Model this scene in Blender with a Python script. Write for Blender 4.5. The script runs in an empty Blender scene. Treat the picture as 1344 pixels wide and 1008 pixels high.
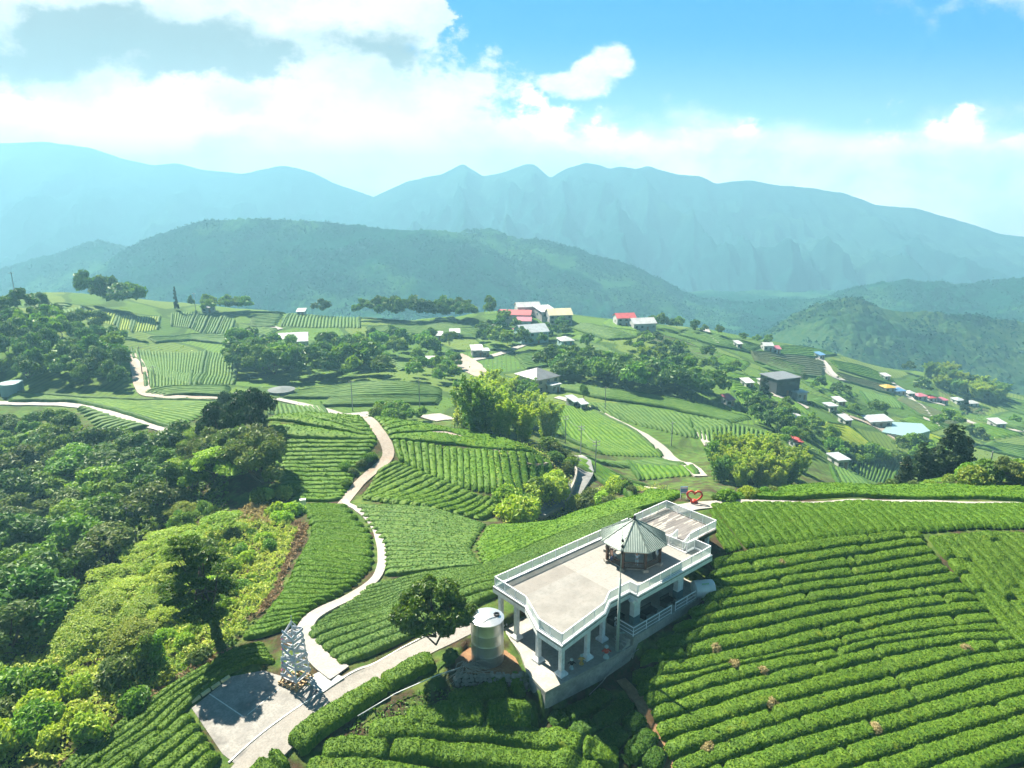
import bpy, math, random
import numpy as np
from mathutils import Vector, Matrix
random.seed(5)
RG = np.random.default_rng(11)
SC = bpy.context.scene
COL = SC.collection

# ------------------------------------------------------------------ camera
IMW, IMH, FOC = 1344.0, 1008.0, 930.0
PITCH = math.radians(15.3)
CZ = 40.0
CP, SP = math.cos(PITCH), math.sin(PITCH)
cam = bpy.data.cameras.new("camera")
cam.sensor_width = 36.0
cam.lens = 36.0 * FOC / IMW
cam.clip_start, cam.clip_end = 1.0, 30000.0
camo = bpy.data.objects.new("camera", cam)
camo.location = (0, 0, CZ)
camo.rotation_euler = (math.pi / 2 - PITCH, 0, 0)
COL.objects.link(camo)
SC.camera = camo

def rays(p):
    p = np.atleast_2d(np.asarray(p, float))
    a = (p[:, 0] - IMW / 2) / FOC
    b = (IMH / 2 - p[:, 1]) / FOC
    return np.stack([a, CP + b * SP, -SP + b * CP], 1)

def at_z(px, py, z):
    d = rays((px, py))[0]
    t = (z - CZ) / d[2]
    return np.array([d[0] * t, d[1] * t, z])

def at_y(px, py, Y):
    d = rays((px, py))[0]
    t = Y / d[1]
    return np.array([d[0] * t, Y, CZ + d[2] * t])

# ------------------------------------------------------------------ noise
def _hash(ix, iy, seed):
    n = (ix.astype(np.int64) * 374761393 + iy.astype(np.int64) * 668265263 + seed * 1442695041) & 0xFFFFFFFF
    n = ((n ^ (n >> 13)) * 1274126177) & 0xFFFFFFFF
    n = (n ^ (n >> 16)) & 0xFFFFFFFF
    return n

def noise2(x, y, seed=0):
    x = np.asarray(x, float); y = np.asarray(y, float)
    x0 = np.floor(x); y0 = np.floor(y)
    fx, fy = x - x0, y - y0
    ux = fx * fx * fx * (fx * (fx * 6 - 15) + 10)
    uy = fy * fy * fy * (fy * (fy * 6 - 15) + 10)
    def g(ox, oy):
        a = _hash(x0 + ox, y0 + oy, seed) / 4294967296.0 * 2 * math.pi
        return np.cos(a) * (fx - ox) + np.sin(a) * (fy - oy)
    return ((g(0, 0) * (1 - ux) + g(1, 0) * ux) * (1 - uy) + (g(0, 1) * (1 - ux) + g(1, 1) * ux) * uy) * 1.5

def fbm(x, y, seed=0, octv=4, gain=0.5):
    s, a, f = 0.0, 1.0, 1.0
    for o in range(octv):
        s = s + a * noise2(np.asarray(x) * f, np.asarray(y) * f, seed + o * 17)
        a *= gain; f *= 2.03
    return s

def ridged(x, y, seed=0, octv=4):
    s, a, f = 0.0, 1.0, 1.0
    for o in range(octv):
        n = 1 - np.abs(noise2(np.asarray(x) * f, np.asarray(y) * f, seed + o * 31)) * 1.6
        s = s + a * n * n
        a *= 0.5; f *= 2.1
    return s - 0.9

def worley(x, y, seed=0):
    x = np.asarray(x, float); y = np.asarray(y, float)
    x0 = np.floor(x); y0 = np.floor(y)
    best = np.full(x.shape, 9.0)
    rnd = np.zeros(x.shape)
    for ox in (-1, 0, 1):
        for oy in (-1, 0, 1):
            h = _hash(x0 + ox, y0 + oy, seed)
            px = x0 + ox + ((h & 1023) / 1023.0) * .8 + .1
            py = y0 + oy + (((h >> 10) & 1023) / 1023.0) * .8 + .1
            d = (px - x) ** 2 + (py - y) ** 2
            m = d < best
            best = np.where(m, d, best)
            rnd = np.where(m, ((h >> 20) & 1023) / 1023.0, rnd)
    return np.sqrt(best), rnd

# ------------------------------------------------------------------ mesh helpers
def link(o, parent=None):
    COL.objects.link(o)
    if parent is not None:
        o.parent = parent
    return o

def raw_mesh(name, V, F, mats=(), smooth=False, midx=None, attrs=None):
    """V (n,3); F: (m,4)/(m,3) array or list of arrays of both."""
    if isinstance(F, np.ndarray):
        F = [F]
    F = [np.asarray(f, np.int64) for f in F if len(f)]
    me = bpy.data.meshes.new(name)
    V = np.asarray(V, np.float32)
    nl = sum(f.size for f in F); nf = sum(len(f) for f in F)
    me.vertices.add(len(V)); me.vertices.foreach_set("co", V.ravel())
    me.loops.add(nl); me.polygons.add(nf)
    me.loops.foreach_set("vertex_index", np.concatenate([f.ravel() for f in F]).astype(np.int32))
    tot = np.concatenate([np.full(len(f), f.shape[1]) for f in F])
    st = np.concatenate([[0], np.cumsum(tot)[:-1]])
    me.polygons.foreach_set("loop_start", st.astype(np.int32))
    me.polygons.foreach_set("loop_total", tot.astype(np.int32))
    if midx is not None:
        me.polygons.foreach_set("material_index", np.asarray(midx, np.int32))
    me.polygons.foreach_set("use_smooth", np.full(nf, smooth, bool))
    for m in mats:
        me.materials.append(m)
    if attrs:
        for k, a in attrs.items():
            at = me.attributes.new(k, 'FLOAT', 'FACE')
            at.data.foreach_set("value", np.asarray(a, np.float32))
    me.update(calc_edges=True)
    me.validate()
    return me

def tag(o, label=None, cat=None, group=None, kind=None):
    if label: o['label'] = label
    if cat: o['category'] = cat
    if group: o['group'] = group
    if kind: o['kind'] = kind
    return o

def empty(name, loc, rz=0.0, label=None, cat=None, group=None):
    o = bpy.data.objects.new(name, None)
    o.empty_display_size = .3
    o.location = loc; o.rotation_euler = (0, 0, rz)
    COL.objects.link(o)
    return tag(o, label, cat, group)

def grid_faces(nu, nv, wrap_u=False):
    """vertex index = i*nv + j, i over u"""
    i = np.arange(nu if wrap_u else nu - 1)[:, None]; j = np.arange(nv - 1)[None, :]
    i2 = (i + 1) % nu
    a = i * nv + j; b = i2 * nv + j
    return np.stack([a, b, b + 1, a + 1], -1).reshape(-1, 4)

class MB:
    """collects boxes, prisms, tubes in one mesh"""
    def __init__(s):
        s.v, s.f, s.m = [], [], []
        s.n = 0
    def add(s, V, Fs, mi=0):
        V = np.asarray(V, float)
        s.v.append(V)
        for f in Fs:
            s.f.append(tuple(int(k) + s.n for k in f)); s.m.append(mi)
        s.n += len(V)
    def hexa(s, P, mi=0):
        """8 points: bottom ring 0-3 ccw, top ring 4-7"""
        s.add(P, [(3, 2, 1, 0), (4, 5, 6, 7), (0, 1, 5, 4), (1, 2, 6, 5), (2, 3, 7, 6), (3, 0, 4, 7)], mi)
    def box(s, c, size, rz=0, mi=0):
        x, y, z = [k / 2 for k in size]
        ca, sa = math.cos(rz), math.sin(rz)
        P = []
        for zz in (-z, z):
            for a, b in ((-x, -y), (x, -y), (x, y), (-x, y)):
                P.append((c[0] + a * ca - b * sa, c[1] + a * sa + b * ca, c[2] + zz))
        s.hexa(P, mi)
    def bar(s, a, b, w, h=None, mi=0, up=(0, 0, 1)):
        """box beam from a to b"""
        h = h or w
        a = np.asarray(a, float); b = np.asarray(b, float)
        d = b - a; L = np.linalg.norm(d)
        if L < 1e-6: return
        d /= L
        u = np.asarray(up, float)
        if abs(np.dot(u, d)) > .98: u = np.array([1., 0, 0])
        sx = np.cross(d, u); sx /= np.linalg.norm(sx)
        sy = np.cross(sx, d)
        P = []
        for q in (a, b):
            for i, j in ((-1, -1), (1, -1), (1, 1), (-1, 1)):
                P.append(q + sx * i * w / 2 + sy * j * h / 2)
        s.add(P, [(3, 2, 1, 0), (4, 5, 6, 7), (0, 1, 5, 4), (1, 2, 6, 5), (2, 3, 7, 6), (3, 0, 4, 7)], mi)
    def tube(s, pts, rad, n=8, mi=0, cap=True, closed=False):
        pts = np.asarray(pts, float); m = len(pts)
        rad = np.broadcast_to(np.asarray(rad, float), (m,))
        if closed:
            T = np.roll(pts, -1, 0) - np.roll(pts, 1, 0)
        else:
            T = np.gradient(pts, axis=0)
        T /= np.linalg.norm(T, axis=1)[:, None] + 1e-9
        ref = np.array([0, 0, 1.]) if abs(T[0][2]) < .9 else np.array([1., 0, 0])
        V = []
        n0 = np.cross(T[0], ref); n0 /= np.linalg.norm(n0)
        for k in range(m):
            n0 = n0 - T[k] * np.dot(n0, T[k]); n0 /= np.linalg.norm(n0) + 1e-9
            b0 = np.cross(T[k], n0)
            for q in range(n):
                an = 2 * math.pi * q / n
                V.append(pts[k] + (n0 * math.cos(an) + b0 * math.sin(an)) * rad[k])
        Fs = []
        for k in range(m if closed else m - 1):
            k2 = (k + 1) % m
            for q in range(n):
                q2 = (q + 1) % n
                Fs.append((k * n + q, k * n + q2, k2 * n + q2, k2 * n + q))
        if cap and not closed:
            Fs.append(tuple(range(n - 1, -1, -1))); Fs.append(tuple((m - 1) * n + q for q in range(n)))
        s.add(V, Fs, mi)
    def lathe(s, c, prof, n=16, mi=0, axis='z'):
        """prof: list of (r, h)"""
        V = []
        for r, h in prof:
            for q in range(n):
                a = 2 * math.pi * q / n
                p = (r * math.cos(a), r * math.sin(a), h)
                V.append((c[0] + p[0], c[1] + p[1], c[2] + p[2]))
        Fs = []
        for k in range(len(prof) - 1):
            for q in range(n):
                q2 = (q + 1) % n
                Fs.append((k * n + q, k * n + q2, (k + 1) * n + q2, (k + 1) * n + q))
        Fs.append(tuple(range(n - 1, -1, -1))); Fs.append(tuple((len(prof) - 1) * n + q for q in range(n)))
        s.add(V, Fs, mi)
    def prism(s, poly, z0, z1, mi=0, mi_top=None):
        n = len(poly)
        V = [(p[0], p[1], z0) for p in poly] + [(p[0], p[1], z1) for p in poly]
        ar = sum(poly[i][0] * poly[(i + 1) % n][1] - poly[(i + 1) % n][0] * poly[i][1] for i in range(n))
        idx = list(range(n)) if ar > 0 else list(range(n - 1, -1, -1))
        s.add(V, [tuple(reversed(idx))] + [(idx[k], idx[(k + 1) % n], idx[(k + 1) % n] + n, idx[k] + n) for k in range(n)], mi)
        s.f.append(tuple(s.n - 2 * n + n + k for k in idx)); s.m.append(mi if mi_top is None else mi_top)
    def build(s, name, mats, parent=None, smooth=False, loc=None, rz=0):
        me = bpy.data.meshes.new(name)
        V = np.concatenate(s.v) if s.v else np.zeros((0, 3))
        me.from_pydata(V.tolist(), [], s.f)
        for m in (mats if isinstance(mats, (list, tuple)) else [mats]):
            me.materials.append(m)
        me.polygons.foreach_set("material_index", np.array(s.m, np.int32))
        if smooth:
            me.polygons.foreach_set("use_smooth", np.ones(len(s.f), bool))
        me.update()
        o = bpy.data.objects.new(name, me)
        if loc is not None: o.location = loc
        o.rotation_euler = (0, 0, rz)
        return link(o, parent)

def autosmooth(o, ang=40):
    me = o.data
    me.polygons.foreach_set("use_smooth", np.ones(len(me.polygons), bool))
    try:
        me.set_sharp_from_angle(angle=math.radians(ang))
    except Exception:
        pass
    return o

# ------------------------------------------------------------------ materials
class NT:
    def __init__(s, tree):
        s.t = tree; s.n = tree.nodes; s.l = tree.links
    def node(s, typ, **kw):
        nd = s.n.new(typ)
        for k, v in kw.items():
            if k.startswith('in_'):
                s.set(nd.inputs[int(k[3:]) if k[3:].isdigit() else k[3:].replace('_', ' ')], v)
            else:
                setattr(nd, k, v)
        return nd
    def set(s, sock, v):
        if isinstance(v, bpy.types.NodeSocket):
            s.l.new(v, sock)
        else:
            if sock.type == 'RGBA' and len(v) == 3: v = (*v, 1)
            sock.default_value = v
    def m(s, op, a, b=0.0, c=None, clamp=False):
        nd = s.n.new('ShaderNodeMath'); nd.operation = op; nd.use_clamp = clamp
        s.set(nd.inputs[0], a); s.set(nd.inputs[1], b)
        if c is not None: s.set(nd.inputs[2], c)
        return nd.outputs[0]
    def mix(s, f, a, b, typ='MIX'):
        nd = s.n.new('ShaderNodeMix'); nd.data_type = 'RGBA'; nd.blend_type = typ
        nd.clamp_factor = True
        s.set(nd.inputs[0], f); s.set(nd.inputs[6], a); s.set(nd.inputs[7], b)
        return nd.outputs[2]
    def noise(s, vec, scale, detail=3, rough=.55, dist=0.0):
        nd = s.n.new('ShaderNodeTexNoise')
        if vec is not None: s.l.new(vec, nd.inputs['Vector'])
        nd.inputs['Scale'].default_value = scale; nd.inputs['Detail'].default_value = detail
        nd.inputs['Roughness'].default_value = rough; nd.inputs['Distortion'].default_value = dist
        return nd.outputs[0]
    def ramp(s, f, stops):
        nd = s.n.new('ShaderNodeValToRGB')
        while len(nd.color_ramp.elements) < len(stops): nd.color_ramp.elements.new(.5)
        for e, (p, c) in zip(nd.color_ramp.elements, stops):
            e.position = p; e.color = (*c, 1) if len(c) == 3 else c
        s.set(nd.inputs[0], f)
        return nd.outputs[0]
    def smooth(s, x, lo, hi):
        nd = s.n.new('ShaderNodeMapRange'); nd.interpolation_type = 'SMOOTHSTEP'
        s.set(nd.inputs[0], x); s.set(nd.inputs[1], lo); s.set(nd.inputs[2], hi)
        return nd.outputs[0]
    def geo(s): return s.node('ShaderNodeNewGeometry').outputs['Position']
    def obj(s): return s.node('ShaderNodeTexCoord').outputs['Object']
    def bump(s, h, strength=.4, dist=.05):
        nd = s.n.new('ShaderNodeBump'); nd.inputs['Strength'].default_value = strength
        nd.inputs['Distance'].default_value = dist; s.l.new(h, nd.inputs['Height'])
        return nd.outputs[0]

MATS = {}
def new_mat(name):
    m = bpy.data.materials.new(name); m.use_nodes = True
    t = NT(m.node_tree); bs = t.n['Principled BSDF']
    MATS[name] = m
    return m, t, bs

def mat_plain(name, c1, c2=None, scale=3.0, rough=.6, metal=0.0, bump=0.0, bscale=None, spec=.4, c3=None, fine=None):
    m, t, bs = new_mat(name)
    p = t.geo()
    n = t.noise(p, scale, 5, .6)
    col = t.mix(t.smooth(n, .3, .7), c1, c2 if c2 is not None else c1)
    if c3 is not None:
        n2 = t.noise(p, scale * .23, 4, .6)
        col = t.mix(t.smooth(n2, .48, .68), col, c3)
    if fine:
        n3 = t.noise(p, fine, 3, .7)
        col = t.mix(t.m('MULTIPLY', t.smooth(n3, .35, .7), .5), col, tuple(k * .6 for k in c1))
    t.set(bs.inputs['Base Color'], col)
    bs.inputs['Roughness'].default_value = rough; bs.inputs['Metallic'].default_value = metal
    bs.inputs['Specular IOR Level'].default_value = spec
    if bump:
        t.l.new(t.bump(t.noise(p, bscale or scale * 4, 4, .65), bump, .06), bs.inputs['Normal'])
    return m

def mat_leaf(name, ca, cb, cc, scale=.35, transl=.3, rough=.55, objvar=.35, spec=.3, fine=3.0):
    """leaves: patches of ca/cb by noise, each leaf its own mix towards cc"""
    m, t, bs = new_mat(name)
    p = t.geo()
    n = t.noise(p, scale, 3, .6)
    col = t.mix(t.smooth(n, .35, .65), ca, cb)
    at = t.node('ShaderNodeAttribute', attribute_name='rnd')
    col = t.mix(t.m('MULTIPLY', t.m('POWER', at.outputs['Fac'], 2.0), .85), col, cc)
    if fine:
        n2 = t.noise(p, fine, 2, .5)
        col = t.mix(t.m('MULTIPLY', t.smooth(n2, .45, .75), .4), col, tuple(k * .55 for k in ca))
    if objvar:
        oi = t.node('ShaderNodeObjectInfo').outputs['Random']
        hs = t.node('ShaderNodeHueSaturation')
        t.set(hs.inputs['Color'], col)
        t.set(hs.inputs['Value'], t.m('ADD', t.m('MULTIPLY', oi, objvar * 1.6), 1 - objvar * .8))
        oi2 = t.m('FRACT', t.m('MULTIPLY', oi, 7.31))
        t.set(hs.inputs['Hue'], t.m('ADD', t.m('MULTIPLY', oi2, objvar * .09), .5 - objvar * .045))
        col = hs.outputs[0]
    t.set(bs.inputs['Base Color'], col)
    bs.inputs['Roughness'].default_value = rough
    bs.inputs['Specular IOR Level'].default_value = spec
    tr = t.node('ShaderNodeBsdfTranslucent')
    hs2 = t.node('ShaderNodeHueSaturation', in_Value=1.35, in_Saturation=1.1)
    t.set(hs2.inputs['Color'], col)
    t.l.new(hs2.outputs[0], tr.inputs['Color'])
    mx = t.node('ShaderNodeMixShader'); mx.inputs[0].default_value = transl
    t.l.new(bs.outputs[0], mx.inputs[1]); t.l.new(tr.outputs[0], mx.inputs[2])
    t.l.new(mx.outputs[0], t.n['Material Output'].inputs['Surface'])
    return m
# ------------------------------------------------------------------ terrain
# control points of the ground: (photo column, photo row, metres ahead)
CTRL = [
 # pad, road, foot of the deck
 (260,930,56),(310,1003,49.5),(390,905,57.5),(420,945,54),(380,985,51),(440,880,60.2),(500,880,60.6),(560,850,62.5),
 (640,868,59.6),(575,866,60.4),(600,912,56.6),(520,930,55.3),(600,960,53.6),(700,1000,51),(480,1000,50.4),(400,1003,50),
 (715,950,55),(800,905,57.9),(830,925,56.4),(880,1008,50.6),(780,980,52.3),(850,860,62),(925,800,67.6),(640,800,67.3),(690,850,61.6),
 # right field
 (1000,950,53.8),(1000,800,68),(1000,700,80.5),(1000,662,87),(940,662,87.2),(1120,660,88),(1200,661,88.5),(1344,664,88.5),(1480,668,88),
 (1200,950,53.5),(1200,800,67.5),(1200,700,79.5),(1344,950,52.5),(1344,800,67),(1344,700,79),(1500,900,56),(1500,760,71),(1100,1008,49),(1300,1008,48.6),(1700,1000,50),(1700,700,82),
 # hill behind the lane
 (1000,655,91),(1200,655,92.5),(1344,657,93),(1000,648,98),(1120,640,105),(1250,631,113),(1344,630,116),(1450,630,116),(1600,640,112),
 # near field left of the deck and the crest behind it
 (912,661,87),(880,651,91.5),(830,660,92.5),(760,679,94),(720,700,90),(690,690,97),(640,690,99),(560,668,104.5),(500,663,108),(455,664,109),
 (600,780,70),(550,720,87),(640,730,83),(430,830,66.2),(500,800,71.5),(495,740,83),(490,690,98),(400,680,100),(400,740,82),(370,800,70),(340,860,62.5),
 # knoll with the curved path
 (470,650,115),(440,655,113.5),(365,655,112),(360,600,127),(500,600,127.5),(430,600,127),(510,580,132),(478,549,142),(420,546,143),(360,549,141),(560,560,140),(640,580,138),(700,598,136),
 (600,620,123),(560,600,128),(680,640,118),(620,660,113),(720,625,134),(655,683,107),
 # behind the knoll
 (478,560,160),(400,575,160),(560,595,165),
 # gully, road, fields beyond
 (690,672,118),(745,655,131),(772,622,146),(757,600,158),(800,660,122),(830,641,160),(780,625,152),(900,604,196),(860,560,222),(840,585,206),(760,560,222),(730,520,252),(940,540,250),
 (650,580,178),(600,570,182),(560,552,200),(480,546,206),(400,522,232),(520,505,246),(560,520,236),(690,512,262),(640,500,275),
 (960,600,186),(1000,560,236),(1050,585,222),(1130,625,232),(1180,600,262),(930,640,150),(1050,640,170),(1250,615,260),
 # village and plateau
 (620,470,330),(600,440,385),(700,430,400),(760,425,405),(690,406,436),(640,410,434),(560,420,425),(450,418,425),(400,440,378),(350,460,330),(330,500,262),(500,470,315),(430,480,305),
 (250,440,362),(240,490,268),(290,475,292),(300,530,205),(230,560,178),(100,531,203),(205,565,174),(100,402,450),(250,404,448),(350,408,440),(170,470,290),
 (830,422,436),(830,450,360),(900,470,345),(800,480,318),(850,500,286),(920,500,300),(930,432,455),(1000,445,462),(1000,480,372),(1040,512,318),(1100,540,302),(1200,575,296),(1100,570,262),
 (1100,465,478),(1180,520,404),(1230,492,490),(1200,505,455),(1300,512,500),(1344,522,510),(1344,560,362),(1290,540,425),(1450,540,500),(1450,600,330),(1600,560,480),(1600,640,300),
 # left wood on its hill
 (80,516,214),(20,516,216),(20,460,246),(80,450,252),(0,405,292),(150,470,246),(60,410,300),(-60,430,290),(-200,470,280),(-60,520,220),
 # left valley
 (30,562,184),(110,560,180),(170,595,160),(100,620,158),(30,640,150),(100,680,134),(50,720,118),(0,800,90),(50,868,72),(-80,800,90),(-120,650,150),(-200,560,190),
 (150,900,59.5),(100,985,51),(20,980,52),(-100,1000,52),(-200,900,62),(200,780,77),(290,853,63.2),(330,740,84.5),(380,692,98),(300,700,94),(270,710,97),(222,650,128),(150,740,105),(130,830,78),(240,680,112),(280,650,116),(320,630,118),
 (230,900,58.5),(180,960,53),(290,800,73),
]
# ground nothing shows (behind crests): (x, y, z)
HID = [(-60,520,-75),(0,540,-80),(-180,520,-80),(-300,480,-60),(100,560,-90),(250,600,-140),(380,640,-165),(420,560,-140),(-420,420,-50),
 (0,700,-150),(-300,700,-150),(300,760,-180),(600,760,-180),(-700,700,-150),(700,520,-160),(900,300,-120),
 (0,1000,-200),(-600,1000,-190),(600,1000,-210),(1200,900,-200),(-1200,800,-190),(0,2000,-230),(1500,2000,-230),(-1500,2000,-230),(0,6000,-260),(4500,4500,-260),(-4500,4500,-260),(6000,0,-260),(-6000,0,-260),
 (0,-6000,-260),(4500,-4500,-260),(-4500,-4500,-260),(0,30,-12),(0,10,-14),(20,30,-11.5),(-20,30,-12),(0,-20,-20),(60,20,-14),(-60,20,-25),(0,-100,-40),(120,0,-40),(-120,0,-50),(0,-600,-150),(600,-100,-150),(-600,-100,-150),
 (-160,60,-40),(-110,45,-22),(150,60,-22),(190,110,-30),(-300,150,-60),(-330,260,-40),(330,160,-70),(20,130,-17),(28,145,-26),(45,125,-18),(60,140,-28),(95,150,-33),(110,190,-46),(75,170,-34)]
cx = []
for p in CTRL:
    cx.append(at_y(*p))
cx = np.array(cx + [np.array(h, float) for h in HID])
def polar(x, y):
    return np.arctan2(x, y), np.log(np.maximum(np.hypot(x, y), 1.0))
def _feat(th, lr):
    return np.stack([th, lr], -1)
_th, _lr = polar(cx[:, 0], cx[:, 1])
_s = (CZ - cx[:, 2]) / np.hypot(cx[:, 0], cx[:, 1])
PTS = _feat(_th, _lr); VAL = _s
# wrap-around copies so the sheet closes behind the camera
m1 = _th > 1.2; m2 = _th < -1.2
PTS = np.concatenate([PTS, PTS[m1] - [2 * math.pi, 0], PTS[m2] + [2 * math.pi, 0]])
VAL = np.concatenate([VAL, VAL[m1], VAL[m2]])
def _ker(d2):
    return np.where(d2 > 1e-12, .5 * d2 * np.log(d2 + 1e-30), 0.0)
_n = len(PTS)
_D = ((PTS[:, None] - PTS[None]) ** 2).sum(-1)
_A = np.zeros((_n + 3, _n + 3))
_A[:_n, :_n] = _ker(_D) + np.eye(_n) * 1.5e-4
_A[:_n, _n] = 1; _A[:_n, _n + 1:] = PTS
_A[_n:, :_n] = _A[:_n, _n:].T
_w = np.linalg.solve(_A, np.concatenate([VAL, np.zeros(3)]))
def s_eval(th, lr):
    q = np.stack([th.ravel(), lr.ravel()], -1)
    out = np.zeros(len(q))
    for a in range(0, len(q), 20000):
        b = q[a:a + 20000]
        d = ((b[:, None] - PTS[None]) ** 2).sum(-1)
        out[a:a + 20000] = _ker(d) @ _w[:_n] + _w[_n] + b @ _w[_n + 1:]
    return out.reshape(th.shape)
TH = np.unique(np.round(np.concatenate([np.linspace(-math.pi, -.95, 60), np.linspace(-.95, .95, 541), np.linspace(.95, math.pi, 60)]), 6))
LR = np.unique(np.round(np.concatenate([np.linspace(math.log(5), math.log(40), 30), np.linspace(math.log(40), math.log(620), 480), np.linspace(math.log(620), math.log(4300), 60)]), 6))
G_T, G_L = np.meshgrid(TH, LR, indexing='ij')
# coarse solve then upsample
_ct = TH[::2] if len(TH) % 2 else np.append(TH[::2], TH[-1])
_cl = np.unique(np.append(LR[::2], LR[-1]))
_cs = s_eval(*np.meshgrid(_ct, _cl, indexing='ij'))
_tmp = np.stack([np.interp(LR, _cl, r) for r in _cs])
G_S = np.stack([np.interp(TH, _ct, _tmp[:, j]) for j in range(len(LR))], 1)
G_R = np.exp(G_L)
G_X, G_Y = G_R * np.sin(G_T), G_R * np.cos(G_T)
G_Z = CZ - G_S * G_R
G_Z[-1] = G_Z[0]
# small natural unevenness
G_Z += .18 * fbm(G_X / 7, G_Y / 7, 3, 3) * np.clip((G_R - 30) / 60, 0, 1) + 1.2 * fbm(G_X / 60, G_Y / 60, 9, 3) * np.clip((G_R - 150) / 300, 0, 1)

def hgt(x, y):
    th, lr = polar(np.asarray(x, float), np.asarray(y, float))
    lr = np.clip(lr, LR[0], LR[-1])
    i = np.clip(np.searchsorted(TH, th) - 1, 0, len(TH) - 2); j = np.clip(np.searchsorted(LR, lr) - 1, 0, len(LR) - 2)
    a = (th - TH[i]) / (TH[i + 1] - TH[i]); b = (lr - LR[j]) / (LR[j + 1] - LR[j])
    return G_Z[i, j] * (1 - a) * (1 - b) + G_Z[i + 1, j] * a * (1 - b) + G_Z[i, j + 1] * (1 - a) * b + G_Z[i + 1, j + 1] * a * b

def cast(p, rmin=30.0, rmax=3000.0):
    """where the view ray through photo pixels meets the ground"""
    d = rays(p); hr = np.hypot(d[:, 0], d[:, 1])
    rr = np.exp(np.arange(math.log(30.0), math.log(rmax), .002))
    rm = np.broadcast_to(np.asarray(rmin, float), (len(d),))
    out = np.zeros((len(d), 3))
    for k in range(len(d)):
        r = rr[rr >= rm[k]]
        t = r / hr[k]
        x, y, z = d[k, 0] * t, d[k, 1] * t, CZ + d[k, 2] * t
        h = hgt(x, y)
        below = np.nonzero(z < h)[0]
        j = below[0] if len(below) else int(np.argmin(z - h))
        out[k] = (x[j], y[j], h[j])
    return out

def cast1(px, py, rmin=30.0):
    return cast([(px, py)], rmin)[0]

def flatten(poly, z, soft=1.5):
    """level the ground inside a world polygon (building plots, pads)"""
    poly = np.asarray(poly)[:, :2]
    lo, hi = poly.min(0) - soft - 1, poly.max(0) + soft + 1
    m = (G_X > lo[0]) & (G_X < hi[0]) & (G_Y > lo[1]) & (G_Y < hi[1])
    ii = np.nonzero(m)
    x, y = G_X[ii], G_Y[ii]
    d = sdist(x, y, poly)
    w = np.clip(1 - d / soft, 0, 1); w = w * w * (3 - 2 * w)
    zz = z(x, y) if callable(z) else z
    G_Z[ii] = G_Z[ii] * (1 - w) + zz * w

def sdist(x, y, poly):
    """distance outside of a polygon (0 inside)"""
    n = len(poly); ins = np.zeros(x.shape, bool); d = np.full(x.shape, 1e9)
    for k in range(n):
        a, b = poly[k], poly[(k + 1) % n]
        c = ((a[1] > y) != (b[1] > y)) & (x < (b[0] - a[0]) * (y - a[1]) / (b[1] - a[1] + 1e-12) + a[0])
        ins ^= c
        e = b - a
        t = np.clip(((x - a[0]) * e[0] + (y - a[1]) * e[1]) / (e @ e + 1e-9), 0, 1)
        d = np.minimum(d, np.hypot(x - a[0] - t * e[0], y - a[1] - t * e[1]))
    return np.where(ins, 0, d)

def inside(x, y, poly):
    return sdist(np.asarray(x, float), np.asarray(y, float), np.asarray(poly)[:, :2]) <= 0
# ------------------------------------------------------------------ sun, sky, haze
SUN_AZ, SUN_EL = math.radians(-43), math.radians(49)      # towards the sun, measured from +Y to +X
sdir = Vector((math.sin(SUN_AZ) * math.cos(SUN_EL), math.cos(SUN_AZ) * math.cos(SUN_EL), math.sin(SUN_EL)))
sl = bpy.data.lights.new("sun", 'SUN'); sl.energy = 5.0; sl.angle = math.radians(.6); sl.color = (1, .93, .79)
so = bpy.data.objects.new("sun", sl); so.rotation_euler = sdir.to_track_quat('Z', 'Y').to_euler(); so.location = (-60, 60, 120)
COL.objects.link(so)
world = bpy.data.worlds.new("World"); SC.world = world; world.use_nodes = True
wt = NT(world.node_tree); wt.n.clear()
sky = wt.node('ShaderNodeTexSky', sky_type='NISHITA', sun_disc=False, sun_elevation=SUN_EL, sun_rotation=SUN_AZ, air_density=1.0, dust_density=.6, ozone_density=2.0, altitude=1000)
tc = wt.node('ShaderNodeTexCoord').outputs['Generated']
sx = wt.node('ShaderNodeSeparateXYZ'); wt.l.new(tc, sx.inputs[0])
yy = wt.m('MAXIMUM', sx.outputs[1], .08)
U_, W_ = wt.m('DIVIDE', sx.outputs[0], yy), wt.m('DIVIDE', sx.outputs[2], yy)
cv = wt.node('ShaderNodeCombineXYZ'); wt.l.new(U_, cv.inputs[0]); wt.l.new(wt.m('MULTIPLY', W_, 1.5), cv.inputs[1])
cvec = cv.outputs[0]
n_big = wt.noise(cvec, 3.2, 8, .6, .1); n_mid = wt.noise(cvec, 7.0, 12, .6, .15); n_fine = wt.noise(cvec, 26, 10, .65, .1)
wn = wt.node('ShaderNodeTexNoise'); wt.l.new(cvec, wn.inputs['Vector']); wn.inputs['Scale'].default_value = 5.5; wn.inputs['Detail'].default_value = 9; wn.inputs['Roughness'].default_value = .62
wsp = wt.node('ShaderNodeSeparateColor'); wt.l.new(wn.outputs[1], wsp.inputs[0])
UW_, WW_ = wt.m('ADD', U_, wt.m('MULTIPLY', wt.m('SUBTRACT', wsp.outputs[0], .5), .26)), wt.m('ADD', W_, wt.m('MULTIPLY', wt.m('SUBTRACT', wsp.outputs[1], .5), .17))
def sky_uw(px, py):
    d = rays((px, py))[0]
    return d[0] / d[1], d[2] / d[1]
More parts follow.
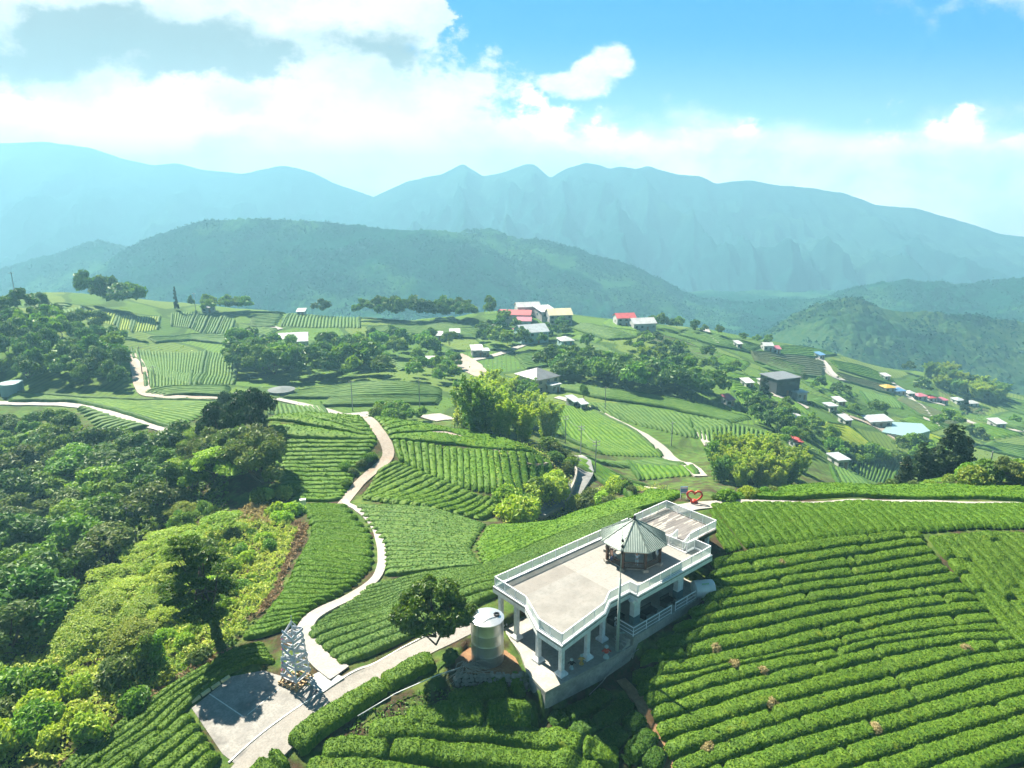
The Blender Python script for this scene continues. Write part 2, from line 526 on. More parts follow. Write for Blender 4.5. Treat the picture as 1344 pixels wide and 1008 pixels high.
def blob(px, py, rx, ry, wk=1.0):
    u, w = sky_uw(px, py)
    u1, _ = sky_uw(px + rx, py); _, w1 = sky_uw(px, py - ry)
    a = wt.m('DIVIDE', wt.m('SUBTRACT', wt.m('ADD', U_, wt.m('MULTIPLY', wt.m('SUBTRACT', UW_, U_), wk)), u), u1 - u); b = wt.m('DIVIDE', wt.m('SUBTRACT', wt.m('ADD', W_, wt.m('MULTIPLY', wt.m('SUBTRACT', WW_, W_), wk)), w), w1 - w)
    return wt.m('SUBTRACT', 1.0, wt.m('SQRT', wt.m('ADD', wt.m('MULTIPLY', a, a), wt.m('MULTIPLY', b, b))))
def union(bl, wk=1.0):
    o = blob(*bl[0], wk)
    for b in bl[1:]:
        o = wt.m('SMOOTH_MAX', o, blob(*b, wk), .25)
    return o
def cloud(bl, amp, lo, hi, amp2=.3, wk=1.0):
    d = union(bl, wk)
    d = wt.m('ADD', d, wt.m('MULTIPLY', wt.m('SUBTRACT', n_mid, .5), amp * 2.6))
    d = wt.m('ADD', d, wt.m('MULTIPLY', wt.m('SUBTRACT', n_fine, .5), amp2 * 2.6))
    return wt.smooth(d, lo, hi)
skyc = sky.outputs[0]
SKYK = .29
col = wt.mix(.88, skyc, (.0, 4.0, 10.0))                       # deeper, cyan-blue high sky
# whitish veil towards the horizon
veil = wt.smooth(W_, .20, -.02)
col = wt.mix(wt.m('MULTIPLY', veil, .80), col, (9.0, 11.2, 12.2))
# cloud bank low over the mountains
band = wt.smooth(wt.m('ADD', WW_, wt.m('MULTIPLY', wt.m('SUBTRACT', n_big, .5), .10)), .105, .05)
col = wt.mix(wt.m('MULTIPLY', band, .88), col, wt.mix(wt.smooth(n_mid, .35, .6), (11.0, 10.8, 11.0), (21.0, 17.5, 16.8)))
base_ = wt.smooth(W_, .085, .045)
col = wt.mix(base_, col, wt.mix(wt.smooth(n_mid, .3, .65), (20.0, 16.5, 15.8), (33.0, 23.5, 21.5)))
low = cloud([(935,205,105,48),(880,215,70,40),(1000,215,70,42),(1165,225,85,70),(1120,235,60,45),(1275,178,38,34),(1240,205,52,48),(1335,225,42,34),(1335,180,26,18),(700,190,120,55),(780,205,90,40)], 1.1, .05, .55, .5)
col = wt.mix(wt.m('MULTIPLY', low, .85), col, wt.mix(wt.smooth(n_mid, .35, .65), (15.6, 15.0, 15.0), (36.0, 26.0, 24.0)))
tr_ = cloud([(1290,0,150,42)], .7, .0, .7)
col = wt.mix(wt.m('MULTIPLY', tr_, .6), col, (9.2, 10, 10.2))
# the great bank on the left: white body, grey shaded bellies
bank = cloud([(60,120,420,150),(300,130,330,120),(480,150,190,95),(575,192,150,58),(700,228,150,42),(250,215,420,55),(520,232,190,40),(380,30,190,90),(60,0,260,70),(150,40,330,100),(555,20,34,46)], .75, -.12, .22, .35)
bankc = wt.mix(wt.smooth(n_mid, .3, .62), (7.4, 8.2, 8.5), (11.6, 11.5, 11.3))
grey = cloud([(190,62,230,46),(60,70,160,44),(120,30,160,40),(470,62,75,40),(510,80,50,30),(250,95,110,22),(330,75,80,26)], .9, -.12, .5, .3)
bankc = wt.mix(wt.m('MULTIPLY', grey, .95), bankc, (3.8, 4.7, 5.0))
hot = cloud([(420,24,130,50),(200,160,330,36),(60,150,200,40)], .5, .0, .8, .2)
bankc = wt.mix(wt.m('MULTIPLY', hot, .9), bankc, (13.0, 12.8, 12.4))
lowc = wt.smooth(W_, .19, .05)
bankc = wt.mix(lowc, bankc, wt.mix(1.0, bankc, (1.75, 1.4, 1.3), 'MULTIPLY'))
col = wt.mix(bank, col, bankc)
puff = cloud([(800,82,40,34),(778,100,45,32),(742,112,46,24),(765,112,55,24)], .22, .06, .42, .3, .25)
col = wt.mix(puff, col, wt.mix(wt.smooth(n_fine, .3, .7), (11.0, 11.2, 11.4), (15.0, 14.4, 14.0)))
bg = wt.node('ShaderNodeBackground'); bg.inputs[1].default_value = .1
zen = wt.m('SUBTRACT', 1.0, wt.m('MULTIPLY', wt.smooth(sx.outputs[2], .26, .7), .70))       # deeper, darker blue overhead
aft = wt.m('SUBTRACT', 1.0, wt.m('MULTIPLY', wt.smooth(sx.outputs[1], .25, -.3), .62))          # and away from the sun
kk = wt.m('MULTIPLY', wt.m('MULTIPLY', zen, aft), SKYK)
kc = wt.node('ShaderNodeCombineXYZ')
for i_ in range(3): wt.l.new(kk, kc.inputs[i_])
col = wt.mix(1.0, col, kc.outputs[0], 'MULTIPLY')
wt.l.new(col, bg.inputs[0])
wo = wt.node('ShaderNodeOutputWorld'); wt.l.new(bg.outputs[0], wo.inputs[0])
world.cycles.sampling_method = 'MANUAL'; world.cycles.sample_map_resolution = 512

SC.view_settings.view_transform = 'Standard'; SC.view_settings.look = 'None'
SC.view_settings.gamma = 1.0; SC.view_settings.exposure = 1.75
SC.cycles.use_denoising = True
SC.cycles.max_bounces = 6; SC.cycles.diffuse_bounces = 3; SC.cycles.transmission_bounces = 4; SC.cycles.transparent_max_bounces = 12
SC.cycles.volume_bounces = 0; SC.cycles.caustics_reflective = False; SC.cycles.caustics_refractive = False
SC.cycles.use_light_tree = False

def haze_box(top, bottom, ext):
    mb = MB(); mb.box((0, 0, (top + bottom) / 2), (2 * ext, 2 * ext, top - bottom))
    m = bpy.data.materials.new("haze_air"); m.use_nodes = True
    t = NT(m.node_tree); t.n.clear()
    v = t.node('ShaderNodeVolumePrincipled'); v.inputs['Color'].default_value = HAZE_COL
    v.inputs['Density'].default_value = HAZE_D; v.inputs['Anisotropy'].default_value = HAZE_G
    o = t.node('ShaderNodeOutputMaterial'); t.l.new(v.outputs[0], o.inputs['Volume'])
    ob = mb.build("haze", m); tag(ob, kind='stuff')
    return ob
HAZE_COL, HAZE_D, HAZE_G = (.345, .735, .95, 1), 4.3e-4, .16

# ------------------------------------------------------------------ far hills
def lerp_poly(pts, x):
    p = np.array(pts, float)
    return np.interp(x, p[:, 0], p[:, 1])

def hill(name, pts, Y, base, front, back, step_px, nrow, mat, spur=.3, seed=1, canopy=0.0, csize=8.0, jag=0.0, yfun=None, pw=1.25, sl=140.0):
    px = np.arange(pts[0][0], pts[-1][0] + .1, step_px)
    py = lerp_poly(pts, px)
    # soften the polyline
    k = np.ones(max(3, int(9 / step_px) | 1)); k /= k.sum()
    pad = len(k) // 2
    py = np.convolve(np.pad(py, pad, mode='edge'), k, 'valid')
    d = rays(np.stack([px, py], 1))
    Yc = np.full(len(px), float(Y)) if yfun is None else Y + yfun(px)
    az = d[:, 0] / d[:, 1]
    zr = CZ + d[:, 2] / d[:, 1] * Yc
    nb = max(4, nrow // 5)
    sv = np.concatenate([-np.linspace(1, 0, nb, endpoint=False), np.linspace(0, 1, nrow)])
    S, A = np.meshgrid(sv, az, indexing='xy')
    Yg = np.where(S >= 0, Yc[:, None] - S * front, Yc[:, None] - S * back)
    X = A * Yc[:, None] + (A * Yg - A * Yc[:, None]) * .9
    Z = base + (zr[:, None] - base) * np.clip(1 - np.abs(S), 0, 1) ** pw
    hh = (zr[:, None] - base)
    amp = np.clip(np.abs(S) * 3.0, 0, 1) * np.clip((1 - np.abs(S)) * 4, 0, 1)
    wx = X + 30 * fbm(X / 200, Yg / 200, seed + 5, 2)
    Z = Z + spur * hh * amp * .35 * ((ridged(wx / sl, Yg / (sl * 3.2), seed, 4) - .25) * (1.0 if not canopy else .22) + (fbm(wx / (sl * 1.3), Yg / (sl * 2.2), seed + 2, 2) * .8 if canopy else 0))
    if jag:
        Z = Z + jag * fbm(X / (sl * .2), Yg / (sl * .2), seed + 9, 4) * np.clip(np.abs(S) * 6 + .15, 0, 1)
    if canopy:
        c, rn = worley(X / csize, Yg / csize, seed)
        c2, r2 = worley(X / (csize * .45), Yg / (csize * .45), seed + 1)
        dens = np.clip(fbm(X / 90, Yg / 90, seed + 3, 3) * 1.8 + .75, .15, 1)
        Z = Z + dens * canopy * (np.sqrt(np.clip(1 - c * c * 1.1, 0, 1)) * (.5 + rn) + .35 * (1 - c2))
    V = np.stack([X, Yg, Z], -1).reshape(-1, 3)
    me = raw_mesh(name, V, grid_faces(len(px), len(sv)), [mat], smooth=True)
    o = bpy.data.objects.new(name, me); COL.objects.link(o); tag(o, kind='structure')
    if canopy: HILL_DEF.append((V.reshape(len(px), len(sv), 3)[:, nb - 3:], csize, seed, mat.name))
    return o

def mat_forest(name, ca, cb, cc, s1=.02, s2=.006):
    m, t, bs = new_mat(name); p = t.geo()
    col = t.mix(t.smooth(t.noise(p, s1 * 5, 6, .75), .40, .60), ca, cb)
    col = t.mix(t.smooth(t.noise(p, s2, 6, .6), .48, .6), col, cc)
    t.set(bs.inputs['Base Color'], col); bs.inputs['Roughness'].default_value = 1.0; bs.inputs['Specular IOR Level'].default_value = 0.0
    return m
HILL_DEF = []
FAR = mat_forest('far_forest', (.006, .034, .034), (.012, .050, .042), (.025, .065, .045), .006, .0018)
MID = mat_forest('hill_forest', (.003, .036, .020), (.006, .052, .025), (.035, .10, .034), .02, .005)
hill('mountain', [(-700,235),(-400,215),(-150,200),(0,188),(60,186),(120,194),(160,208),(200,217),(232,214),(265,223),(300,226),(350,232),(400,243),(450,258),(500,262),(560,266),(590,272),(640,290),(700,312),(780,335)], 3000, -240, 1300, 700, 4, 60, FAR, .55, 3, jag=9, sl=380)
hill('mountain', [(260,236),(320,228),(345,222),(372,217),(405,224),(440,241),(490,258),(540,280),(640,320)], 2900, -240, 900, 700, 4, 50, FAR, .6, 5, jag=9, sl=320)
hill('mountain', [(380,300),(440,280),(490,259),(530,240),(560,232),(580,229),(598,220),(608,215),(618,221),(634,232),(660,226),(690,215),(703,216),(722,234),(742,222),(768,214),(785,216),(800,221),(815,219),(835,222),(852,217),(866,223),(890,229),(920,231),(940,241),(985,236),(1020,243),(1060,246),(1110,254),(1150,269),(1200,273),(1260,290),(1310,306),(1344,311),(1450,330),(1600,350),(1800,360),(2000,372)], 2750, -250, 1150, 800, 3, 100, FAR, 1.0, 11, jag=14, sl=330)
hill('hill', [(-500,360),(-250,372),(-120,368),(-20,362),(15,354),(40,345),(75,333),(105,322),(135,319),(155,325),(180,330),(230,350)], 1550, -200, 560, 400, 2.0, 130, MID, .3, 21, canopy=6, csize=11, sl=180)
hill('hill', [(-60,470),(40,410),(110,365),(160,331),(200,314),(240,300),(265,293),(300,290),(330,290),(380,292),(440,294),(480,300),(540,303),(600,308),(650,330),(700,370),(760,420)], 1300, -190, 460, 300, 1.4, 240, MID, .38, 23, canopy=4, csize=7, sl=190)
hill('hill', [(520,312),(560,306),(600,308),(625,303),(650,304),(672,316),(700,317),(730,322),(760,330),(790,342),(830,352),(870,372),(910,393),(960,398),(1020,402),(1100,408)], 1420, -200, 540, 300, 1.4, 240, MID, .5, 27, canopy=5, csize=9, sl=160)
hill('hill', [(880,425),(940,410),(1000,398),(1060,395),(1110,383),(1160,372),(1200,369),(1250,374),(1300,372),(1344,366),(1420,355),(1600,345),(1900,350)], 1350, -230, 490, 400, 1.8, 190, MID, .45, 31, canopy=5, csize=9, sl=170)
hill('hill', [(960,470),(1000,440),(1040,417),(1075,403),(1095,397),(1120,395),(1145,402),(1180,410),(1220,415),(1270,416),(1310,420),(1344,430),(1450,440),(1700,450)], 860, -215, 300, 300, 1.6, 210, mat_forest('knoll_meadow', (.030, .075, .022), (.06, .105, .035), (.015, .05, .02), .03, .011), .35, 37, canopy=4.5, csize=10, sl=150)
_top = max(v.co.z for o in COL.objects if o.type == "MESH" for v in o.data.vertices)
print("TOP", _top)
haze_box(max(_top, CZ) + 5, min(float(G_Z.min()), -250.0) - 1.0, 4400)
# ------------------------------------------------------------------ platform frame (used by everything near it)
PA = np.array([-1.78, 65.79]); PANG = math.radians(40.5)
E1 = np.array([math.cos(PANG), math.sin(PANG)]); E2 = np.array([math.sin(PANG), -math.cos(PANG)])
def L2(s, t): return PA + s * E1 + t * E2
FLOOR_Z, TERR_Z = -4.4, -3.5
SLAB = [(-3.2, 11.2), (-2.6, 8.0), (-1.2, 5.4), (0.0, 1.2), (8.5, .6), (8.5, 11.9), (4.0, 11.7)]
slab_w = np.array([L2(*p) for p in SLAB])
terr_w = np.array([L2(*p) for p in [(8.3, .6), (21.4, .6), (21.4, 11.9), (8.3, 11.9)]])
# ------------------------------------------------------------------ ground shaping under hard surfaces
PAD = [(252,933),(304,888),(345,880),(378,889),(425,905),(455,880),(372,968),(318,1012),(292,990)]
pad_w = cast(PAD)
_pc = np.c_[pad_w[:, :2], np.ones(len(pad_w))]
_ab = np.linalg.lstsq(_pc, pad_w[:, 2], rcond=None)[0]
pad_z = lambda x, y: _ab[0] * x + _ab[1] * y + _ab[2]
flatten(pad_w, pad_z, 2.5)
flatten(slab_w, FLOOR_Z - .35, .25)
flatten(terr_w, FLOOR_Z - .1, .6)
_tk = cast1(640, 868)
flatten([(-6.6, 54.6), (2.0, 54.6), (2.0, 57.6), (-6.4, 57.6)], -6.1, .6)
MOUND = [(-5.3, 57.95), (1.15, 57.95), (.3, 60.4), (-.9, 61.9), (-4.4, 62.0), (-5.6, 60.0)]
flatten(MOUND, -4.55, .35)
flatten([L2(-3.6, 12.2), L2(-2.9, 11.6), L2(4, 12.0), L2(8, 12.3), L2(8.2, 14.5), L2(2, 15.5), L2(-5, 16)], lambda x, y: -7.3 + .02 * (x - 3), 1.2)

def resample(P, n):
    P = np.asarray(P, float)
    d = np.concatenate([[0], np.cumsum(np.linalg.norm(np.diff(P[:, :2], axis=0), axis=1))])
    t = np.linspace(0, d[-1], n)
    return np.stack([np.interp(t, d, P[:, k]) for k in range(P.shape[1])], 1)

def smooth_poly(P, it=2):
    P = np.asarray(P, float)
    for _ in range(it):
        Q = [P[0]]
        for a, b in zip(P[:-1], P[1:]):
            Q += [a * .75 + b * .25, a * .25 + b * .75]
        Q.append(P[-1]); P = np.array(Q)
    return P

# ------------------------------------------------------------------ roads, paths, paving
def ribbon(name, px, width, mat, lift=.06, rmin=30.0, step=1.0, kind='structure', world=None, ncross=5, level=False):
    P = cast(px, rmin) if world is None else np.asarray(world, float)
    P = smooth_poly(P[:, :2], 3)
    L = np.linalg.norm(np.diff(P, axis=0), axis=1).sum()
    P = resample(P, max(4, int(L / step)))
    T = np.gradient(P, axis=0); T /= np.linalg.norm(T, axis=1)[:, None]
    N = np.stack([-T[:, 1], T[:, 0]], 1)
    w = np.interp(np.linspace(0, 1, len(P)), np.linspace(0, 1, len(np.atleast_1d(width))), np.atleast_1d(width))
    w = w * (1 + .05 * noise2(np.arange(len(P)) / 4.0, np.full(len(P), .3), 3))
    V = []
    for k in range(ncross):
        q = P + N * ((k / (ncross - 1) - .5) * w)[:, None]
        z = hgt(q[:, 0], q[:, 1])
        V.append(np.c_[q, z])
    V = np.stack(V, 1)
    V[:, :, 2] = np.maximum(V[:, :, 2], V[:, :, 2].mean(1, keepdims=True)) + lift
    # skirts so the edge has thickness
    lo = V.copy(); lo[:, :, 2] -= .5 + lift
    n = len(P)
    A = np.concatenate([lo[:, :1], V, lo[:, -1:]], 1).reshape(-1, 3)
    me = raw_mesh(name, A, grid_faces(n, ncross + 2)[:, ::-1], [mat], smooth=False)
    o = bpy.data.objects.new(name, me); COL.objects.link(o)
    return tag(o, kind=kind)

M_CONC = mat_plain('old_concrete', (.25, .23, .205), (.31, .29, .26), 1.2, .85, bump=.15, c3=(.30, .275, .24), fine=6)
M_PATH = mat_plain('pale_concrete', (.34, .31, .28), (.41, .38, .345), 1.0, .85, bump=.15, c3=(.42, .36, .30), fine=5)
M_DIRT = mat_plain('pink_dirt_road', (.33, .275, .225), (.39, .33, .275), .8, .9, bump=.2, c3=(.34, .25, .18), fine=3)
M_ASPH = mat_plain('grey_asphalt', (.16, .165, .16), (.22, .22, .215), 1.5, .85, bump=.1, c3=(.12, .12, .12))
M_EARTH = mat_plain('bare_earth', (.24, .125, .06), (.33, .20, .10), 1.2, .95, bump=.3, c3=(.16, .09, .05), fine=4)
M_WHITE = mat_plain('white_paint', (.74, .75, .74), (.80, .80, .79), 1.5, .5, c3=(.62, .63, .6), spec=.4)
M_LINE = mat_plain('worn_line_paint', (.70, .69, .65), (.58, .56, .52), 6.0, .8)

# ------------------------------------------------------------------ tea hedges
TEA_L = {}
def mat_tea(name, ca, cb, cc, young):
    m, t, bs = new_mat(name)
    p = t.geo()
    col = t.mix(t.smooth(t.noise(p, .22, 4, .6), .35, .65), ca, cb)
    at = t.node('ShaderNodeAttribute', attribute_name='rnd').outputs['Fac']
    col = t.mix(t.m('MULTIPLY', t.m('POWER', at, 2.2), .95), col, cc)
    col = t.mix(t.m('MULTIPLY', t.smooth(t.noise(p, .55, 4, .65), .60, .74), .55), col, young)
    dk = t.smooth(t.noise(p, 5.0, 3, .6), .52, .72)
    col = t.mix(t.m('MULTIPLY', dk, .35), col, tuple(k * .45 for k in ca))
    t.set(bs.inputs['Base Color'], col); bs.inputs['Roughness'].default_value = .6; bs.inputs['Specular IOR Level'].default_value = .18
    t.l.new(t.bump(t.noise(p, 7.0, 3, .7), .5, .08), bs.inputs['Normal'])
    tr = t.node('ShaderNodeBsdfTranslucent'); t.l.new(col, tr.inputs['Color'])
    mx = t.node('ShaderNodeMixShader'); mx.inputs[0].default_value = .30
    t.l.new(bs.outputs[0], mx.inputs[1]); t.l.new(tr.outputs[0], mx.inputs[2])
    t.l.new(mx.outputs[0], t.n['Material Output'].inputs['Surface'])
    return m
TEA_A = mat_tea('tea_mid_green', (.068, .158, .010), (.098, .198, .012), (.17, .28, .022), (.24, .29, .022))
TEA_B = mat_tea('tea_bright_green', (.078, .190, .010), (.102, .220, .012), (.165, .29, .02), (.19, .28, .02))
TEA_C = mat_tea('tea_grey_green', (.085, .185, .034), (.105, .212, .032), (.17, .27, .05), (.19, .27, .04))
TEA_SHADE = mat_tea('tea_dark_shade', (.035, .100, .008), (.048, .125, .010), (.09, .175, .018), (.09, .165, .015))  # darker tea copy with deck shade and furrow shadow put into its colour
TEA_Y = mat_tea('tea_yellow_green', (.22, .32, .018), (.27, .35, .02), (.33, .40, .04), (.34, .38, .05))
TEA_F = mat_tea('tea_far_green', (.075, .165, .028), (.095, .19, .03), (.14, .24, .045), (.16, .23, .04))
TEA_G = mat_tea('tea_brown_green', (.095, .115, .045), (.110, .135, .045), (.14, .17, .06), (.15, .14, .06))

def row_mesh(C, wid, h, step, nsec, seed, cards=0.0, csize=.13, gaps=0, jit=1.0):
    """loaf shaped hedge along the world polyline C (n,2); wid per point"""
    L = np.linalg.norm(np.diff(C, axis=0), axis=1).sum()
    n = max(4, int(L / step))
    W = resample(np.c_[C, wid], n)
    P, w = W[:, :2], W[:, 2]
    T = np.gradient(P, axis=0); T /= np.linalg.norm(T, axis=1)[:, None] + 1e-9
    N = np.stack([-T[:, 1], T[:, 0]], 1)
    s = np.linspace(0, L, n)
    rg = np.random.default_rng(seed)
    off = .10 * fbm(s / 3.5, np.full(n, seed * 1.7), 41, 2) * jit
    P = P + N * off[:, None]
    e = np.clip(np.minimum(s, L - s) / .7, 0, 1); e = .35 + .65 * np.sqrt(e)
    hh = h * e * (1 + .10 * fbm(s / 2.2, np.full(n, seed * .9), 43, 3) * jit); ww = w * (1 + .07 * fbm(s / 1.7, np.full(n, seed * 1.1), 47, 3) * jit) * (.55 + .45 * e)
    for _ in range(gaps):
        g0 = rg.uniform(.05, .95) * L; gw = rg.uniform(.10, .32)
        k = np.exp(-((s - g0) / gw) ** 2)
        dp = rg.uniform(.3, .95)
        hh *= 1 - dp * k; ww *= 1 - .5 * dp * k
    a = np.linspace(0, math.pi, nsec)
    cx_, cz_ = np.cos(a), np.sin(a)
    px = np.sign(cx_) * np.abs(cx_) ** .52 * .5; pz = np.abs(cz_) ** .48
    px = np.concatenate([[.46], px, [-.46]]); pz = np.concatenate([[-.45], pz, [-.45]])
    m = nsec + 2
    g = hgt(P[:, 0], P[:, 1])
    lat = px[None, :] * ww[:, None]; up = pz[None, :] * hh[:, None]
    S = np.broadcast_to(s[:, None], lat.shape); K = np.cumsum(np.r_[0, np.hypot(np.diff(px) * w.mean(), np.diff(pz) * h)])[None, :] + np.zeros_like(S)
    b = (.05 * fbm(S / .6, K / .55, seed % 1000, 3) + .045 * noise2(S / .16, K / .16, seed % 997)) * np.clip(w.mean() / 1.4, .3, 1.2) * jit
    nx, nz = px / .5, np.clip(pz, 0, 1)
    lat = lat + b * nx[None, :] * (pz > -.3); up = up + b * nz[None, :] * 1.2
    X = P[:, :1] + N[:, :1] * lat; Y = P[:, 1:] + N[:, 1:] * lat
    gs = hgt(X, Y) * .5 + g[:, None] * .5
    V = np.stack([X, Y, gs + up], -1).reshape(-1, 3)
    F = grid_faces(n, m)
    F = F[:, ::-1]
    caps = []
    rnd = rg.random(len(F))
    if cards:
        A, B_, C_, D_ = (V[F[:, k]] for k in range(4))
        nr = np.cross(C_ - A, D_ - B_); ar = np.linalg.norm(nr, axis=1) * .5
        nr /= 2 * ar[:, None] + 1e-9
        flip = np.where(nr[:, 2] < -.3, -1, 1)[:, None]
        ok = (nr[:, 2] * flip[:, 0] > .15)
        pr = ar * ok; tot = pr.sum()
        q = int(tot * cards)
        if q:
            idx = rg.choice(len(F), q, p=pr / tot)
            r1, r2 = rg.random((q, 1)), rg.random((q, 1))
            c = (A[idx] * (1 - r1) + B_[idx] * r1) * (1 - r2) + (D_[idx] * (1 - r1) + C_[idx] * r1) * r2
            cv, cf = cards_at(c + nr[idx] * flip[idx] * .03, nr[idx] * flip[idx], csize, rg, .55, 1.7)
            F = [F, cf + len(V)]
            V = np.concatenate([V, cv]); rnd = np.concatenate([rnd, rg.random(q)])
    return V, (F if isinstance(F, list) else [F]), rnd

def cards_at(c, nrm, size, rg, tilt=.6, asp=1.6, droop=0.0):
    """leaf shaped quads (diamonds) at points c facing roughly nrm"""
    q = len(c)
    nn = nrm + rg.normal(0, tilt, (q, 3)); nn /= np.linalg.norm(nn, axis=1)[:, None] + 1e-9
    r = rg.normal(0, 1, (q, 3)); r[:, 2] -= droop
    u = np.cross(nn, r); u /= np.linalg.norm(u, axis=1)[:, None] + 1e-9
    v = np.cross(nn, u)
    sz = size * rg.uniform(.65, 1.35, (q, 1))
    a = u * sz * .5 * asp; b = v * sz * .5
    k = nn * sz * .18
    V = np.stack([c - a - k, c - b * .9 + k * .3, c + a - k, c + b * .9 + k * .3], 1).reshape(-1, 3)
    return V, np.arange(4 * q).reshape(q, 4)

ORD = ['first', 'second', 'third', 'fourth', 'fifth', 'sixth', 'seventh', 'eighth', 'ninth', 'tenth', 'eleventh', 'twelfth', 'thirteenth', 'fourteenth', 'fifteenth', 'sixteenth', 'seventeenth', 'eighteenth', 'nineteenth', 'twentieth']
_TENS = {20: 'twenty', 30: 'thirty', 40: 'forty', 50: 'fifty', 60: 'sixty', 70: 'seventy', 80: 'eighty', 90: 'ninety'}
def ordinal(i):
    i += 1
    if i <= 20: return ORD[i - 1]
    t, r = i // 10 * 10, i % 10
    return {30: 'thirtieth', 40: 'fortieth', 50: 'fiftieth', 60: 'sixtieth', 70: 'seventieth'}.get(i) or _TENS[t] + '-' + ORD[r - 1]

def guide_rows(guides, counts, res=60, straight=False):
    """world centre lines between consecutive guide polylines: counts[k] rows between guide k and k+1"""
    G = [resample(smooth_poly(g[:, :2], 0 if straight else 2), res) for g in guides]
    rows = []
    for k, c in enumerate(counts):
        for i in range(c):
            t0, t1 = i / c, (i + 1) / c
            a = G[k] * (1 - t0) + G[k + 1] * t0; b = G[k] * (1 - t1) + G[k + 1] * t1
            rows.append((a, b))
    return rows

FAR_PARTS = {}
N_ROWS = 0
def tea_field(guides, counts, mat, h=.8, fill=.86, q='near', phrase=None, group=None, rmin=30.0, straight=False, gaps=0, explicit=False, seed=0, off=.0, minw=.5, jit=1.0):
    """q near/mid: each row is an object; far: collected as one mass of rows"""
    global N_ROWS
    G = [cast(g, rmin) for g in guides]
    if explicit:
        GG = [resample(smooth_poly(g[:, :2], 2), 70) for g in G]
        rows = list(zip(GG[:-1], GG[1:]))
    else:
        rows = guide_rows(G, counts, straight=straight)
    step, nsec, cards, csz = {'near': (.17, 15, 75.0, .115), 'mid': (.3, 10, 14.0, .2), 'mid2': (.45, 9, 5.0, .30), 'far': (1.4, 4, 0, 0)}[q]
    for i, (a, b) in enumerate(rows):
        c = (a + b) / 2
        T = np.gradient(c, axis=0); T /= np.linalg.norm(T, axis=1)[:, None] + 1e-9
        w = np.abs((b - a)[:, 0] * -T[:, 1] + (b - a)[:, 1] * T[:, 0])
        w = np.clip(w * fill, minw, 4.5)
        wm = w.mean()
        hh = min(h, wm * .62 + .12)
        V, F, rnd = row_mesh(c, w, hh, step, nsec, seed * 131 + i * 7 + 3, cards, csz, gaps, jit if q != 'far' else .6)
        if phrase is None:
            FAR_PARTS.setdefault(mat.name, []).append((V, F[0], rnd))
        else:
            me = raw_mesh('tea_hedge', V, F, [mat], smooth=True, attrs={'rnd': rnd})
            o = bpy.data.objects.new('tea_hedge', me); COL.objects.link(o)
            tag(o, phrase.format(ordinal(i), ordinal(len(rows) - 1 - i)), 'tea hedge', group)
            N_ROWS += 1
    return G

def flush_far():
    Vs, Fs, Rs, Ms, mats, n = [], [], [], [], [], 0
    for k, parts in FAR_PARTS.items():
        for V, F, r in parts:
            Vs.append(V); Fs.append(F + n); Rs.append(r); Ms.append(np.full(len(F), len(mats))); n += len(V)
        mats.append(MATS[k])
    me = raw_mesh('tea_rows', np.concatenate(Vs), np.concatenate(Fs), mats, smooth=True, midx=np.concatenate(Ms), attrs={'rnd': np.concatenate(Rs)})
    o = bpy.data.objects.new('tea_rows', me); COL.objects.link(o); tag(o, kind='stuff')

# --- field right of the deck: traced furrows
LN = [
 [(938.6,738),(962.7,730),(1002.8,721),(1047,716),(1079,712),(1151.5,705),(1208.6,701)],
 [(932,757),(940,753),(980.7,743),(1011,738),(1079,728),(1121,721),(1210.7,711)],
 [(930,770),(990.8,756),(1051,747),(1080,741),(1131,733.6),(1217,721)],
 [(928,782),(966.7,776),(1011,766),(1080,754),(1168,742),(1229,732.6)],
 [(914,801),(950.6,791.4),(976,786),(1031,775),(1080,767),(1151,758),(1237,744)],
 [(896,822),(950.6,806.5),(980.7,799.5),(1031,788),(1080,780),(1131,773),(1249,756)],
 [(872,841),(906,833),(948.6,821.6),(990.8,814.5),(1031,805),(1080,795),(1160,784.5),(1264,768)],
 [(852,862),(880,857),(934.5,843.7),(982.8,832.6),(1041,818.6),(1080,811),(1164,793.7),(1274,782.5)],
 [(828,882),(876,876),(934.5,862.8),(962.7,857.7),(1011,846),(1080,829),(1151.5,813),(1216.8,802),(1286,794.8)],
 [(832,900),(880,893),(936.6,882.8),(1000.8,869.8),(1075,849),(1172,823),(1249,813),(1300,809)],
 [(842,917),(896,902),(936.6,889),(1001,873),(1070,864),(1110,853),(1157.7,842),(1253.5,828),(1309,823)],
 [(852,935),(912.5,915),(970.7,899),(1009,890),(1070,876),(1110,866),(1157.7,850),(1245,839),(1322,835)],
 [(860,953),(924.5,934.5),(980.8,916),(1021,908),(1070,895),(1151.5,868.7),(1245,851),(1335,846)],
 [(868,979),(920.5,962.6),(980.8,942.5),(1021,930.5),(1070,919),(1159.7,895),(1257.6,868.7),(1350,856)],
 [(880,1003),(928.6,985.7),(980.8,968.6),(1070,942),(1157.7,913.6),(1239,897),(1284,884),(1344,874),(1420,868)],
 [(890,1026),(940.6,1007.8),(1005,988.7),(1070,968),(1139,950),(1249.4,915),(1344,895),(1440,880)],
 [(940,1036),(1005,1021),(1070,1000),(1145.5,972.7),(1241,945),(1344,917.7),(1450,900)],
 [(1000,1046),(1080,1026),(1151.5,1003),(1225,976.8),(1344,941),(1460,920)],
 [(1060,1060),(1140,1040),(1233,1008),(1284,991),(1344,968.6),(1470,945)],
 [(1130,1075),(1220,1045),(1325,1007),(1344,1001),(1480,972)]]
tea_field(LN, None, TEA_A, .80, .90, 'near', 'curved tea hedge, {} below the straight hedges, right of the viewing deck', 'long tea hedges curving below the viewing deck', explicit=True, gaps=2, seed=1)
GA = 'straight tea hedges between the lane and the curved field'
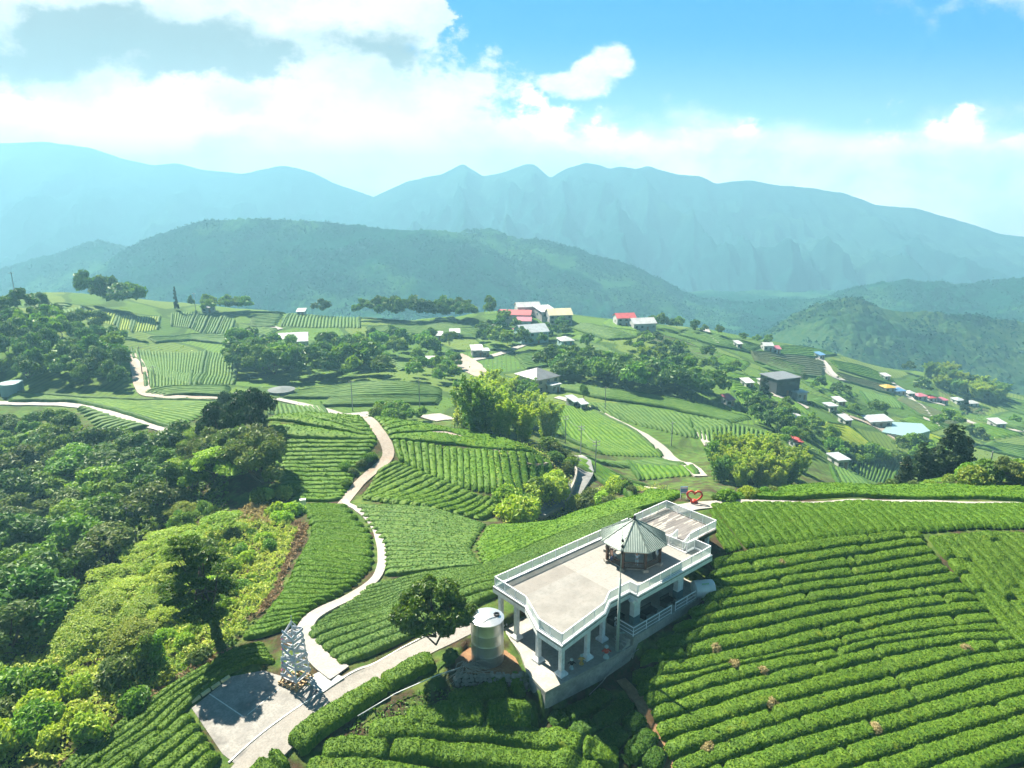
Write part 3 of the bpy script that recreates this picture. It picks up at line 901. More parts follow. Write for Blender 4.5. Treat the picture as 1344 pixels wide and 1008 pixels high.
tea_field([[(930,664),(978,721)],[(1090,662),(1141,704)],[(1243,663),(1292,695)],[(1420,668),(1470,705)],[(1560,670),(1610,712)]], [12,12,16,10], TEA_B, .6, .93, 'near', 'straight tea hedge below the lane, {} one right of the deck', GA, straight=True, seed=2, jit=.35)
tea_field([[(942,708),(953,728)],[(931,667),(974,721)]], [4], TEA_B, .6, .93, 'near', 'short straight tea hedge at the deck end, {} from the deck', GA, straight=True, seed=33)
tea_field([[(1217,707),(1247,747),(1280,788),(1330,845),(1420,925)],[(1297,701),(1347,747),(1405,802),(1520,890)],[(1450,714),(1570,800)]], [6,11], TEA_A, .75, .88, 'near', 'slanting broken tea hedge, {} beyond the curved hedges', 'slanting tea hedges at the edge of the field', gaps=3, seed=3, jit=.6)
tea_field([[(946,656.5),(1050,656.5),(1200,656.5),(1344,659),(1470,662)],[(975,653.5),(1090,645),(1200,641),(1344,643),(1470,645)],[(1015,651),(1110,637.5),(1200,632),(1344,630),(1470,631)]], [4,4], TEA_B, .8, .93, 'mid', 'smooth tea hedge on the hill behind the lane, {} up from it', 'tea hedges on the hill behind the lane', rmin=88, seed=4)
# --- between the stepped path and the deck

GB = 'tea hedges between the stepped path and the deck'
tea_field([[(468,665.5),(530,666.5),(590,676),(637,691)],[(505,716),(560,719),(617,723)],[(506,757),(540,755),(590,748),(633,745)]], [9,7], TEA_C, .6, .95, 'mid', 'grey-green tea hedge right of the stepped path, {} one down from the crest', GB, seed=5, jit=.4)
tea_field([[(640,692),(690,691),(740,684),(790,671),(835,657),(890,648)],[(626,721),(675,705),(733,687),(790,672.5),(840,661),(896,652)],[(638,746),(675,728),(733,702),(790,684),(842,671),(880,660)]], [5,5], TEA_B, .6, .95, 'mid', 'bright tea hedge behind the deck railing, {} one down from the crest', GB, seed=6, jit=.4)
tea_field([[(484,771),(540,757),(590,750),(635,747),(675,729),(733,703),(790,684),(842,671)],[(402,833),(450,817),(520,794),(590,770),(640,753),(700,730),(760,707),(838,678)],[(449,876),(500,855),(552,832),(592,812),(628,793)]], [9,5], TEA_C, .6, .95, 'near', 'pale tea hedge above the concrete road, {} one down from the deck side', GB, seed=7, jit=.4)
tea_field([[(398,667),(425,664.5),(450,666)],[(410,700),(450,698),(486,705)],[(392,735),(440,737),(489,746)],[(377,770),(430,775),(466,769)],[(348,811),(385,806),(410,800)],[(316,842),(345,838),(388,823)]], [5,5,5,5,4], TEA_B, .65, .94, 'near', 'rounded tea hedge left of the stepped path, {} one down from the saddle', 'tea hedges left of the stepped path', seed=8, jit=.55)
# --- around the parking pad
GC = 'tea hedges beside the parking pad'
tea_field([[(75,1012),(120,976),(163,949),(204,914),(270,878),(310,853),(345,845)],[(112,1040),(170,997),(215,966),(246,929),(298,888),(330,871),(362,872)]], [5], TEA_A, .85, .9, 'near', 'dense tea hedge left of the parking pad, {} from the wild slope', GC, seed=9, gaps=1)
tea_field([[(112,1042),(170,998),(215,968),(248,938)],[(235,1062),(268,1022),(290,1000)]], [5], TEA_A, .85, .9, 'near', 'tea hedge below the parking pad corner, {} from the wild slope', GC, seed=10, gaps=1)
def single(lines, mat, width, phrase, group, h=.9, seed=0):
    for i, l in enumerate(lines):
        c = resample(smooth_poly(cast(l)[:, :2], 2), 60)
        V, F, rnd = row_mesh(c, np.full(60, width), h, .15, 17, seed + i * 5, 75, .12, 1)
        me = raw_mesh('tea_hedge', V, F, [mat], smooth=True, attrs={'rnd': rnd})
        o = bpy.data.objects.new('tea_hedge', me); COL.objects.link(o); tag(o, phrase[i] if isinstance(phrase, list) else phrase.format(ordinal(i)), 'tea hedge', group)
single([[(386,986),(420,955),(480,917),(530,887),(568,868)], [(330,1040),(352,1012),(374,998)]], TEA_A, 2.3, ['long thick tea hedge running along the lower edge of the concrete road', 'short stub of tea hedge at the near end of the road'], GC, 1.0, 300)
single([[(590,926),(640,914),(688,906)], [(533,947),(600,939),(660,936),(697,941)], [(485,966),(560,960),(640,964),(700,972),(760,982),(812,997)], [(424,989),(520,987),(583,993),(644,1000),(720,1009),(790,1020)], [(402,1014),(470,1016),(560,1030),(650,1040)]], TEA_A, 2.1, 'tea hedge below the stone retaining wall, {} one down from the wall', 'tea hedges below the stone wall', .9, 340)
single([[(722,953),(765,938),(800,914)], [(750,968),(795,950),(826,926)], [(782,986),(822,962),(842,944)], [(818,1002),(845,982),(856,964)], [(843,1024),(860,1000),(866,988)]], TEA_SHADE, 1.8, 'shaded tea hedge beside the brown gully track, {} one out from the concrete wall', 'tea hedges in the shade of the deck', .85, 380)  # shade of the deck painted in through the darker tea colour
# --- knoll with the curved path
GD = 'tea hedges on the knoll with the winding path'
tea_field([[(348,548),(420,545.5),(472,548)],[(350,582),(420,580),(496,579)],[(358,618),(420,617),(470,616)],[(385,659),(430,659.5),(448,656)]], [8,7,8], TEA_B, .6, .97, 'mid2', 'level tea hedge left of the knoll path, {} one down from the top', GD, seed=11, rmin=105)
tea_field([[(491,549.5),(565,558),(640,577),(700,597)],[(513,577),(600,589),(660,593),(722,606)]], [8], TEA_B, .5, 1.04, 'mid2', 'tea hedge along the crest right of the knoll path, {} one from the skyline', GD, seed=12, rmin=118)
tea_field([[(514,578.5),(523,605)],[(600,590),(601,642)],[(655,594),(662,657)],[(722,607),(727,627)]], [9,7,6], TEA_B, .65, .95, 'mid2', 'short upright tea hedge on the knoll, {} right of its path', GD, straight=True, seed=13, rmin=105)
tea_field([[(497,619),(510,611),(521,608)],[(474,656),(510,639),(553,620)],[(520,664),(560,652),(591,637)],[(578,672),(608,662),(630,652)],[(632,684),(648,674),(664,662)]], [5,4,4,4], TEA_A, .8, .90, 'mid2', 'dark diagonal tea hedge at the foot of the knoll, {} from its path', GD, seed=14, rmin=104)
# --- everything farther away: rows too many and too small to tell apart
def far(guides, n, mat, h=.9, fill=.8, rmin=150, straight=True, seed=50):
    for g in (guides[0], guides[-1]):
        c = resample(cast(g, rmin)[:, :2], 24)
        V, F, r_ = row_mesh(c, np.full(24, 1.3), 1.15, 1.2, 4, seed + len(g), 0, 0, 2)
        FAR_PARTS.setdefault(TEA_SHADE.name, []).append((V, F[0], r_))  # dark edge rows: terrace banks and furrow shadow painted as dark tea
    tea_field(guides, [n] if isinstance(n, int) else n, mat, h, fill, 'far', rmin=rmin, straight=straight, seed=seed + len(FAR_PARTS) * 3, minw=.8)
B_, F_, C_, Y_, G_, D_ = TEA_B, TEA_F, TEA_C, TEA_Y, TEA_G, TEA_SHADE
far([[(729,501),(800,513),(900,529),(986,551)],[(733,513),(790,524),(880,537),(960,556)]], 8, F_, fill=.95)
far([[(757,529),(760,532)],[(800,530),(840,560)],[(870,540),(905,575)],[(945,553),(962,562)]], [8,10,10], F_)
far([[(722,531),(745,578),(790,597)],[(772,537),(830,567),(870,600)]], 15, B_, fill=.86)
far([[(764,601),(800,612)],[(858,603),(900,612)]], 8, F_); far([[(822,606),(840,631)],[(905,613),(916,624)]], 10, B_, fill=.86)
far([[(764,603),(800,622),(850,640)],[(757,612),(790,634),(830,655)]], 5, B_, rmin=120)
far([[(676,469),(715,462),(760,458)],[(690,485),(740,478),(790,489)]], 10, F_); far([[(728,457),(775,461),(820,470)],[(745,450),(790,455),(823,474)]], 6, F_)
far([[(750,431),(800,447),(828,446)],[(760,425),(800,432),(845,438)]], 8, F_); far([[(758,440),(790,447)],[(745,446),(780,452)]], 5, B_)
far([[(172,457),(190,486)],[(270,462),(256,507)]], 24, C_); far([[(275,463),(262,505)],[(312,464),(306,505)]], 10, C_); far([[(190,489),(192,509)],[(252,488),(250,507)]], 14, C_)
far([[(112,407),(115,421)],[(157,412),(150,427)]], 11, Y_, fill=.7); far([[(159,415),(153,436)],[(175,415),(171,433)]], 5, Y_, fill=.7); far([[(179,416),(173,437)],[(210,416),(206,433)]], 9, Y_, fill=.7)
far([[(226,412),(225,429)],[(258,409),(248,431)]], 9, C_, fill=.7); far([[(262,411),(252,433)],[(275,412),(263,437)]], 4, C_); far([[(279,415),(268,438)],[(292,416),(281,438)]], 4, C_); far([[(296,416),(285,439)],[(308,420),(302,438)]], 4, C_)
far([[(195,445),(250,440),(305,440)],[(203,451),(250,447),(303,452)]], 6, C_); far([[(32,400),(95,401)],[(34,404),(75,408)]], 4, F_); far([[(63,408),(80,419)],[(107,403),(106,416)]], 8, C_)
far([[(12,517),(100,523.5),(180,528),(300,531)],[(12,528),(100,528),(150,540),(228,565)]], 14, B_, fill=.93, rmin=160)
far([[(102,538),(116,537)],[(121,557),(156,549)],[(141,579),(196,560)]], [5,6], F_, fill=.74)
far([[(192,517),(215,511),(302,509)],[(215,521),(300,520.5)]], 5, F_, fill=.9)
far([[(382,515),(470,504.5),(540,505.5),(580,513)],[(372,522),(440,524),(500,521),(580,521)]], 7, F_); far([[(430,525),(500,523.5),(580,524)],[(420,534),(500,533.5),(575,531.5)]], 5, F_); far([[(352,530),(354,544)],[(420,534),(430,545)]], 12, C_)
far([[(380,413),(370,429)],[(470,417),(472,431)]], 22, C_); far([[(480,431),(560,425),(626,431)],[(485,437),(560,441),(620,443)]], 10, F_, fill=.95); far([[(512,472),(553,476)],[(525,487),(553,485)]], 7, C_)
far([[(330,416),(372,414)],[(325,430),(362,430)]], 8, F_); far([[(310,425),(365,434)],[(312,432),(350,442)]], 5, B_)
far([[(903,550),(912,576)],[(960,556),(960,586)],[(1015,571),(1008,591)]], [9,9], C_, fill=.66)
far([[(985,462),(1060,470),(1085,478)],[(990,475),(1040,492),(1080,496)]], 10, G_, fill=.9); far([[(1023,455),(1060,457),(1085,462)],[(1020,466),(1070,470),(1098,466)]], 6, B_); far([[(1088,474),(1140,485),(1170,497)],[(1100,485),(1150,500),(1180,508)]], 6, B_, fill=.9)
far([[(1098,490),(1160,505)],[(1112,501),(1175,520)]], 6, G_, fill=.9); far([[(1128,514),(1140,531)],[(1170,522),(1184,537)]], 12, F_); far([[(1184,521),(1230,540),(1260,551)],[(1176,527),(1205,545),(1250,562)]], 7, G_, fill=.9)
far([[(1083,556),(1110,560),(1152,592)],[(1072,566),(1100,582),(1140,602)]], 7, Y_, fill=.9); far([[(1168,559),(1220,571),(1262,586)],[(1162,564),(1212,580),(1250,592)]], 6, Y_, fill=.9)
far([[(1123,606),(1123,621)],[(1180,612),(1167,640)]], 11, F_, fill=.7); far([[(1090,613),(1102,641)],[(1121,623),(1143,641)]], 7, F_, fill=.7)
far([[(1262,562),(1300,578)],[(1282,556),(1344,572)]], 6, B_); far([[(1280,588),(1344,604),(1400,610)],[(1300,582),(1344,588),(1400,590)]], 6, F_); far([[(1190,600),(1250,612)],[(1200,592),(1270,604)]], 5, B_)
far([[(1300,530),(1344,545)],[(1310,520),(1360,532)]], 5, F_); far([[(1000,519),(1030,537)],[(1040,528),(1070,548)]], 6, B_, fill=.95); far([[(1050,500),(1090,522)],[(1085,500),(1125,520)]], 9, B_); far([[(1060,528),(1100,545)],[(1075,522),(1120,538)]], 6, F_, fill=.9)
far([[(870,445),(930,462),(985,478)],[(880,455),(930,474),(975,488)]], 9, B_, fill=.9); far([[(900,432),(960,446),(1000,456)],[(890,440),(940,455),(985,464)]], 7, F_, fill=.9); far([[(955,490),(1000,500)],[(950,500),(995,512)]], 6, B_); far([[(985,520),(1010,560)],[(960,515),(975,540)]], 8, B_)
far([[(860,440),(905,452),(950,470)],[(850,447),(890,460),(935,478)]], 8, G_, fill=.9); far([[(1010,470),(1060,484)],[(1000,482),(1050,498)]], 8, F_); far([[(1110,528),(1165,543)],[(1105,538),(1160,554)]], 7, F_); far([[(1195,548),(1240,562)],[(1180,552),(1222,568)]], 6, B_, fill=.9)
far([[(600,432),(640,430)],[(598,444),(640,446)]], 8, F_); far([[(625,446),(660,452)],[(640,460),(676,462)]], 8, B_, fill=.9); far([[(960,500),(1000,498)],[(960,515),(985,520)]], 6, B_, fill=.9); far([[(1060,555),(1085,575)],[(1100,583),(1090,600)]], 8, Y_, fill=.9)
far([[(1225,510),(1300,538)],[(1290,535),(1250,545)]], 8, G_, fill=.9); far([[(1300,545),(1344,556)],[(1290,552),(1344,568)]], 6, F_); far([[(1220,575),(1260,590)],[(1215,585),(1255,600)]], 6, B_); far([[(800,420),(840,436)],[(790,428),(835,444)]], 8, B_, fill=.9)
far([[(315,445),(300,452)],[(345,440),(330,452)]], 6, F_); far([[(240,415),(330,409)],[(312,412),(375,412)]], 6, F_); far([[(105,440),(160,440)],[(170,446),(195,450)]], 6, F_); far([[(480,412),(600,424)],[(470,418),(600,428)]], 5, B_, fill=.95)
flush_far()

# ------------------------------------------------------------------ paved ways
def poly_sheet(name, poly, mat, lift, zfun=None, thick=.4):
    mb = MB()
    P = np.asarray(poly)
    z = [(zfun(p[0], p[1]) if zfun else p[2]) + lift for p in P]
    n = len(P)
    V = [(p[0], p[1], zz) for p, zz in zip(P, z)] + [(p[0], p[1], zz - thick) for p, zz in zip(P, z)]
    ar = sum(P[i][0] * P[(i + 1) % n][1] - P[(i + 1) % n][0] * P[i][1] for i in range(n))
    ix = list(range(n)) if ar > 0 else list(range(n))[::-1]
    mb.add(V, [tuple(ix)] + [(ix[(k + 1) % n], ix[k], ix[k] + n, ix[(k + 1) % n] + n) for k in range(n)])
    o = mb.build(name, mat); tag(o, kind='structure'); return o
M_PAD = mat_plain('stained_concrete', (.24, .228, .21), (.33, .315, .285), .9, .85, bump=.2, c3=(.085, .082, .078), fine=5)
poly_sheet('parking_pad', pad_w, M_PAD, .05, pad_z)
road_px = [(322,1020),(345,992),(400,942),(455,903),(500,880),(552,853),(600,830),(640,812)]
ribbon('road', road_px, [3.3, 3.2, 3.1, 3.0, 2.8, 2.6], M_CONC, .075, step=.6)
ribbon('road_line', [(300,1002),(340,966),(390,930),(440,898),(462,884),(520,854),(560,835)], .14, M_LINE, .115, step=.5, ncross=2)
ribbon('pad_line', [(275,912),(320,942)], .10, M_LINE, .07, step=.5, ncross=2); ribbon('pad_line', [(325,940),(366,905)], .07, M_LINE, .07, step=.5, ncross=2)
ribbon('stepped_path', [(446,886),(425,872),(404,850),(398,831),(408,812),(425,802),(447,792),(475,777),(495,761),(502,742),(501,722),(496,700),(488,685),(472,672),(457,664),(452,657)], [2.3, 2.0, 1.4, 1.2, 1.15, 1.15, 1.15, 1.15, 1.1, 1.1], M_PATH, .22, step=.45)
ribbon('knoll_path', [(450,662),(465,640),(490,619),(507,606),(511,594),(506,580),(495,565),(481,548.5)], [1.9,2.1,2.2,2.3,2.2,2.1], M_DIRT, .12, rmin=106)
ribbon('terrace_path', [(560,566),(600,572),(640,587),(670,600),(700,612),(722,608)], 1.6, M_DIRT, .15, rmin=112)
ribbon('gully_road', [(690,672),(715,668),(738,660),(757,643),(770,622),(766,608),(757,599)], [3.4,3.6,4.2], M_ASPH, .15, rmin=112)
ribbon('field_road', [(757,599),(790,620),(828,637),(860,644)], [3,2.4,3.4], M_PATH, .2, rmin=130)
ribbon('field_road', [(730,522),(752,528),(775,536),(830,565),(868,588),(880,603),(905,612),(920,626)], [3.4,3.2,3.6,4,3.4], M_PATH, .25, rmin=150)
ribbon('field_path', [(903,552),(920,570),(930,586)], 2.6, M_PATH, .25, rmin=150)
ribbon('valley_road', [(-40,530),(12,530.5),(100,531),(150,543),(190,556),(226,568)], [3,3.2,3.2], M_PATH, .25, rmin=150)
ribbon('valley_road', [(172,466),(184,490),(186,512),(200,521),(260,524.5),(340,525)], [4,4,5,4,3], M_DIRT, .3, rmin=150)
ribbon('valley_road', [(362,525),(410,535),(445,545)], 3, M_PATH, .3, rmin=150); ribbon('valley_road', [(425,549),(478,545.5),(520,543)], 6, M_PATH, .3, rmin=160)
ribbon('village_road', [(598,466),(612,474),(622,488),(640,497)], [7,11,8], M_DIRT, .4, rmin=180); ribbon('village_road', [(612,474),(650,468),(690,452)], 4, M_PATH, .4, rmin=180)
ribbon('village_road', [(560,551),(590,548)], 9, M_PATH, .3, rmin=150)
for pts, w, mt in (([(765,428),(785,436),(805,446)], 4, M_PATH), ([(908,424),(922,436),(940,452)], 4, M_PATH), ([(1073,468),(1083,482),(1095,497),(1110,500)], 6, M_PATH), ([(1168,503),(1190,517),(1212,542),(1226,560)], 5, M_PATH), ([(1170,596),(1182,606),(1192,612)], 5, M_DIRT), ([(1010,517),(1060,537)], 4, M_PATH), ([(1108,545),(1150,560),(1190,585)], 5, M_DIRT), ([(1250,545),(1290,562),(1344,566)], 4, M_PATH), ([(335,418),(350,428),(368,433)], 4, M_PATH), ([(1130,500),(1180,512),(1240,533)], 3.5, M_PATH)):
    ribbon('village_road', pts, w, mt, .4, rmin=180)
ribbon('lane', [(884,671),(905,666),(935,662.5),(1000,661.5),(1120,660.5),(1240,661),(1344,664),(1480,668)], [2.2,2.0,1.7,1.6], M_PATH, .12, rmin=80)
poly_sheet('bare_soil', MOUND, M_EARTH, .04, lambda x, y: -4.55, 1.5)
ribbon('gully_track', [(815,893),(835,915),(852,948),(866,980),(880,1012)], [1.0,1.3,1.4,1.2], M_EARTH, .1, step=.5)
# ------------------------------------------------------------------ viewing platform (local x along the deck, local y = -t)
def deck_mat():
    m, t, bs = new_mat('deck_concrete')
    p = t.obj()
    sx = t.node('ShaderNodeSeparateXYZ'); t.l.new(p, sx.inputs[0])
    n1 = t.noise(p, .5, 5, .65); n2 = t.noise(p, 3.0, 5, .7)
    # long pour lanes, each a slightly different tone, with thin joints
    lane = t.m('FLOOR', t.m('MULTIPLY', sx.outputs[1], .62)); tone = t.m('FRACT', t.m('MULTIPLY', t.m('SINE', t.m('MULTIPLY', lane, 12.9)), 43.7))
    col = t.mix(t.smooth(n1, .35, .65), (.20, .195, .18), (.27, .262, .242))
    col = t.mix(t.m('MULTIPLY', tone, .6), col, (.185, .165, .145))
    bay = t.m('GREATER_THAN', sx.outputs[0], 8.6)
    col = t.mix(t.m('MULTIPLY', bay, .5), col, (.33, .318, .295))
    col = t.mix(t.m('MULTIPLY', t.smooth(n2, .5, .7), .5), col, (.13, .12, .105))
    j = t.m('FRACT', t.m('MULTIPLY', sx.outputs[1], .62)); jl = t.m('LESS_THAN', j, .022)
    jb = t.m('LESS_THAN', t.m('ABSOLUTE', t.m('SUBTRACT', sx.outputs[0], 8.6)), .025)
    col = t.mix(t.m('MULTIPLY', t.m('MAXIMUM', jl, jb), .85), col, (.22, .2, .17))
    t.set(bs.inputs['Base Color'], col); bs.inputs['Roughness'].default_value = .8
    t.l.new(t.bump(n2, .12, .02), bs.inputs['Normal'])
    return m
M_DECK = deck_mat()
M_PAINT = mat_plain('white_weathered_paint', (.74, .76, .76), (.80, .81, .81), 1.2, .5, c3=(.60, .63, .62), fine=3)
M_RAIL = mat_plain('white_rail_metal', (.80, .80, .82), (.80, .80, .82), 1, .35)
M_TEAL = mat_plain('dark_teal_wall', (.06, .12, .14), (.08, .15, .17), 1.5, .7)
M_FLOOR = mat_plain('damp_floor_concrete', (.33, .31, .27), (.42, .40, .36), .6, .8, bump=.12, c3=(.22, .22, .18), fine=4)
M_WALLST = mat_plain('stained_retaining_wall', (.34, .31, .27), (.45, .42, .37), .9, .9, bump=.3, c3=(.16, .16, .14), fine=3)
M_BLACK = mat_plain('black_plastic', (.015, .016, .017), (.02, .02, .022), 2, .5)
def mat_panel():
    m, t, bs = new_mat('white_mesh_panel')
    p = t.obj()
    bs.inputs['Base Color'].default_value = (.78, .82, .80, 1); bs.inputs['Roughness'].default_value = .35
    tr = t.node('ShaderNodeBsdfTransparent'); tr.inputs[0].default_value = (.93, .97, .96, 1)
    mx = t.node('ShaderNodeMixShader'); mx.inputs[0].default_value = .42
    t.l.new(tr.outputs[0], mx.inputs[1]); t.l.new(bs.outputs[0], mx.inputs[2]); t.l.new(mx.outputs[0], t.n['Material Output'].inputs['Surface'])
    return m
M_PANEL = mat_panel()
def mat_planks():
    m, t, bs = new_mat('weathered_planks'); p = t.obj()
    sx = t.node('ShaderNodeSeparateXYZ'); t.l.new(p, sx.inputs[0])
    ln = t.m('MULTIPLY', sx.outputs[1], 6.5)
    pl = t.m('FLOOR', ln)
    seg = t.m('FLOOR', t.m('ADD', t.m('MULTIPLY', sx.outputs[0], .5), t.m('MULTIPLY', pl, .37)))
    h = t.m('FRACT', t.m('MULTIPLY', t.m('SINE', t.m('ADD', t.m('MULTIPLY', pl, 12.98), t.m('MULTIPLY', seg, 78.2))), 437.5))
    col = t.ramp(h, [(0, (.11, .10, .095)), (.45, (.175, .16, .152)), (.72, (.22, .205, .19)), (.78, (.36, .33, .285)), (1, (.44, .405, .36))])
    gap = t.m('LESS_THAN', t.m('FRACT', ln), .07)
    col = t.mix(t.m('MULTIPLY', gap, .7), col, (.05, .045, .04))
    t.set(bs.inputs['Base Color'], col); bs.inputs['Roughness'].default_value = .8
    return m
M_PLANK = mat_planks()

AX = (PA[0], PA[1], 0)
plat = empty('viewing_platform', AX, PANG, 'white raised concrete viewing deck with railings on square columns', 'viewing deck')
def lp(P): return [(s, -t) for s, t in P]
DECK = [(-.15,-.15),(21.2,-.15),(21.2,8.45),(22.85,8.45),(22.85,10.95),(9.9,10.95),(9.88,9.9),(6.95,9.85),(5.15,10.85),(-1.78,11.78),(-1.78,8.45),(-.15,4.9)]
mb = MB(); mb.prism(lp(DECK), -.14, 0, 0); deck = mb.build('deck', M_DECK, plat)
# white fascia beam round the edge and joists under the slab
def inset(P, d):
    P = np.array(P, float); n = len(P); out = []
    ar = sum(P[i][0] * P[(i + 1) % n][1] - P[(i + 1) % n][0] * P[i][1] for i in range(n))
    sg = 1 if ar > 0 else -1
    for k in range(n):
        a, b, c = P[k - 1], P[k], P[(k + 1) % n]
        d1 = (b - a) / np.linalg.norm(b - a); d2 = (c - b) / np.linalg.norm(c - b)
        n1 = np.array([-d1[1], d1[0]]) * sg; n2 = np.array([-d2[1], d2[0]]) * sg
        m_ = n1 + n2; m_ /= max(.3, np.linalg.norm(m_)); m_ /= max(.4, m_ @ n1)
        out.append(b + m_ * d)
    return np.array(out)
def edge_ring(mbx, P, thick, z0, z1, inner=None):
    Q = inset(P, thick); n = len(P)
    for k in range(n):
        a, b, c, d = P[k], P[(k + 1) % n], Q[(k + 1) % n], Q[k]
        pts = [(a[0], a[1]), (b[0], b[1]), (c[0], c[1]), (d[0], d[1])]
        V = [(x, y, z0) for x, y in pts] + [(x, y, z1) for x, y in pts]
        ar = sum(pts[i][0] * pts[(i + 1) % 4][1] - pts[(i + 1) % 4][0] * pts[i][1] for i in range(4))
        mbx.hexa(V if ar > 0 else [V[3], V[2], V[1], V[0], V[7], V[6], V[5], V[4]])
mb = MB(); edge_ring(mb, lp([(s, t) for s, t in DECK]), .28, -.6, -.142); mb.build('fascia_beam', M_PAINT, plat)
mb = MB()
for s in (2.0, 6.0, 10.3, 14.0, 17.6, 20.6): mb.box((s, -5.1, -.35), (.3, 9.4, .4))
mb.build('floor_beam', M_PAINT, plat)
mb = MB(); edge_ring(mb, lp([(s, t) for s, t in DECK]), .22, .0, .12); mb.build('kerb', M_PAINT, plat)
# upper deck
UP = [(21.55,.35),(28.1,.35),(28.1,7.95),(22.6,7.95),(22.6,6.2),(21.55,6.2)]
mb = MB(); mb.prism(lp(UP), .36, .52); mb.build('upper_deck', M_PLANK, plat)
mb = MB(); edge_ring(mb, lp(UP), .18, .0, .357); mb.build('upper_deck_edge', M_BLACK, plat)
# steps up to it and their plinth
mb = MB()
for k in range(3): mb.box((21.38 + k * .4, -7.1, .085 + k * .085), (.4, 1.6, .17 + k * .17))
mb.build('stair', M_FLOOR, plat)
# columns
def column(s, t, z0, z1, w=.42):
    mb = MB(); mb.box((s, -t, (z0 + z1) / 2), (w, w, z1 - z0))
    c = mb.build('column', M_PAINT, plat)
    m2 = MB(); V = []
    for zz, ww in ((z0, .95), (z0 + .22, .95), (z0 + .5, w + .04)):
        V += [(s + a * ww / 2, -t + b * ww / 2, zz) for a, b in ((-1, -1), (1, -1), (1, 1), (-1, 1))]
    m2.add(V, [(3, 2, 1, 0), (8, 9, 10, 11)] + [(k, (k + 1) % 4, 4 + (k + 1) % 4, 4 + k) for k in range(4)] + [(4 + k, 4 + (k + 1) % 4, 8 + (k + 1) % 4, 8 + k) for k in range(4)])
    m2.build('footing', M_PAINT, c)
for s, t in ((.15, 3.3), (-.6, 7.4), (-.35, 10.35), (3.3, 10.2), (6.6, 9.2), (.3, .6)):
    column(s, t, FLOOR_Z, -.6)
def big_column(s, t):
    mb = MB(); mb.box((s, -t, (TERR_Z + .95 - .6) / 2), (.95, .6, -.6 - TERR_Z - .95)); 
    # flared head
    V = []
    for zz, ww in ((-1.1, .96), (-.62, 1.7)):
        V += [(s + a * ww / 2, -t + b * .31, zz) for a, b in ((-1, -1), (1, -1), (1, 1), (-1, 1))]
    mb.add(V, [(3, 2, 1, 0), (4, 5, 6, 7)] + [(k, (k + 1) % 4, 4 + (k + 1) % 4, 4 + k) for k in range(4)])
    c = mb.build('wide_column', M_PAINT, plat)
    m2 = MB(); m2.box((s, -t, TERR_Z + .475), (1.0, .66, .95)); m2.build('column_base', M_TEAL, c)
big_column(10.35, 10.25); big_column(17.7, 10.25)
for s, t in ((26.9, 7.5), (26.9, .9), (22.4, .9)):
    x, y = L2(s, t); column(s, t, float(hgt(x, y)) - .3, .0, .4)
# lower floors
mb = MB(); mb.prism(lp(SLAB), FLOOR_Z - .3, FLOOR_Z); mb.build('lower_floor', M_FLOOR, plat)
mb = MB()
wl = [SLAB[k] for k in (0, 6, 5)]
zb = -8.2
edge = lp([(-3.15, 11.1), (4.0, 11.6), (8.45, 11.8), (8.45, 10.9), (4.0, 10.9), (-2.6, 10.3), (-2.0, 8.0), (-.8, 5.6), (-1.15, 5.5), (-2.5, 8.0)])
mb.prism(edge, zb, FLOOR_Z - .302); mb.build('retaining_wall', M_WALLST, plat)
TER = [(8.3,.6),(21.6,.6),(21.6,11.9),(8.3,11.9)]
mb = MB(); mb.prism(lp(TER), FLOOR_Z - 1.6, TERR_Z); mb.build('terrace', M_FLOOR, plat)
mb = MB(); mb.box((15.3, -1.2, (TERR_Z - .6) / 2 + 0), (12.4, .25, -.62 - TERR_Z)); mb.build('back_wall', M_FLOOR, plat)
# steps between the two lower floors
mb = MB()
for k in range(4): mb.box((7.9 - k * .3, -10.9, FLOOR_Z + .1 + .0 + (3 - k) * .09), (.3, 1.6, .2 + (3 - k) * .18))
mb.build('stair', M_FLOOR, plat)

def railing(P, z, hgt_=1.1, panel=True, spacing=1.75, posts_w=.07, zs=None, name='railing', mid=False, closed=False):
    P = [np.array([s, -t]) for s, t in P]
    if closed: P = P + [P[0]]
    mb, pb = MB(), MB()
    zs = zs or [z] * len(P)
    for k, (a, b) in enumerate(zip(P[:-1], P[1:])):
        L = np.linalg.norm(b - a); n = max(1, round(L / spacing)); za, zb_ = zs[k], zs[k + 1]
        pt = lambda f, h: (a[0] + (b[0] - a[0]) * f, a[1] + (b[1] - a[1]) * f, za + (zb_ - za) * f + h)
        mb.bar(pt(0, hgt_), pt(1, hgt_), .10, .07)
        mb.bar(pt(0, .14), pt(1, .14), .05, .05)
        if mid: mb.bar(pt(0, hgt_ * .55), pt(1, hgt_ * .55), .05, .05)
        for i in range(n + (1 if k == len(P) - 2 else 0)):
            f = i / n
            mb.bar(pt(f, 0), pt(f, hgt_ - .036), posts_w, posts_w)
        if panel:
            for i in range(n):
                f0, f1 = (i + .04) / n, (i + .96) / n
                d = np.array([-(b - a)[1], (b - a)[0]]) / L * .008
                q0, q1, q2, q3 = (np.array(pt(f, h)) for f, h in ((f0, .2), (f1, .2), (f1, hgt_ - .08), (f0, hgt_ - .08)))
                dd = np.array([d[0], d[1], 0])
                pb.hexa([q0 - dd, q1 - dd, q1 + dd, q0 + dd, q3 - dd, q2 - dd, q2 + dd, q3 + dd])
    r = mb.build(name, M_RAIL, plat)
    if panel: pb.build('panel', M_PANEL, r)
    return r
railing([(0,0),(21.0,0)], .12)
railing([(0,0),(0,4.85),(-1.58,8.5),(-1.6,11.6),(5.1,10.65),(6.9,9.65),(10.0,9.7),(10.05,10.75),(22.7,10.75),(22.7,8.6),(21.3,8.55)], .12)
railing([(21.25,8.5),(21.1,6.15),(21.1,.2)], .12)
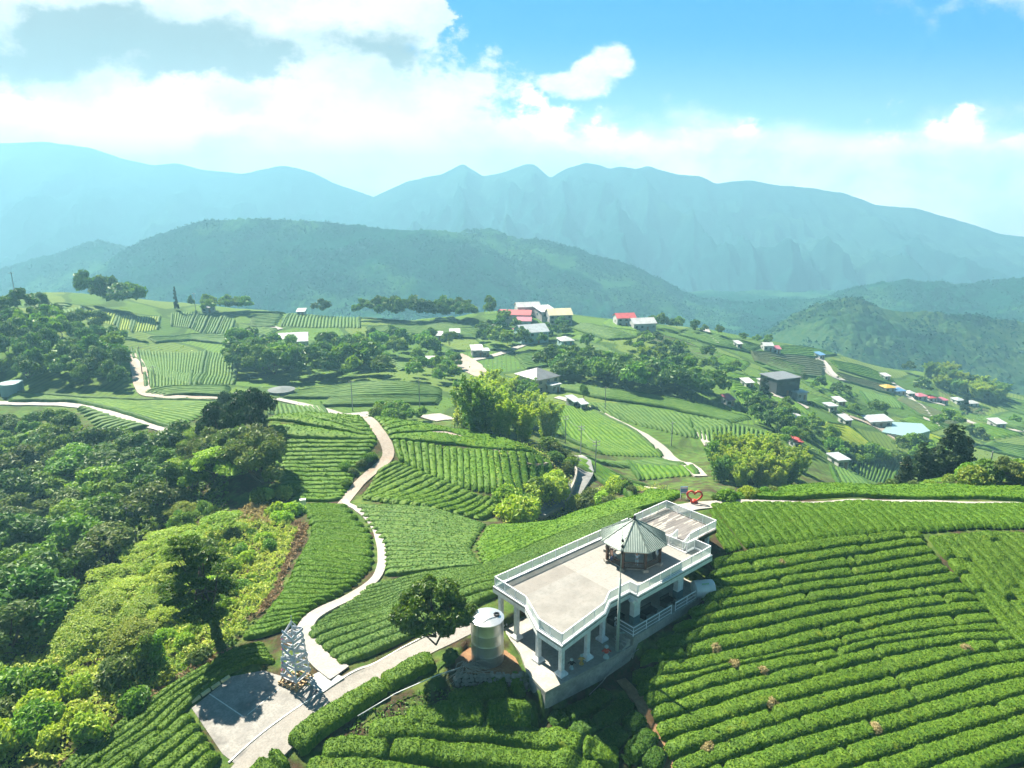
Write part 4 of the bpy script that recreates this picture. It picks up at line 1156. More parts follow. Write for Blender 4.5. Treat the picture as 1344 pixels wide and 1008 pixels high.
railing([(21.65,.45),(28.0,.45),(28.0,7.85),(22.7,7.85)], .52)
railing([(21.2,8.05),(22.6,7.9)], .12, zs=[.0, .52]); railing([(21.2,6.2),(22.6,6.25)], .12, zs=[.0, .52])
# lower terrace rail: plain tubes
railing([(8.4,9.3),(8.4,11.75),(14.6,11.75)], TERR_Z, 1.0, False, 1.9, .06, mid=True)
railing([(15.3,11.75),(21.4,11.75)], TERR_Z, 1.0, False, 1.9, .06, mid=True)

# ------------------------------------------------------------------ pavilion on the deck
CW = np.array([13.6, 71.9]); dl = CW - PA
CS, CT = float(dl @ E1), float(dl @ E2)
def mat_roof():
    m, t, bs = new_mat('pale_green_metal_roof'); p = t.obj()
    col = t.mix(t.smooth(t.noise(p, 1.3, 5, .65), .35, .65), (.31, .385, .34), (.40, .47, .42))
    col = t.mix(t.m('MULTIPLY', t.smooth(t.noise(p, .5, 3, .6), .5, .7), .5), col, (.25, .315, .28))
    t.set(bs.inputs['Base Color'], col); bs.inputs['Roughness'].default_value = .5; bs.inputs['Metallic'].default_value = .1
    return m
M_ROOF = mat_roof()
M_WOOD = mat_plain('dark_brown_timber', (.055, .028, .018), (.08, .042, .025), 3, .6, bump=.2)
M_ORANGE = mat_plain('varnished_eave_board', (.42, .15, .03), (.5, .2, .05), 3, .45)
pav = empty('pavilion', (CW[0], CW[1], 0), 0, 'octagonal open pavilion with pale green ribbed roof and dark timber posts', 'pavilion')
ANG = [math.radians(-74.5 + 45 * k) for k in range(8)]
RP, RE, ZE, ZA = 3.1, 3.85, 2.62, 4.75
mb, rb = MB(), MB()
for k in range(8):
    a0, a1 = ANG[k], ANG[(k + 1) % 8]
    e0 = np.array([RE * math.cos(a0), RE * math.sin(a0), ZE]); e1 = np.array([RE * math.cos(a1), RE * math.sin(a1), ZE])
    i0 = np.array([.12 * math.cos(a0), .12 * math.sin(a0), ZA]); i1 = np.array([.12 * math.cos(a1), .12 * math.sin(a1), ZA])
    dn = np.array([0, 0, -.07])
    mb.add([e0, e1, i1, i0, e0 + dn, e1 + dn, i1 + dn, i0 + dn], [(0, 1, 2, 3), (7, 6, 5, 4), (0, 4, 5, 1)])
    # standing seams, parallel to the fall line
    mid = (e0 + e1) / 2; top = np.array([0, 0, ZA]); fall = top - mid; L = np.linalg.norm(e1 - e0)
    nr = np.cross(e1 - e0, fall); nr /= np.linalg.norm(nr); nr *= np.sign(nr[2])
    for q in range(1, 12):
        f = q / 12; st = e0 + (e1 - e0) * f; ln = 1 - abs(2 * f - 1)
        rb.bar(st + nr * .025, st + fall * ln * .97 + nr * .025, .06, .07, up=nr)
    rb.bar(e0 + nr * .02, i0 + nr * .02, .16, .09, up=(0, 0, 1))
roof = mb.build('roof', M_ROOF, pav); rb.build('seam', mat_plain('roof_seam', (.11, .145, .125), (.15, .19, .165), 3, .55), roof)
mb = MB(); mb.lathe((0, 0, ZA - .1), [(.22, 0), (.24, .12), (.1, .2), (.16, .34), (.12, .5), (.02, .62)], 12); mb.build('finial', M_BLACK, roof, smooth=True)
mb = MB()
for k in range(8):
    a0, a1 = ANG[k], ANG[(k + 1) % 8]
    mb.bar((3.3 * math.cos(a0), 3.3 * math.sin(a0), 2.42), (3.3 * math.cos(a1), 3.3 * math.sin(a1), 2.42), .1, .3)
mb.build('eave_beam', M_ORANGE, pav)
for k in range(8):
    a0 = ANG[k]; x, y = RP * math.cos(a0), RP * math.sin(a0)
    mb = MB(); mb.box((x, y, 1.38), (.28, .28, 2.36), a0); p_ = mb.build('post', M_WOOD, pav)
    mb = MB(); mb.box((x, y, .15), (.62, .62, .3), a0); mb.build('footing', M_WALLST, p_)
for k in range(8):
    if k == 3: continue
    a0, a1 = ANG[k], ANG[(k + 1) % 8]
    A = np.array([RP * math.cos(a0), RP * math.sin(a0), 0]); B = np.array([RP * math.cos(a1), RP * math.sin(a1), 0])
    mb = MB(); q = lambda f, h: A + (B - A) * f + np.array([0, 0, h])
    mb.bar(q(.05, .98), q(.95, .98), .09, .1); mb.bar(q(.05, .36), q(.95, .36), .07, .08)
    for i in range(1, 14): mb.bar(q(.05 + .9 * i / 14, .36), q(.05 + .9 * i / 14, .98), .04, .04)
    mb.build('balustrade', M_WOOD, pav)
mb = MB(); mb.prism([(2.9 * math.cos(a), 2.9 * math.sin(a)) for a in ANG], .02, .12); mb.build('plinth', M_FLOOR, pav)
# benches round the inside
mb = MB()
for k in (5, 6, 1):
    a0, a1 = ANG[k], ANG[(k + 1) % 8]; r = 2.55
    mb.bar((r * math.cos(a0), r * math.sin(a0), .5), (r * math.cos(a1), r * math.sin(a1), .5), .4, .07)
mb.build('bench', M_WOOD, pav)
# decorative wheel hung between two posts
wheel = empty('hanging_wheel', (CW[0] + 2.55, CW[1] - 1.1, 1.55), math.radians(-30), 'blue and white round ornament hanging inside the pavilion at the right', 'ornament')
mb = MB(); mb.tube([(0, .48 * math.cos(a), .48 * math.sin(a)) for a in np.linspace(0, 2 * math.pi, 24, endpoint=False)], .09, 8, closed=True); mb.build('rim', M_WHITE, wheel, smooth=True)
M_BLUE = mat_plain('blue_paint', (.09, .25, .42), (.12, .30, .48), 3, .4)
mb = MB()
for k in range(6):
    a = k * math.pi / 3; mb.bar((0, 0, 0), (0, .48 * math.cos(a), .48 * math.sin(a)), .05, .12)
mb.lathe((0, 0, -.08), [(.12, 0), (.12, .16)], 10); mb.build('spoke', M_BLUE, wheel)
mb = MB(); mb.bar((0, 0, .5), (0, 0, 1.0), .025); mb.build('chain', M_BLACK, wheel)

# ------------------------------------------------------------------ people
def skin_body(name, joints, bones, mat, parent=None, sub=2):
    """joints: list of (x,y,z,radius); joint 0 is the pelvis and roots the skin"""
    me = bpy.data.meshes.new(name)
    me.from_pydata([j[:3] for j in joints], bones, [])
    o = bpy.data.objects.new(name, me); link(o, parent)
    sk = o.modifiers.new('skin', 'SKIN'); sk.use_smooth_shade = True; sk.branch_smoothing = .4
    for k, j in enumerate(joints):
        r = j[3] if isinstance(j[3], tuple) else (j[3], j[3])
        me.skin_vertices[0].data[k].radius = r
        me.skin_vertices[0].data[k].use_root = (k == 0)
    sb = o.modifiers.new('sub', 'SUBSURF'); sb.levels = sub; sb.render_levels = sub
    dg = bpy.context.evaluated_depsgraph_get()
    m2 = bpy.data.meshes.new_from_object(o.evaluated_get(dg))
    o.modifiers.clear(); o.data = m2; m2.name = name
    m2.materials.clear(); m2.materials.append(mat)
    m2.polygons.foreach_set("use_smooth", np.ones(len(m2.polygons), bool))
    return o
M_SKIN = mat_plain('skin', (.50, .30, .21), (.52, .32, .23), 4, .55)
M_HAIR = mat_plain('black_hair', (.012, .01, .009), (.02, .016, .013), 20, .5)
M_CLOTH = mat_plain('pale_blue_cloth', (.50, .62, .72), (.58, .68, .76), 5, .8, bump=.2)
M_BLUES = mat_plain('blue_cloth', (.08, .16, .42), (.10, .20, .48), 6, .8)
M_JEAN = mat_plain('light_denim', (.42, .58, .64), (.5, .64, .7), 6, .8)
def person(loc, rz, label, top, legs, pose):
    root = empty('person', loc, rz, label, 'person')
    sit = pose == 'sit'
    H_ = .86 if not sit else .5
    hipz = .90 if not sit else .50
    # faces local +Y
    J = [(0, 0, hipz, (.15, .11)), (0, .0, hipz + .22, (.14, .10)), (0, -.01, hipz + .42, (.17, .11)), (0, .0, hipz + .55, (.075, .075)), (0, .02, hipz + .63, (.055, .06)), (0, .03, hipz + .71, (.08, .095)), (0, .03, hipz + .80, (.075, .09))]
    Bn = [(0, 1), (1, 2), (2, 3), (3, 4), (4, 5), (5, 6)]
    for sgn in (-1, 1):
        n = len(J)
        if sit:
            J += [(sgn * .10, .03, hipz - .02, .09), (sgn * .12, .42, hipz + .0, .065), (sgn * .12, .46, .10, .045), (sgn * .12, .58, .05, .038)]
        else:
            J += [(sgn * .10, 0, hipz - .08, .092), (sgn * .11, .03, .48, .066), (sgn * .11, -.02, .10, .046), (sgn * .12, .12, .05, .04)]
        Bn += [(0, n), (n, n + 1), (n + 1, n + 2), (n + 2, n + 3)]
        m_ = len(J)
        if sit:
            J += [(sgn * .20, -.01, hipz + .46, .06), (sgn * .24, .06, hipz + .2, .045), (sgn * .14, .26, hipz + .12, .034), (sgn * .11, .33, hipz + .11, .028)]
        else:
            J += [(sgn * .20, .0, hipz + .47, .06), (sgn * .25, .16, hipz + .33, .045), (sgn * .09, .36, hipz + .60, .034), (sgn * .07, .40, hipz + .66, .028)]
        Bn += [(2, m_), (m_, m_ + 1), (m_ + 1, m_ + 2), (m_ + 2, m_ + 3)]
        for f in range(4):
            k = len(J); b = J[m_ + 3]
            J += [(b[0] + sgn * (.024 - .016 * f), b[1] + .03, b[2] + .035 + .004 * f, .009), (b[0] + sgn * (.022 - .016 * f) - sgn * .01, b[1] + .055, b[2] + .06 + .004 * f, .008)]
            Bn += [(m_ + 3, k), (k, k + 1)]
        k = len(J); b = J[m_ + 3]; J += [(b[0] - sgn * .035, b[1] + .005, b[2] + .03, .010)]; Bn += [(m_ + 3, k)]
    body = skin_body('body', J, Bn, M_SKIN, root)
    # clothes: the same skeleton a little wider
    t_ = J[:4]; tj = [(a, b, c, (r[0] + .018, r[1] + .018) if isinstance(r, tuple) else r) for a, b, c, r in t_]
    tj[3] = (tj[3][0], tj[3][1], hipz + .50, (.10, .09))
    tb = [(0, 1), (1, 2), (2, 3)]
    for sgn, m_ in ((-1, 7 + 4), (1, 7 + 4 + 4 + 9 + 4)):
        k = len(tj); tj += [J[m_][:3] + (.078,), J[m_ + 1][:3] + (.062,)]; tb += [(2, k), (k, k + 1)]
    skin_body('shirt', tj, tb, top, root)
    lj = [(0, 0, hipz + .03, (.165, .125))]; lb = []
    for m_ in (7, 7 + 4 + 4 + 9):
        k = len(lj); lj += [J[m_][:3] + (.108,), J[m_ + 1][:3] + (.082,), J[m_ + 2][:3] + (.06,)]; lb += [(0, k), (k, k + 1), (k + 1, k + 2)]
    skin_body('trousers', lj, lb, legs, root)
    hz = hipz + .78
    mb = MB()
    mb.lathe((0, .01, hz - .06), [(.085, -.05), (.105, .02), (.108, .08), (.09, .14), (.05, .175), (.005, .185)], 14); h = mb.build('hair', M_HAIR, root, smooth=True)
    fb = MB()
    for sgn in (-1, 1):
        fb.box((sgn * .032, .115, hz - .035), (.022, .012, .012))
    fb.box((0, .118, hz - .105), (.045, .012, .012)); fb.build('eye', M_BLACK, root)
    nb = MB(); nb.add([(-.014, .112, hz - .085), (.014, .112, hz - .085), (0, .14, hz - .08), (0, .115, hz - .035)], [(0, 1, 2), (0, 2, 3), (2, 1, 3)]); nb.build('nose', M_SKIN, root)
    for sgn in (-1, 1):
        eb = MB(); eb.lathe((sgn * .092, .02, hz - .075), [(.006, 0), (.022, .012), (.024, .04), (.008, .055)], 8); eb.build('ear', M_SKIN, root, smooth=True)
    return root
person((CW[0] + .1, CW[1] - 2.0, .12), math.radians(-35), 'standing person in pale blue clothes raising a phone inside the pavilion', M_CLOTH, M_JEAN, 'stand')
mb = MB(); ph = np.array([CW[0] + .1, CW[1] - 2.0]) + np.array([math.sin(math.radians(35)), math.cos(math.radians(35))]) * .45
mb.box((ph[0], ph[1], .12 + 1.60), (.085, .02, .16), math.radians(-35)); o = mb.build('phone', M_BLACK); tag(o, 'small black phone held up by the standing person', 'phone')
person((CW[0] - 2.15, CW[1] - .95, .12), math.radians(110), 'seated person in dark clothes behind the pavilion balustrade at the left', M_WHITE, M_BLUES, 'sit')

# ------------------------------------------------------------------ things round the deck
M_STEEL = mat_plain('stainless_steel', (.50, .53, .52), (.60, .62, .61), .8, .42, .85, c3=(.45, .47, .46))
def L3(s, t, z): x, y = L2(s, t); return (float(x), float(y), z)
# upright water tank
tx, ty = float(_tk[0]) - .02, float(_tk[1]) + .6
tank = empty('water_tank', (tx, ty, -4.55), 0, 'tall upright stainless steel water tank beside the deck and round tree', 'water tank'); tank.scale = (.95, .95, .93)
mb = MB(); RT = 1.68
prof = [(RT * .98, 0)]
for k in range(4):
    z = .05 + k * 1.22
    prof += [(RT, z), (RT, z + 1.1), (RT + .012, z + 1.13), (RT + .012, z + 1.19), (RT, z + 1.22)]
mb.lathe((0, 0, 0), prof, 48); autosmooth(mb.build('body', M_STEEL, tank), 50)
M_LID = mat_plain('bright_steel_lid', (.66, .67, .67), (.74, .75, .75), 1.2, .34, .75, c3=(.55, .56, .56))
mb = MB(); mb.lathe((0, 0, 4.93), [(RT + .05, 0), (RT + .05, .08), (RT * .6, .27), (.05, .40)], 48); lid = autosmooth(mb.build('lid', M_LID, tank), 30)
mb = MB(); mb.lathe((.95, .1, 5.08), [(.32, 0), (.32, .28), (.22, .28), (.22, .1)], 20); mb.build('hatch', M_BLACK, lid)
mb = MB(); mb.tube([(1.1, -.2, 5.2), (.2, -.7, 5.32), (-.6, -1.3, 5.2), (-.95, -1.5, 4.9), (-1.0, -1.55, 3.2), (-1.05, -1.5, 1.5), (-1.15, -1.5, .1)], .035, 8); mb.build('pipe', M_STEEL, tank, smooth=True)
# lying tank by the terrace
hx, hy, hz_ = L3(20.9, 11.35, TERR_Z)
hx, hy = at_y(923, 772, 70.0)[:2]; hz_ = float(hgt(hx, hy))
lt = empty('horizontal_tank', (hx, hy, hz_), PANG - .55, 'lying cylindrical steel tank on legs at the right end of the terrace', 'water tank')
mb = MB()
pr = [(.08, -1.32), (.6, -1.24), (.93, -1.1), (.96, -.98), (.96, -.5), (.985, -.48), (.985, -.42), (.96, -.4), (.96, .4), (.985, .42), (.985, .48), (.96, .5), (.96, .98), (.93, 1.1), (.6, 1.24), (.08, 1.32)]
mb.lathe((0, 0, 0), pr, 32); b = autosmooth(mb.build('body', mat_plain('brushed_pale_steel', (.58, .60, .60), (.66, .68, .67), 1.5, .45, .25), lt), 40); b.rotation_euler = (0, math.pi / 2, 0); b.location = (0, 0, 1.75)
mb = MB(); mb.box((0, 0, 1.75 + .96), (.4, .02, .02)); 
for k in range(5): mb.box((-.35 + .17 * k, -.42, 1.75 + .875), (.1, .3, .02))
M_GREEN = mat_plain('green_print', (.22, .55, .08), (.25, .6, .1), 5, .5); mb.build('green_label', M_GREEN, lt)
mb = MB()
for sx_ in (-.8, .8):
    for sy_ in (-.6, .6): mb.box((sx_, sy_, .5), (.12, .12, 1.3))
    mb.box((sx_, 0, 1.05), (.1, 1.5, .12))
mb.build('leg_frame', M_STEEL, lt)
mb = MB(); mb.tube([(1.3, 0, 1.75), (1.75, 0, 1.75), (1.8, 0, 1.5)], .06, 8); mb.build('pipe', M_STEEL, lt, smooth=True)
# benches on the terrace
for i, (s, t, L_, lab) in enumerate(((12.4, 10.4, 1.9, 'black boxy bench between the two wide columns under the deck'), (15.6, 10.5, 1.5, 'black boxy bench by the gap in the terrace rail'), (9.0, 8.9, 1.8, 'black boxy bench at the top of the lower steps'))):
    b = empty('bench', L3(s, t, TERR_Z), PANG, lab, 'bench', 'black benches under the deck')
    mb = MB(); mb.box((0, 0, .62), (L_, 1.0, .12)); mb.build('seat', M_BLACK, b)
    mb = MB()
    for a in (-1, 1): mb.box((a * (L_ / 2 - .1), 0, .28), (.12, .9, .56))
    mb.build('support', M_BLACK, b)
    mb = MB(); mb.box((0, .46, .85), (L_, .08, .34)); mb.build('backrest', M_BLACK, b)
# concrete pole with a slim mast
px_, py_, _ = L3(6.35, 11.45, 0)
pole = empty('lamp_mast', (px_, py_, FLOOR_Z), 0, 'tall grey-green pole with a slim mast standing at the deck front', 'pole')
M_POLE = mat_plain('grey_green_pole', (.30, .36, .34), (.36, .42, .40), 1.5, .7)
mb = MB(); mb.tube([(0, 0, 0), (0, 0, 8.1)], [.17, .11], 14); mb.build('shaft', M_POLE, pole, smooth=True)
mb = MB(); mb.tube([(0, 0, 8.1), (0, 0, 13.8)], [.04, .03], 8)
mb.build('mast', M_POLE, pole, smooth=True)
mb = MB()
for z in (11.6, 11.0, 12.2): mb.box((.06, -.08, z), (.22, .16, .26))
mb.build('bracket', M_BLACK, pole)
mb = MB(); mb.box((.42, 0, 2.1), (.5, .12, .1)); mb.build('arm', M_POLE, pole)
# little painted figures on the lower floor
def figurine(px, py, hh, cols, lab):
    x, y, z = at_z(px, py, FLOOR_Z)
    r = empty('garden_figure', (x, y, FLOOR_Z), 0, lab, 'garden figure', 'painted figures under the deck')
    names = ('stand', 'torso', 'head')
    profs = ([(.24, 0), (.24, .06), (.10, .30), (.09, .42)], [(.12, .40), (.21, .52), (.19, .68), (.10, .80)], [(.06, .78), (.15, .86), (.16, .95), (.08, 1.04), (.01, 1.06)])
    for nme, pr, c in zip(names, profs, cols):
        mb = MB(); mb.lathe((0, 0, 0), [(a * hh * .95, h_ * hh) for a, h_ in pr], 14); mb.build(nme, c, r, smooth=True)
    for sgn in (-1, 1):
        mb = MB(); mb.bar((sgn * .15 * hh, 0, .66 * hh), (sgn * .34 * hh, -.1 * hh, .58 * hh), .07 * hh); mb.build('arm', cols[1], r)
M_AQUA = mat_plain('aqua_paint', (.34, .42, .42), (.42, .5, .5), 4, .5); M_RED = mat_plain('red_paint', (.45, .035, .015), (.52, .05, .02), 3, .4); M_YEL = mat_plain('ochre_paint', (.45, .26, .04), (.5, .3, .06), 4, .5)
figurine(795.5, 863, 1.35, (M_AQUA, M_RED, M_AQUA), 'tallest painted figure, red body and pale head, near the grey pole')
figurine(750, 877.5, 1.1, (M_AQUA, M_BLACK, M_AQUA), 'small painted figure with black and ochre body nearest the front column')
figurine(763, 871.5, 1.05, (M_YEL, M_YEL, M_AQUA), 'small ochre figure between the front column and the next one')

# tank mound: rough stones
def stone(c, r, seed):
    rg = np.random.default_rng(seed)
    import bmesh
    bm = bmesh.new(); bmesh.ops.create_icosphere(bm, subdivisions=2, radius=1)
    for v in bm.verts:
        n = 1 + .22 * float(noise2(v.co.x * 1.3 + seed, v.co.y * 1.3 + v.co.z, seed))
        v.co = Vector((v.co.x * n * r[0], v.co.y * n * r[1], v.co.z * n * r[2]))
    V = [tuple(v.co + Vector(c)) for v in bm.verts]; F = [tuple(v.index for v in f.verts) for f in bm.faces]
    bm.free(); return V, F
M_STONE = mat_plain('mossy_stone', (.20, .19, .16), (.30, .28, .24), 2, .9, bump=.4, c3=(.10, .12, .06))
rw = empty('stone_wall', (-2, 57.8, -6.1), 0, 'low rough stone wall holding the soil below the steel tank', 'stone wall')
k = 0
mb = MB()
for lev in range(4):
    for i in range(17):
        rg = np.random.default_rng(k + 50)
        V, F = stone((-3.4 + i * .41 + rg.uniform(-.12, .12) + .2 * (lev % 2), rg.uniform(-.1, .1) + lev * .07, .1 + lev * .42 + rg.uniform(-.07, .07)), (rg.uniform(.24, .36), .34, rg.uniform(.22, .33)), k)
        mb.add(V, F); k += 1
mb.build('rubble', M_STONE, rw, smooth=True)
# pipe lying along the hedge and down the slope
mb = MB(); P = cast([(470, 947), (520, 917), (575, 893), (612, 880)]); mb.tube([(p[0], p[1], p[2] + .55) for p in P], .045, 8); o = mb.build('drain_pipe', M_PAINT, smooth=True); tag(o, 'long thin white pipe lying behind the roadside hedge', 'pipe')
mb = MB(); P = cast([(773, 921), (790, 905), (806, 885), (820, 873), (838, 862)]); mb.tube([(p[0], p[1], p[2] + .7) for p in P], .045, 8); o = mb.build('drain_pipe', MATS['stained_retaining_wall'], smooth=True); tag(o, 'white pipe running down beside the deck foundation wall', 'pipe')

# ------------------------------------------------------------------ heart, sign
hp = cast1(911, 661, 80)
heart = empty('heart_sculpture', (hp[0], hp[1], hp[2] - .1), math.radians(-8), 'large red heart-shaped frame standing beside the lane', 'sculpture'); heart.scale = (.86, .86, .86)
pts = []
for k in range(40):
    a = 2 * math.pi * k / 40
    pts.append((16 * math.sin(a) ** 3 / 16 * 1.12, 0, (13 * math.cos(a) - 5 * math.cos(2 * a) - 2 * math.cos(3 * a) - math.cos(4 * a)) / 16 * 1.12 + 1.25))
mb = MB(); mb.tube(pts, .16, 10, closed=True); mb.build('frame', M_RED, heart, smooth=True)
mb = MB(); mb.lathe((0, .05, .0), [(.55, 0), (.6, .3), (.45, .62), (.2, .75), (.02, .78)], 16); mb.build('base', M_RED, heart, smooth=True)
q = cast1(897, 656, 80)
sg = empty('sign_post', (q[0], q[1], q[2]), 0, 'small blue and white sign on two legs left of the red heart', 'sign')
mb = MB(); mb.box((0, 0, 1.4), (.95, .08, 1.0)); mb.build('board', M_BLUE, sg)
mb = MB(); mb.box((0, -.05, 1.75), (.9, .03, .22)); mb.box((0, -.05, 1.05), (.9, .03, .1)); mb.build('stripe', M_WHITE, sg)
for a in (-.42, .42):
    mb = MB(); mb.box((a, 0, .45), (.08, .08, 1.3)); mb.build('leg', M_WHITE, sg)

# ------------------------------------------------------------------ timber tower of sign boards beside the pad
tp = cast1(387, 897)
tow = empty('board_tower', (tp[0] + .1, tp[1] + .3, float(hgt(tp[0], tp[1]))), math.radians(-28), 'tall lattice tower of blue-grey slanting boards on a timber base', 'tower'); tow.scale = (.9, .9, .93)
M_BOARD = mat_plain('blue_grey_board', (.36, .42, .50), (.46, .51, .57), 2.5, .6, c3=(.46, .46, .50)); M_TIMB = mat_plain('yellow_timber', (.34, .22, .11), (.44, .31, .16), 3, .7)
M_PALE = mat_plain('pale_frame', (.60, .60, .61), (.68, .68, .68), 3, .5)
Ht, wb, wt_ = 4.9, .98, .70
cor = lambda k, z: np.array([[-1, 1, 1, -1][k], [-1, -1, 1, 1][k], 0]) * (wb + (wt_ - wb) * z / Ht) + np.array([0, 0, z + .75])
mb = MB()
for k in range(4): mb.bar(cor(k, -.2), cor(k, Ht), .10)
for z in (.0, 1.4, 2.8, 4.2, Ht):
    for k in range(4): mb.bar(cor(k, z), cor((k + 1) % 4, z), .07)
mb.build('frame', M_PALE, tow)
rg = np.random.default_rng(4)
for z in (.35, 1.05, 1.75, 2.45, 3.15, 3.85, 4.55, 5.2):
    for k in range(4):
        if rg.random() < .22: continue
        dz = rg.uniform(-.6, .6); a, b = cor(k, z + dz), cor((k + 1) % 4, z - dz)
        e = (b - a); a2, b2 = a - e * rg.uniform(.0, .12), b + e * rg.uniform(.0, .12)
        nr = np.cross(e, (0, 0, 1)); nr /= np.linalg.norm(nr)
        mb = MB(); mb.bar(a2 + nr * .08, b2 + nr * .08, .05, .30); mb.build('board', M_BOARD, tow)
M_PINK = mat_plain('pink_knob', (.6, .12, .35), (.6, .12, .35), 1, .5)
for z in (1.0, 1.8, 3.4, 4.6):
    mb = MB(); mb.lathe(cor(0, z) + np.array([.05, -.12, 0]), [(.02, -.1), (.11, 0), (.02, .1)], 8); mb.build('knob', M_PINK, tow)
mb = MB()
for k in range(4): mb.bar(cor(k, Ht), np.array([.0, .0, Ht + 2.3]), .07)
mb.bar((0, 0, Ht + 1.4), (.05, 0, Ht + 2.9), .05); mb.build('spire', M_PALE, tow)
mb = MB()
for k in range(5):
    mb.bar((-1.4 + .1 * k, -1.25 + .6 * k, .28 + .05 * (k % 2)), (1.4, -1.2 + .58 * k, .3), .16, .14)
    mb.bar((-1.25 + .6 * k, -1.4, .12), (-1.2 + .6 * k, 1.4, .14), .16, .14)
for k in range(4): mb.bar(cor(k, -.2) * np.array([1.3, 1.3, 0]), cor(k, .1), .14)
mb.build('timber_base', M_TIMB, tow)
# boarded landing and long kerb stones
bd = [(400, 893), (428, 880), (452, 893), (422, 912)]
bw = cast(bd); poly_sheet('boardwalk', bw, mat_plain('grey_boards', (.34, .35, .35), (.42, .43, .42), 2, .8), .16, lambda x, y: float(pad_z(x, y)) + .02)
a_, b_ = cast1(251, 925), cast1(303, 889)
for i in range(4):
    f0 = a_ + (b_ - a_) * (i * .25 + .01); f1 = a_ + (b_ - a_) * (i * .25 + .22)
    ks = MB(); ks.bar((f0[0], f0[1], float(pad_z(f0[0], f0[1])) + .16), (f1[0], f1[1], float(pad_z(f1[0], f1[1])) + .16), .28, .26)
    o = ks.build('kerb_stone', mat_plain('yellow_kerb_paint', (.62, .56, .26), (.66, .62, .36), 3, .8) if i == 0 else MATS['yellow_kerb_paint']); tag(o, 'worn yellow kerb stone at the pad edge, {} from the near corner'.format(ordinal(i)), 'kerb stone', 'kerb stones along the pad')
# ------------------------------------------------------------------ trees and wild growth
LEAF_DARK = mat_leaf('leaf_dark', (0.058, 0.131, 0.028), (0.082, 0.169, 0.032), (0.170, 0.286, 0.047), .3, .25)
LEAF_MID = mat_leaf('leaf_mid', (0.100, 0.212, 0.032), (0.143, 0.264, 0.035), (0.266, 0.401, 0.053), .3, .3)
LEAF_LIGHT = mat_leaf('leaf_light', (0.206, 0.340, 0.045), (0.271, 0.403, 0.054), (0.490, 0.558, 0.092), .3, .35)
LEAF_BAMBOO = mat_leaf('leaf_bamboo', (.20, .33, .03), (.29, .41, .036), (.50, .55, .10), .22, .45, .55, .2)
LEAF_OLIVE = mat_leaf('leaf_olive', (.085, .150, .030), (.11, .175, .035), (.24, .28, .09), .35, .3, .55, .25)
LEAF_HERO = mat_leaf('leaf_glossy', (.055, .125, .014), (.085, .165, .018), (.20, .28, .035), .9, .3, .45, 0.0, .35)
LEAF_DRY = mat_leaf('leaf_dry', (.22, .14, .075), (.30, .205, .11), (.44, .35, .20), .6, .2, .8, 0.0)
LEAF_STRAW = mat_leaf('leaf_straw', (.34, .28, .12), (.42, .34, .16), (.55, .47, .25), .6, .25, .8, 0.0)
LEAF_WILD = mat_leaf('leaf_wild', (0.189, 0.326, 0.045), (0.343, 0.435, 0.083), (0.682, 0.673, 0.175), .16, .35, .6, 0.0)
LEAF_BANANA = mat_leaf('leaf_banana', (0.108, 0.220, 0.030), (0.151, 0.270, 0.040), (0.216, 0.340, 0.060), .5, .4, .4, .2)
LEAF_CONIFER = mat_leaf('leaf_conifer', (.018, .052, .014), (.028, .070, .016), (.06, .12, .025), .3, .2)
BARK = mat_plain('bark', (.075, .055, .04), (.12, .095, .07), 2.5, .9, bump=.4)
BARK_PALE = mat_plain('pale_bark', (.28, .25, .20), (.36, .32, .27), 2.5, .85, bump=.3)

def rdir(n, rg, zmin=-1.0):
    v = rg.normal(0, 1, (n * 3, 3)); v /= np.linalg.norm(v, axis=1)[:, None]
    return v[v[:, 2] > zmin][:n]

def blobs_crown(blobs, ncards, size, rg, inner=.25, tilt=.55, asp=1.5, flat=0.0, droop=0.0):
    """blobs: (centre, radii) ; leaves on an uneven shell of each blob"""
    vol = np.array([max(b[1][0] * b[1][1], .05) for b in blobs]); cnt = (ncards * vol / vol.sum()).astype(int) + 3
    C, N = [], []
    for (c, r), k in zip(blobs, cnt):
        d = rdir(k, rg, -.75); k = len(d)
        lump = 1 + .28 * noise2(d[:, 0] * 2.6 + c[0], d[:, 1] * 2.6 + d[:, 2] * 1.7 + c[1], 5)
        rad = np.where(rg.random(k) < inner, rg.uniform(.45, .85, k), rg.uniform(.86, 1.08, k)) * lump
        p = np.asarray(c) + d * np.asarray(r) * rad[:, None]
        n_ = d / np.asarray(r); n_ /= np.linalg.norm(n_, axis=1)[:, None]
        if flat: n_ = n_ * (1 - flat) + np.array([0, 0, flat])
        C.append(p); N.append(n_)
    C, N = np.concatenate(C), np.concatenate(N)
    return cards_at(C, N, size, rg, tilt, asp, droop)

def mesh_cards(name, V, F, mat, rg):
    return raw_mesh(name, V, F, [mat], smooth=False, attrs={'rnd': rg.random(len(F))})

def trunk_mesh(name, h, r, mat, rg, limbs=(), lean=(0, 0)):
    mb = MB()
    z = np.linspace(-1.0, h, 8); w = rg.normal(0, r * .35, (8, 2)); w[:2] = 0
    pts = np.c_[w[:, 0] + lean[0] * (z / h) ** 1.5 * (z > 0), w[:, 1] + lean[1] * (z / h) ** 1.5 * (z > 0), z]
    mb.tube(pts, np.linspace(r * 1.25, r * .35, 8), 8)
    for c in limbs:
        a = pts[rg.integers(3, 6)]; c = np.asarray(c, float)
        mid = a * .5 + c * .5 + np.array([0, 0, -.12 * np.linalg.norm(c - a)])
        mb.tube([a, mid, a * .12 + c * .88], [r * .5, r * .34, r * .12], 6)
    me = bpy.data.meshes.new(name); me.from_pydata(np.concatenate(mb.v).tolist(), [], mb.f); me.materials.append(mat)
    me.polygons.foreach_set("use_smooth", np.ones(len(mb.f), bool)); me.update()
    return me

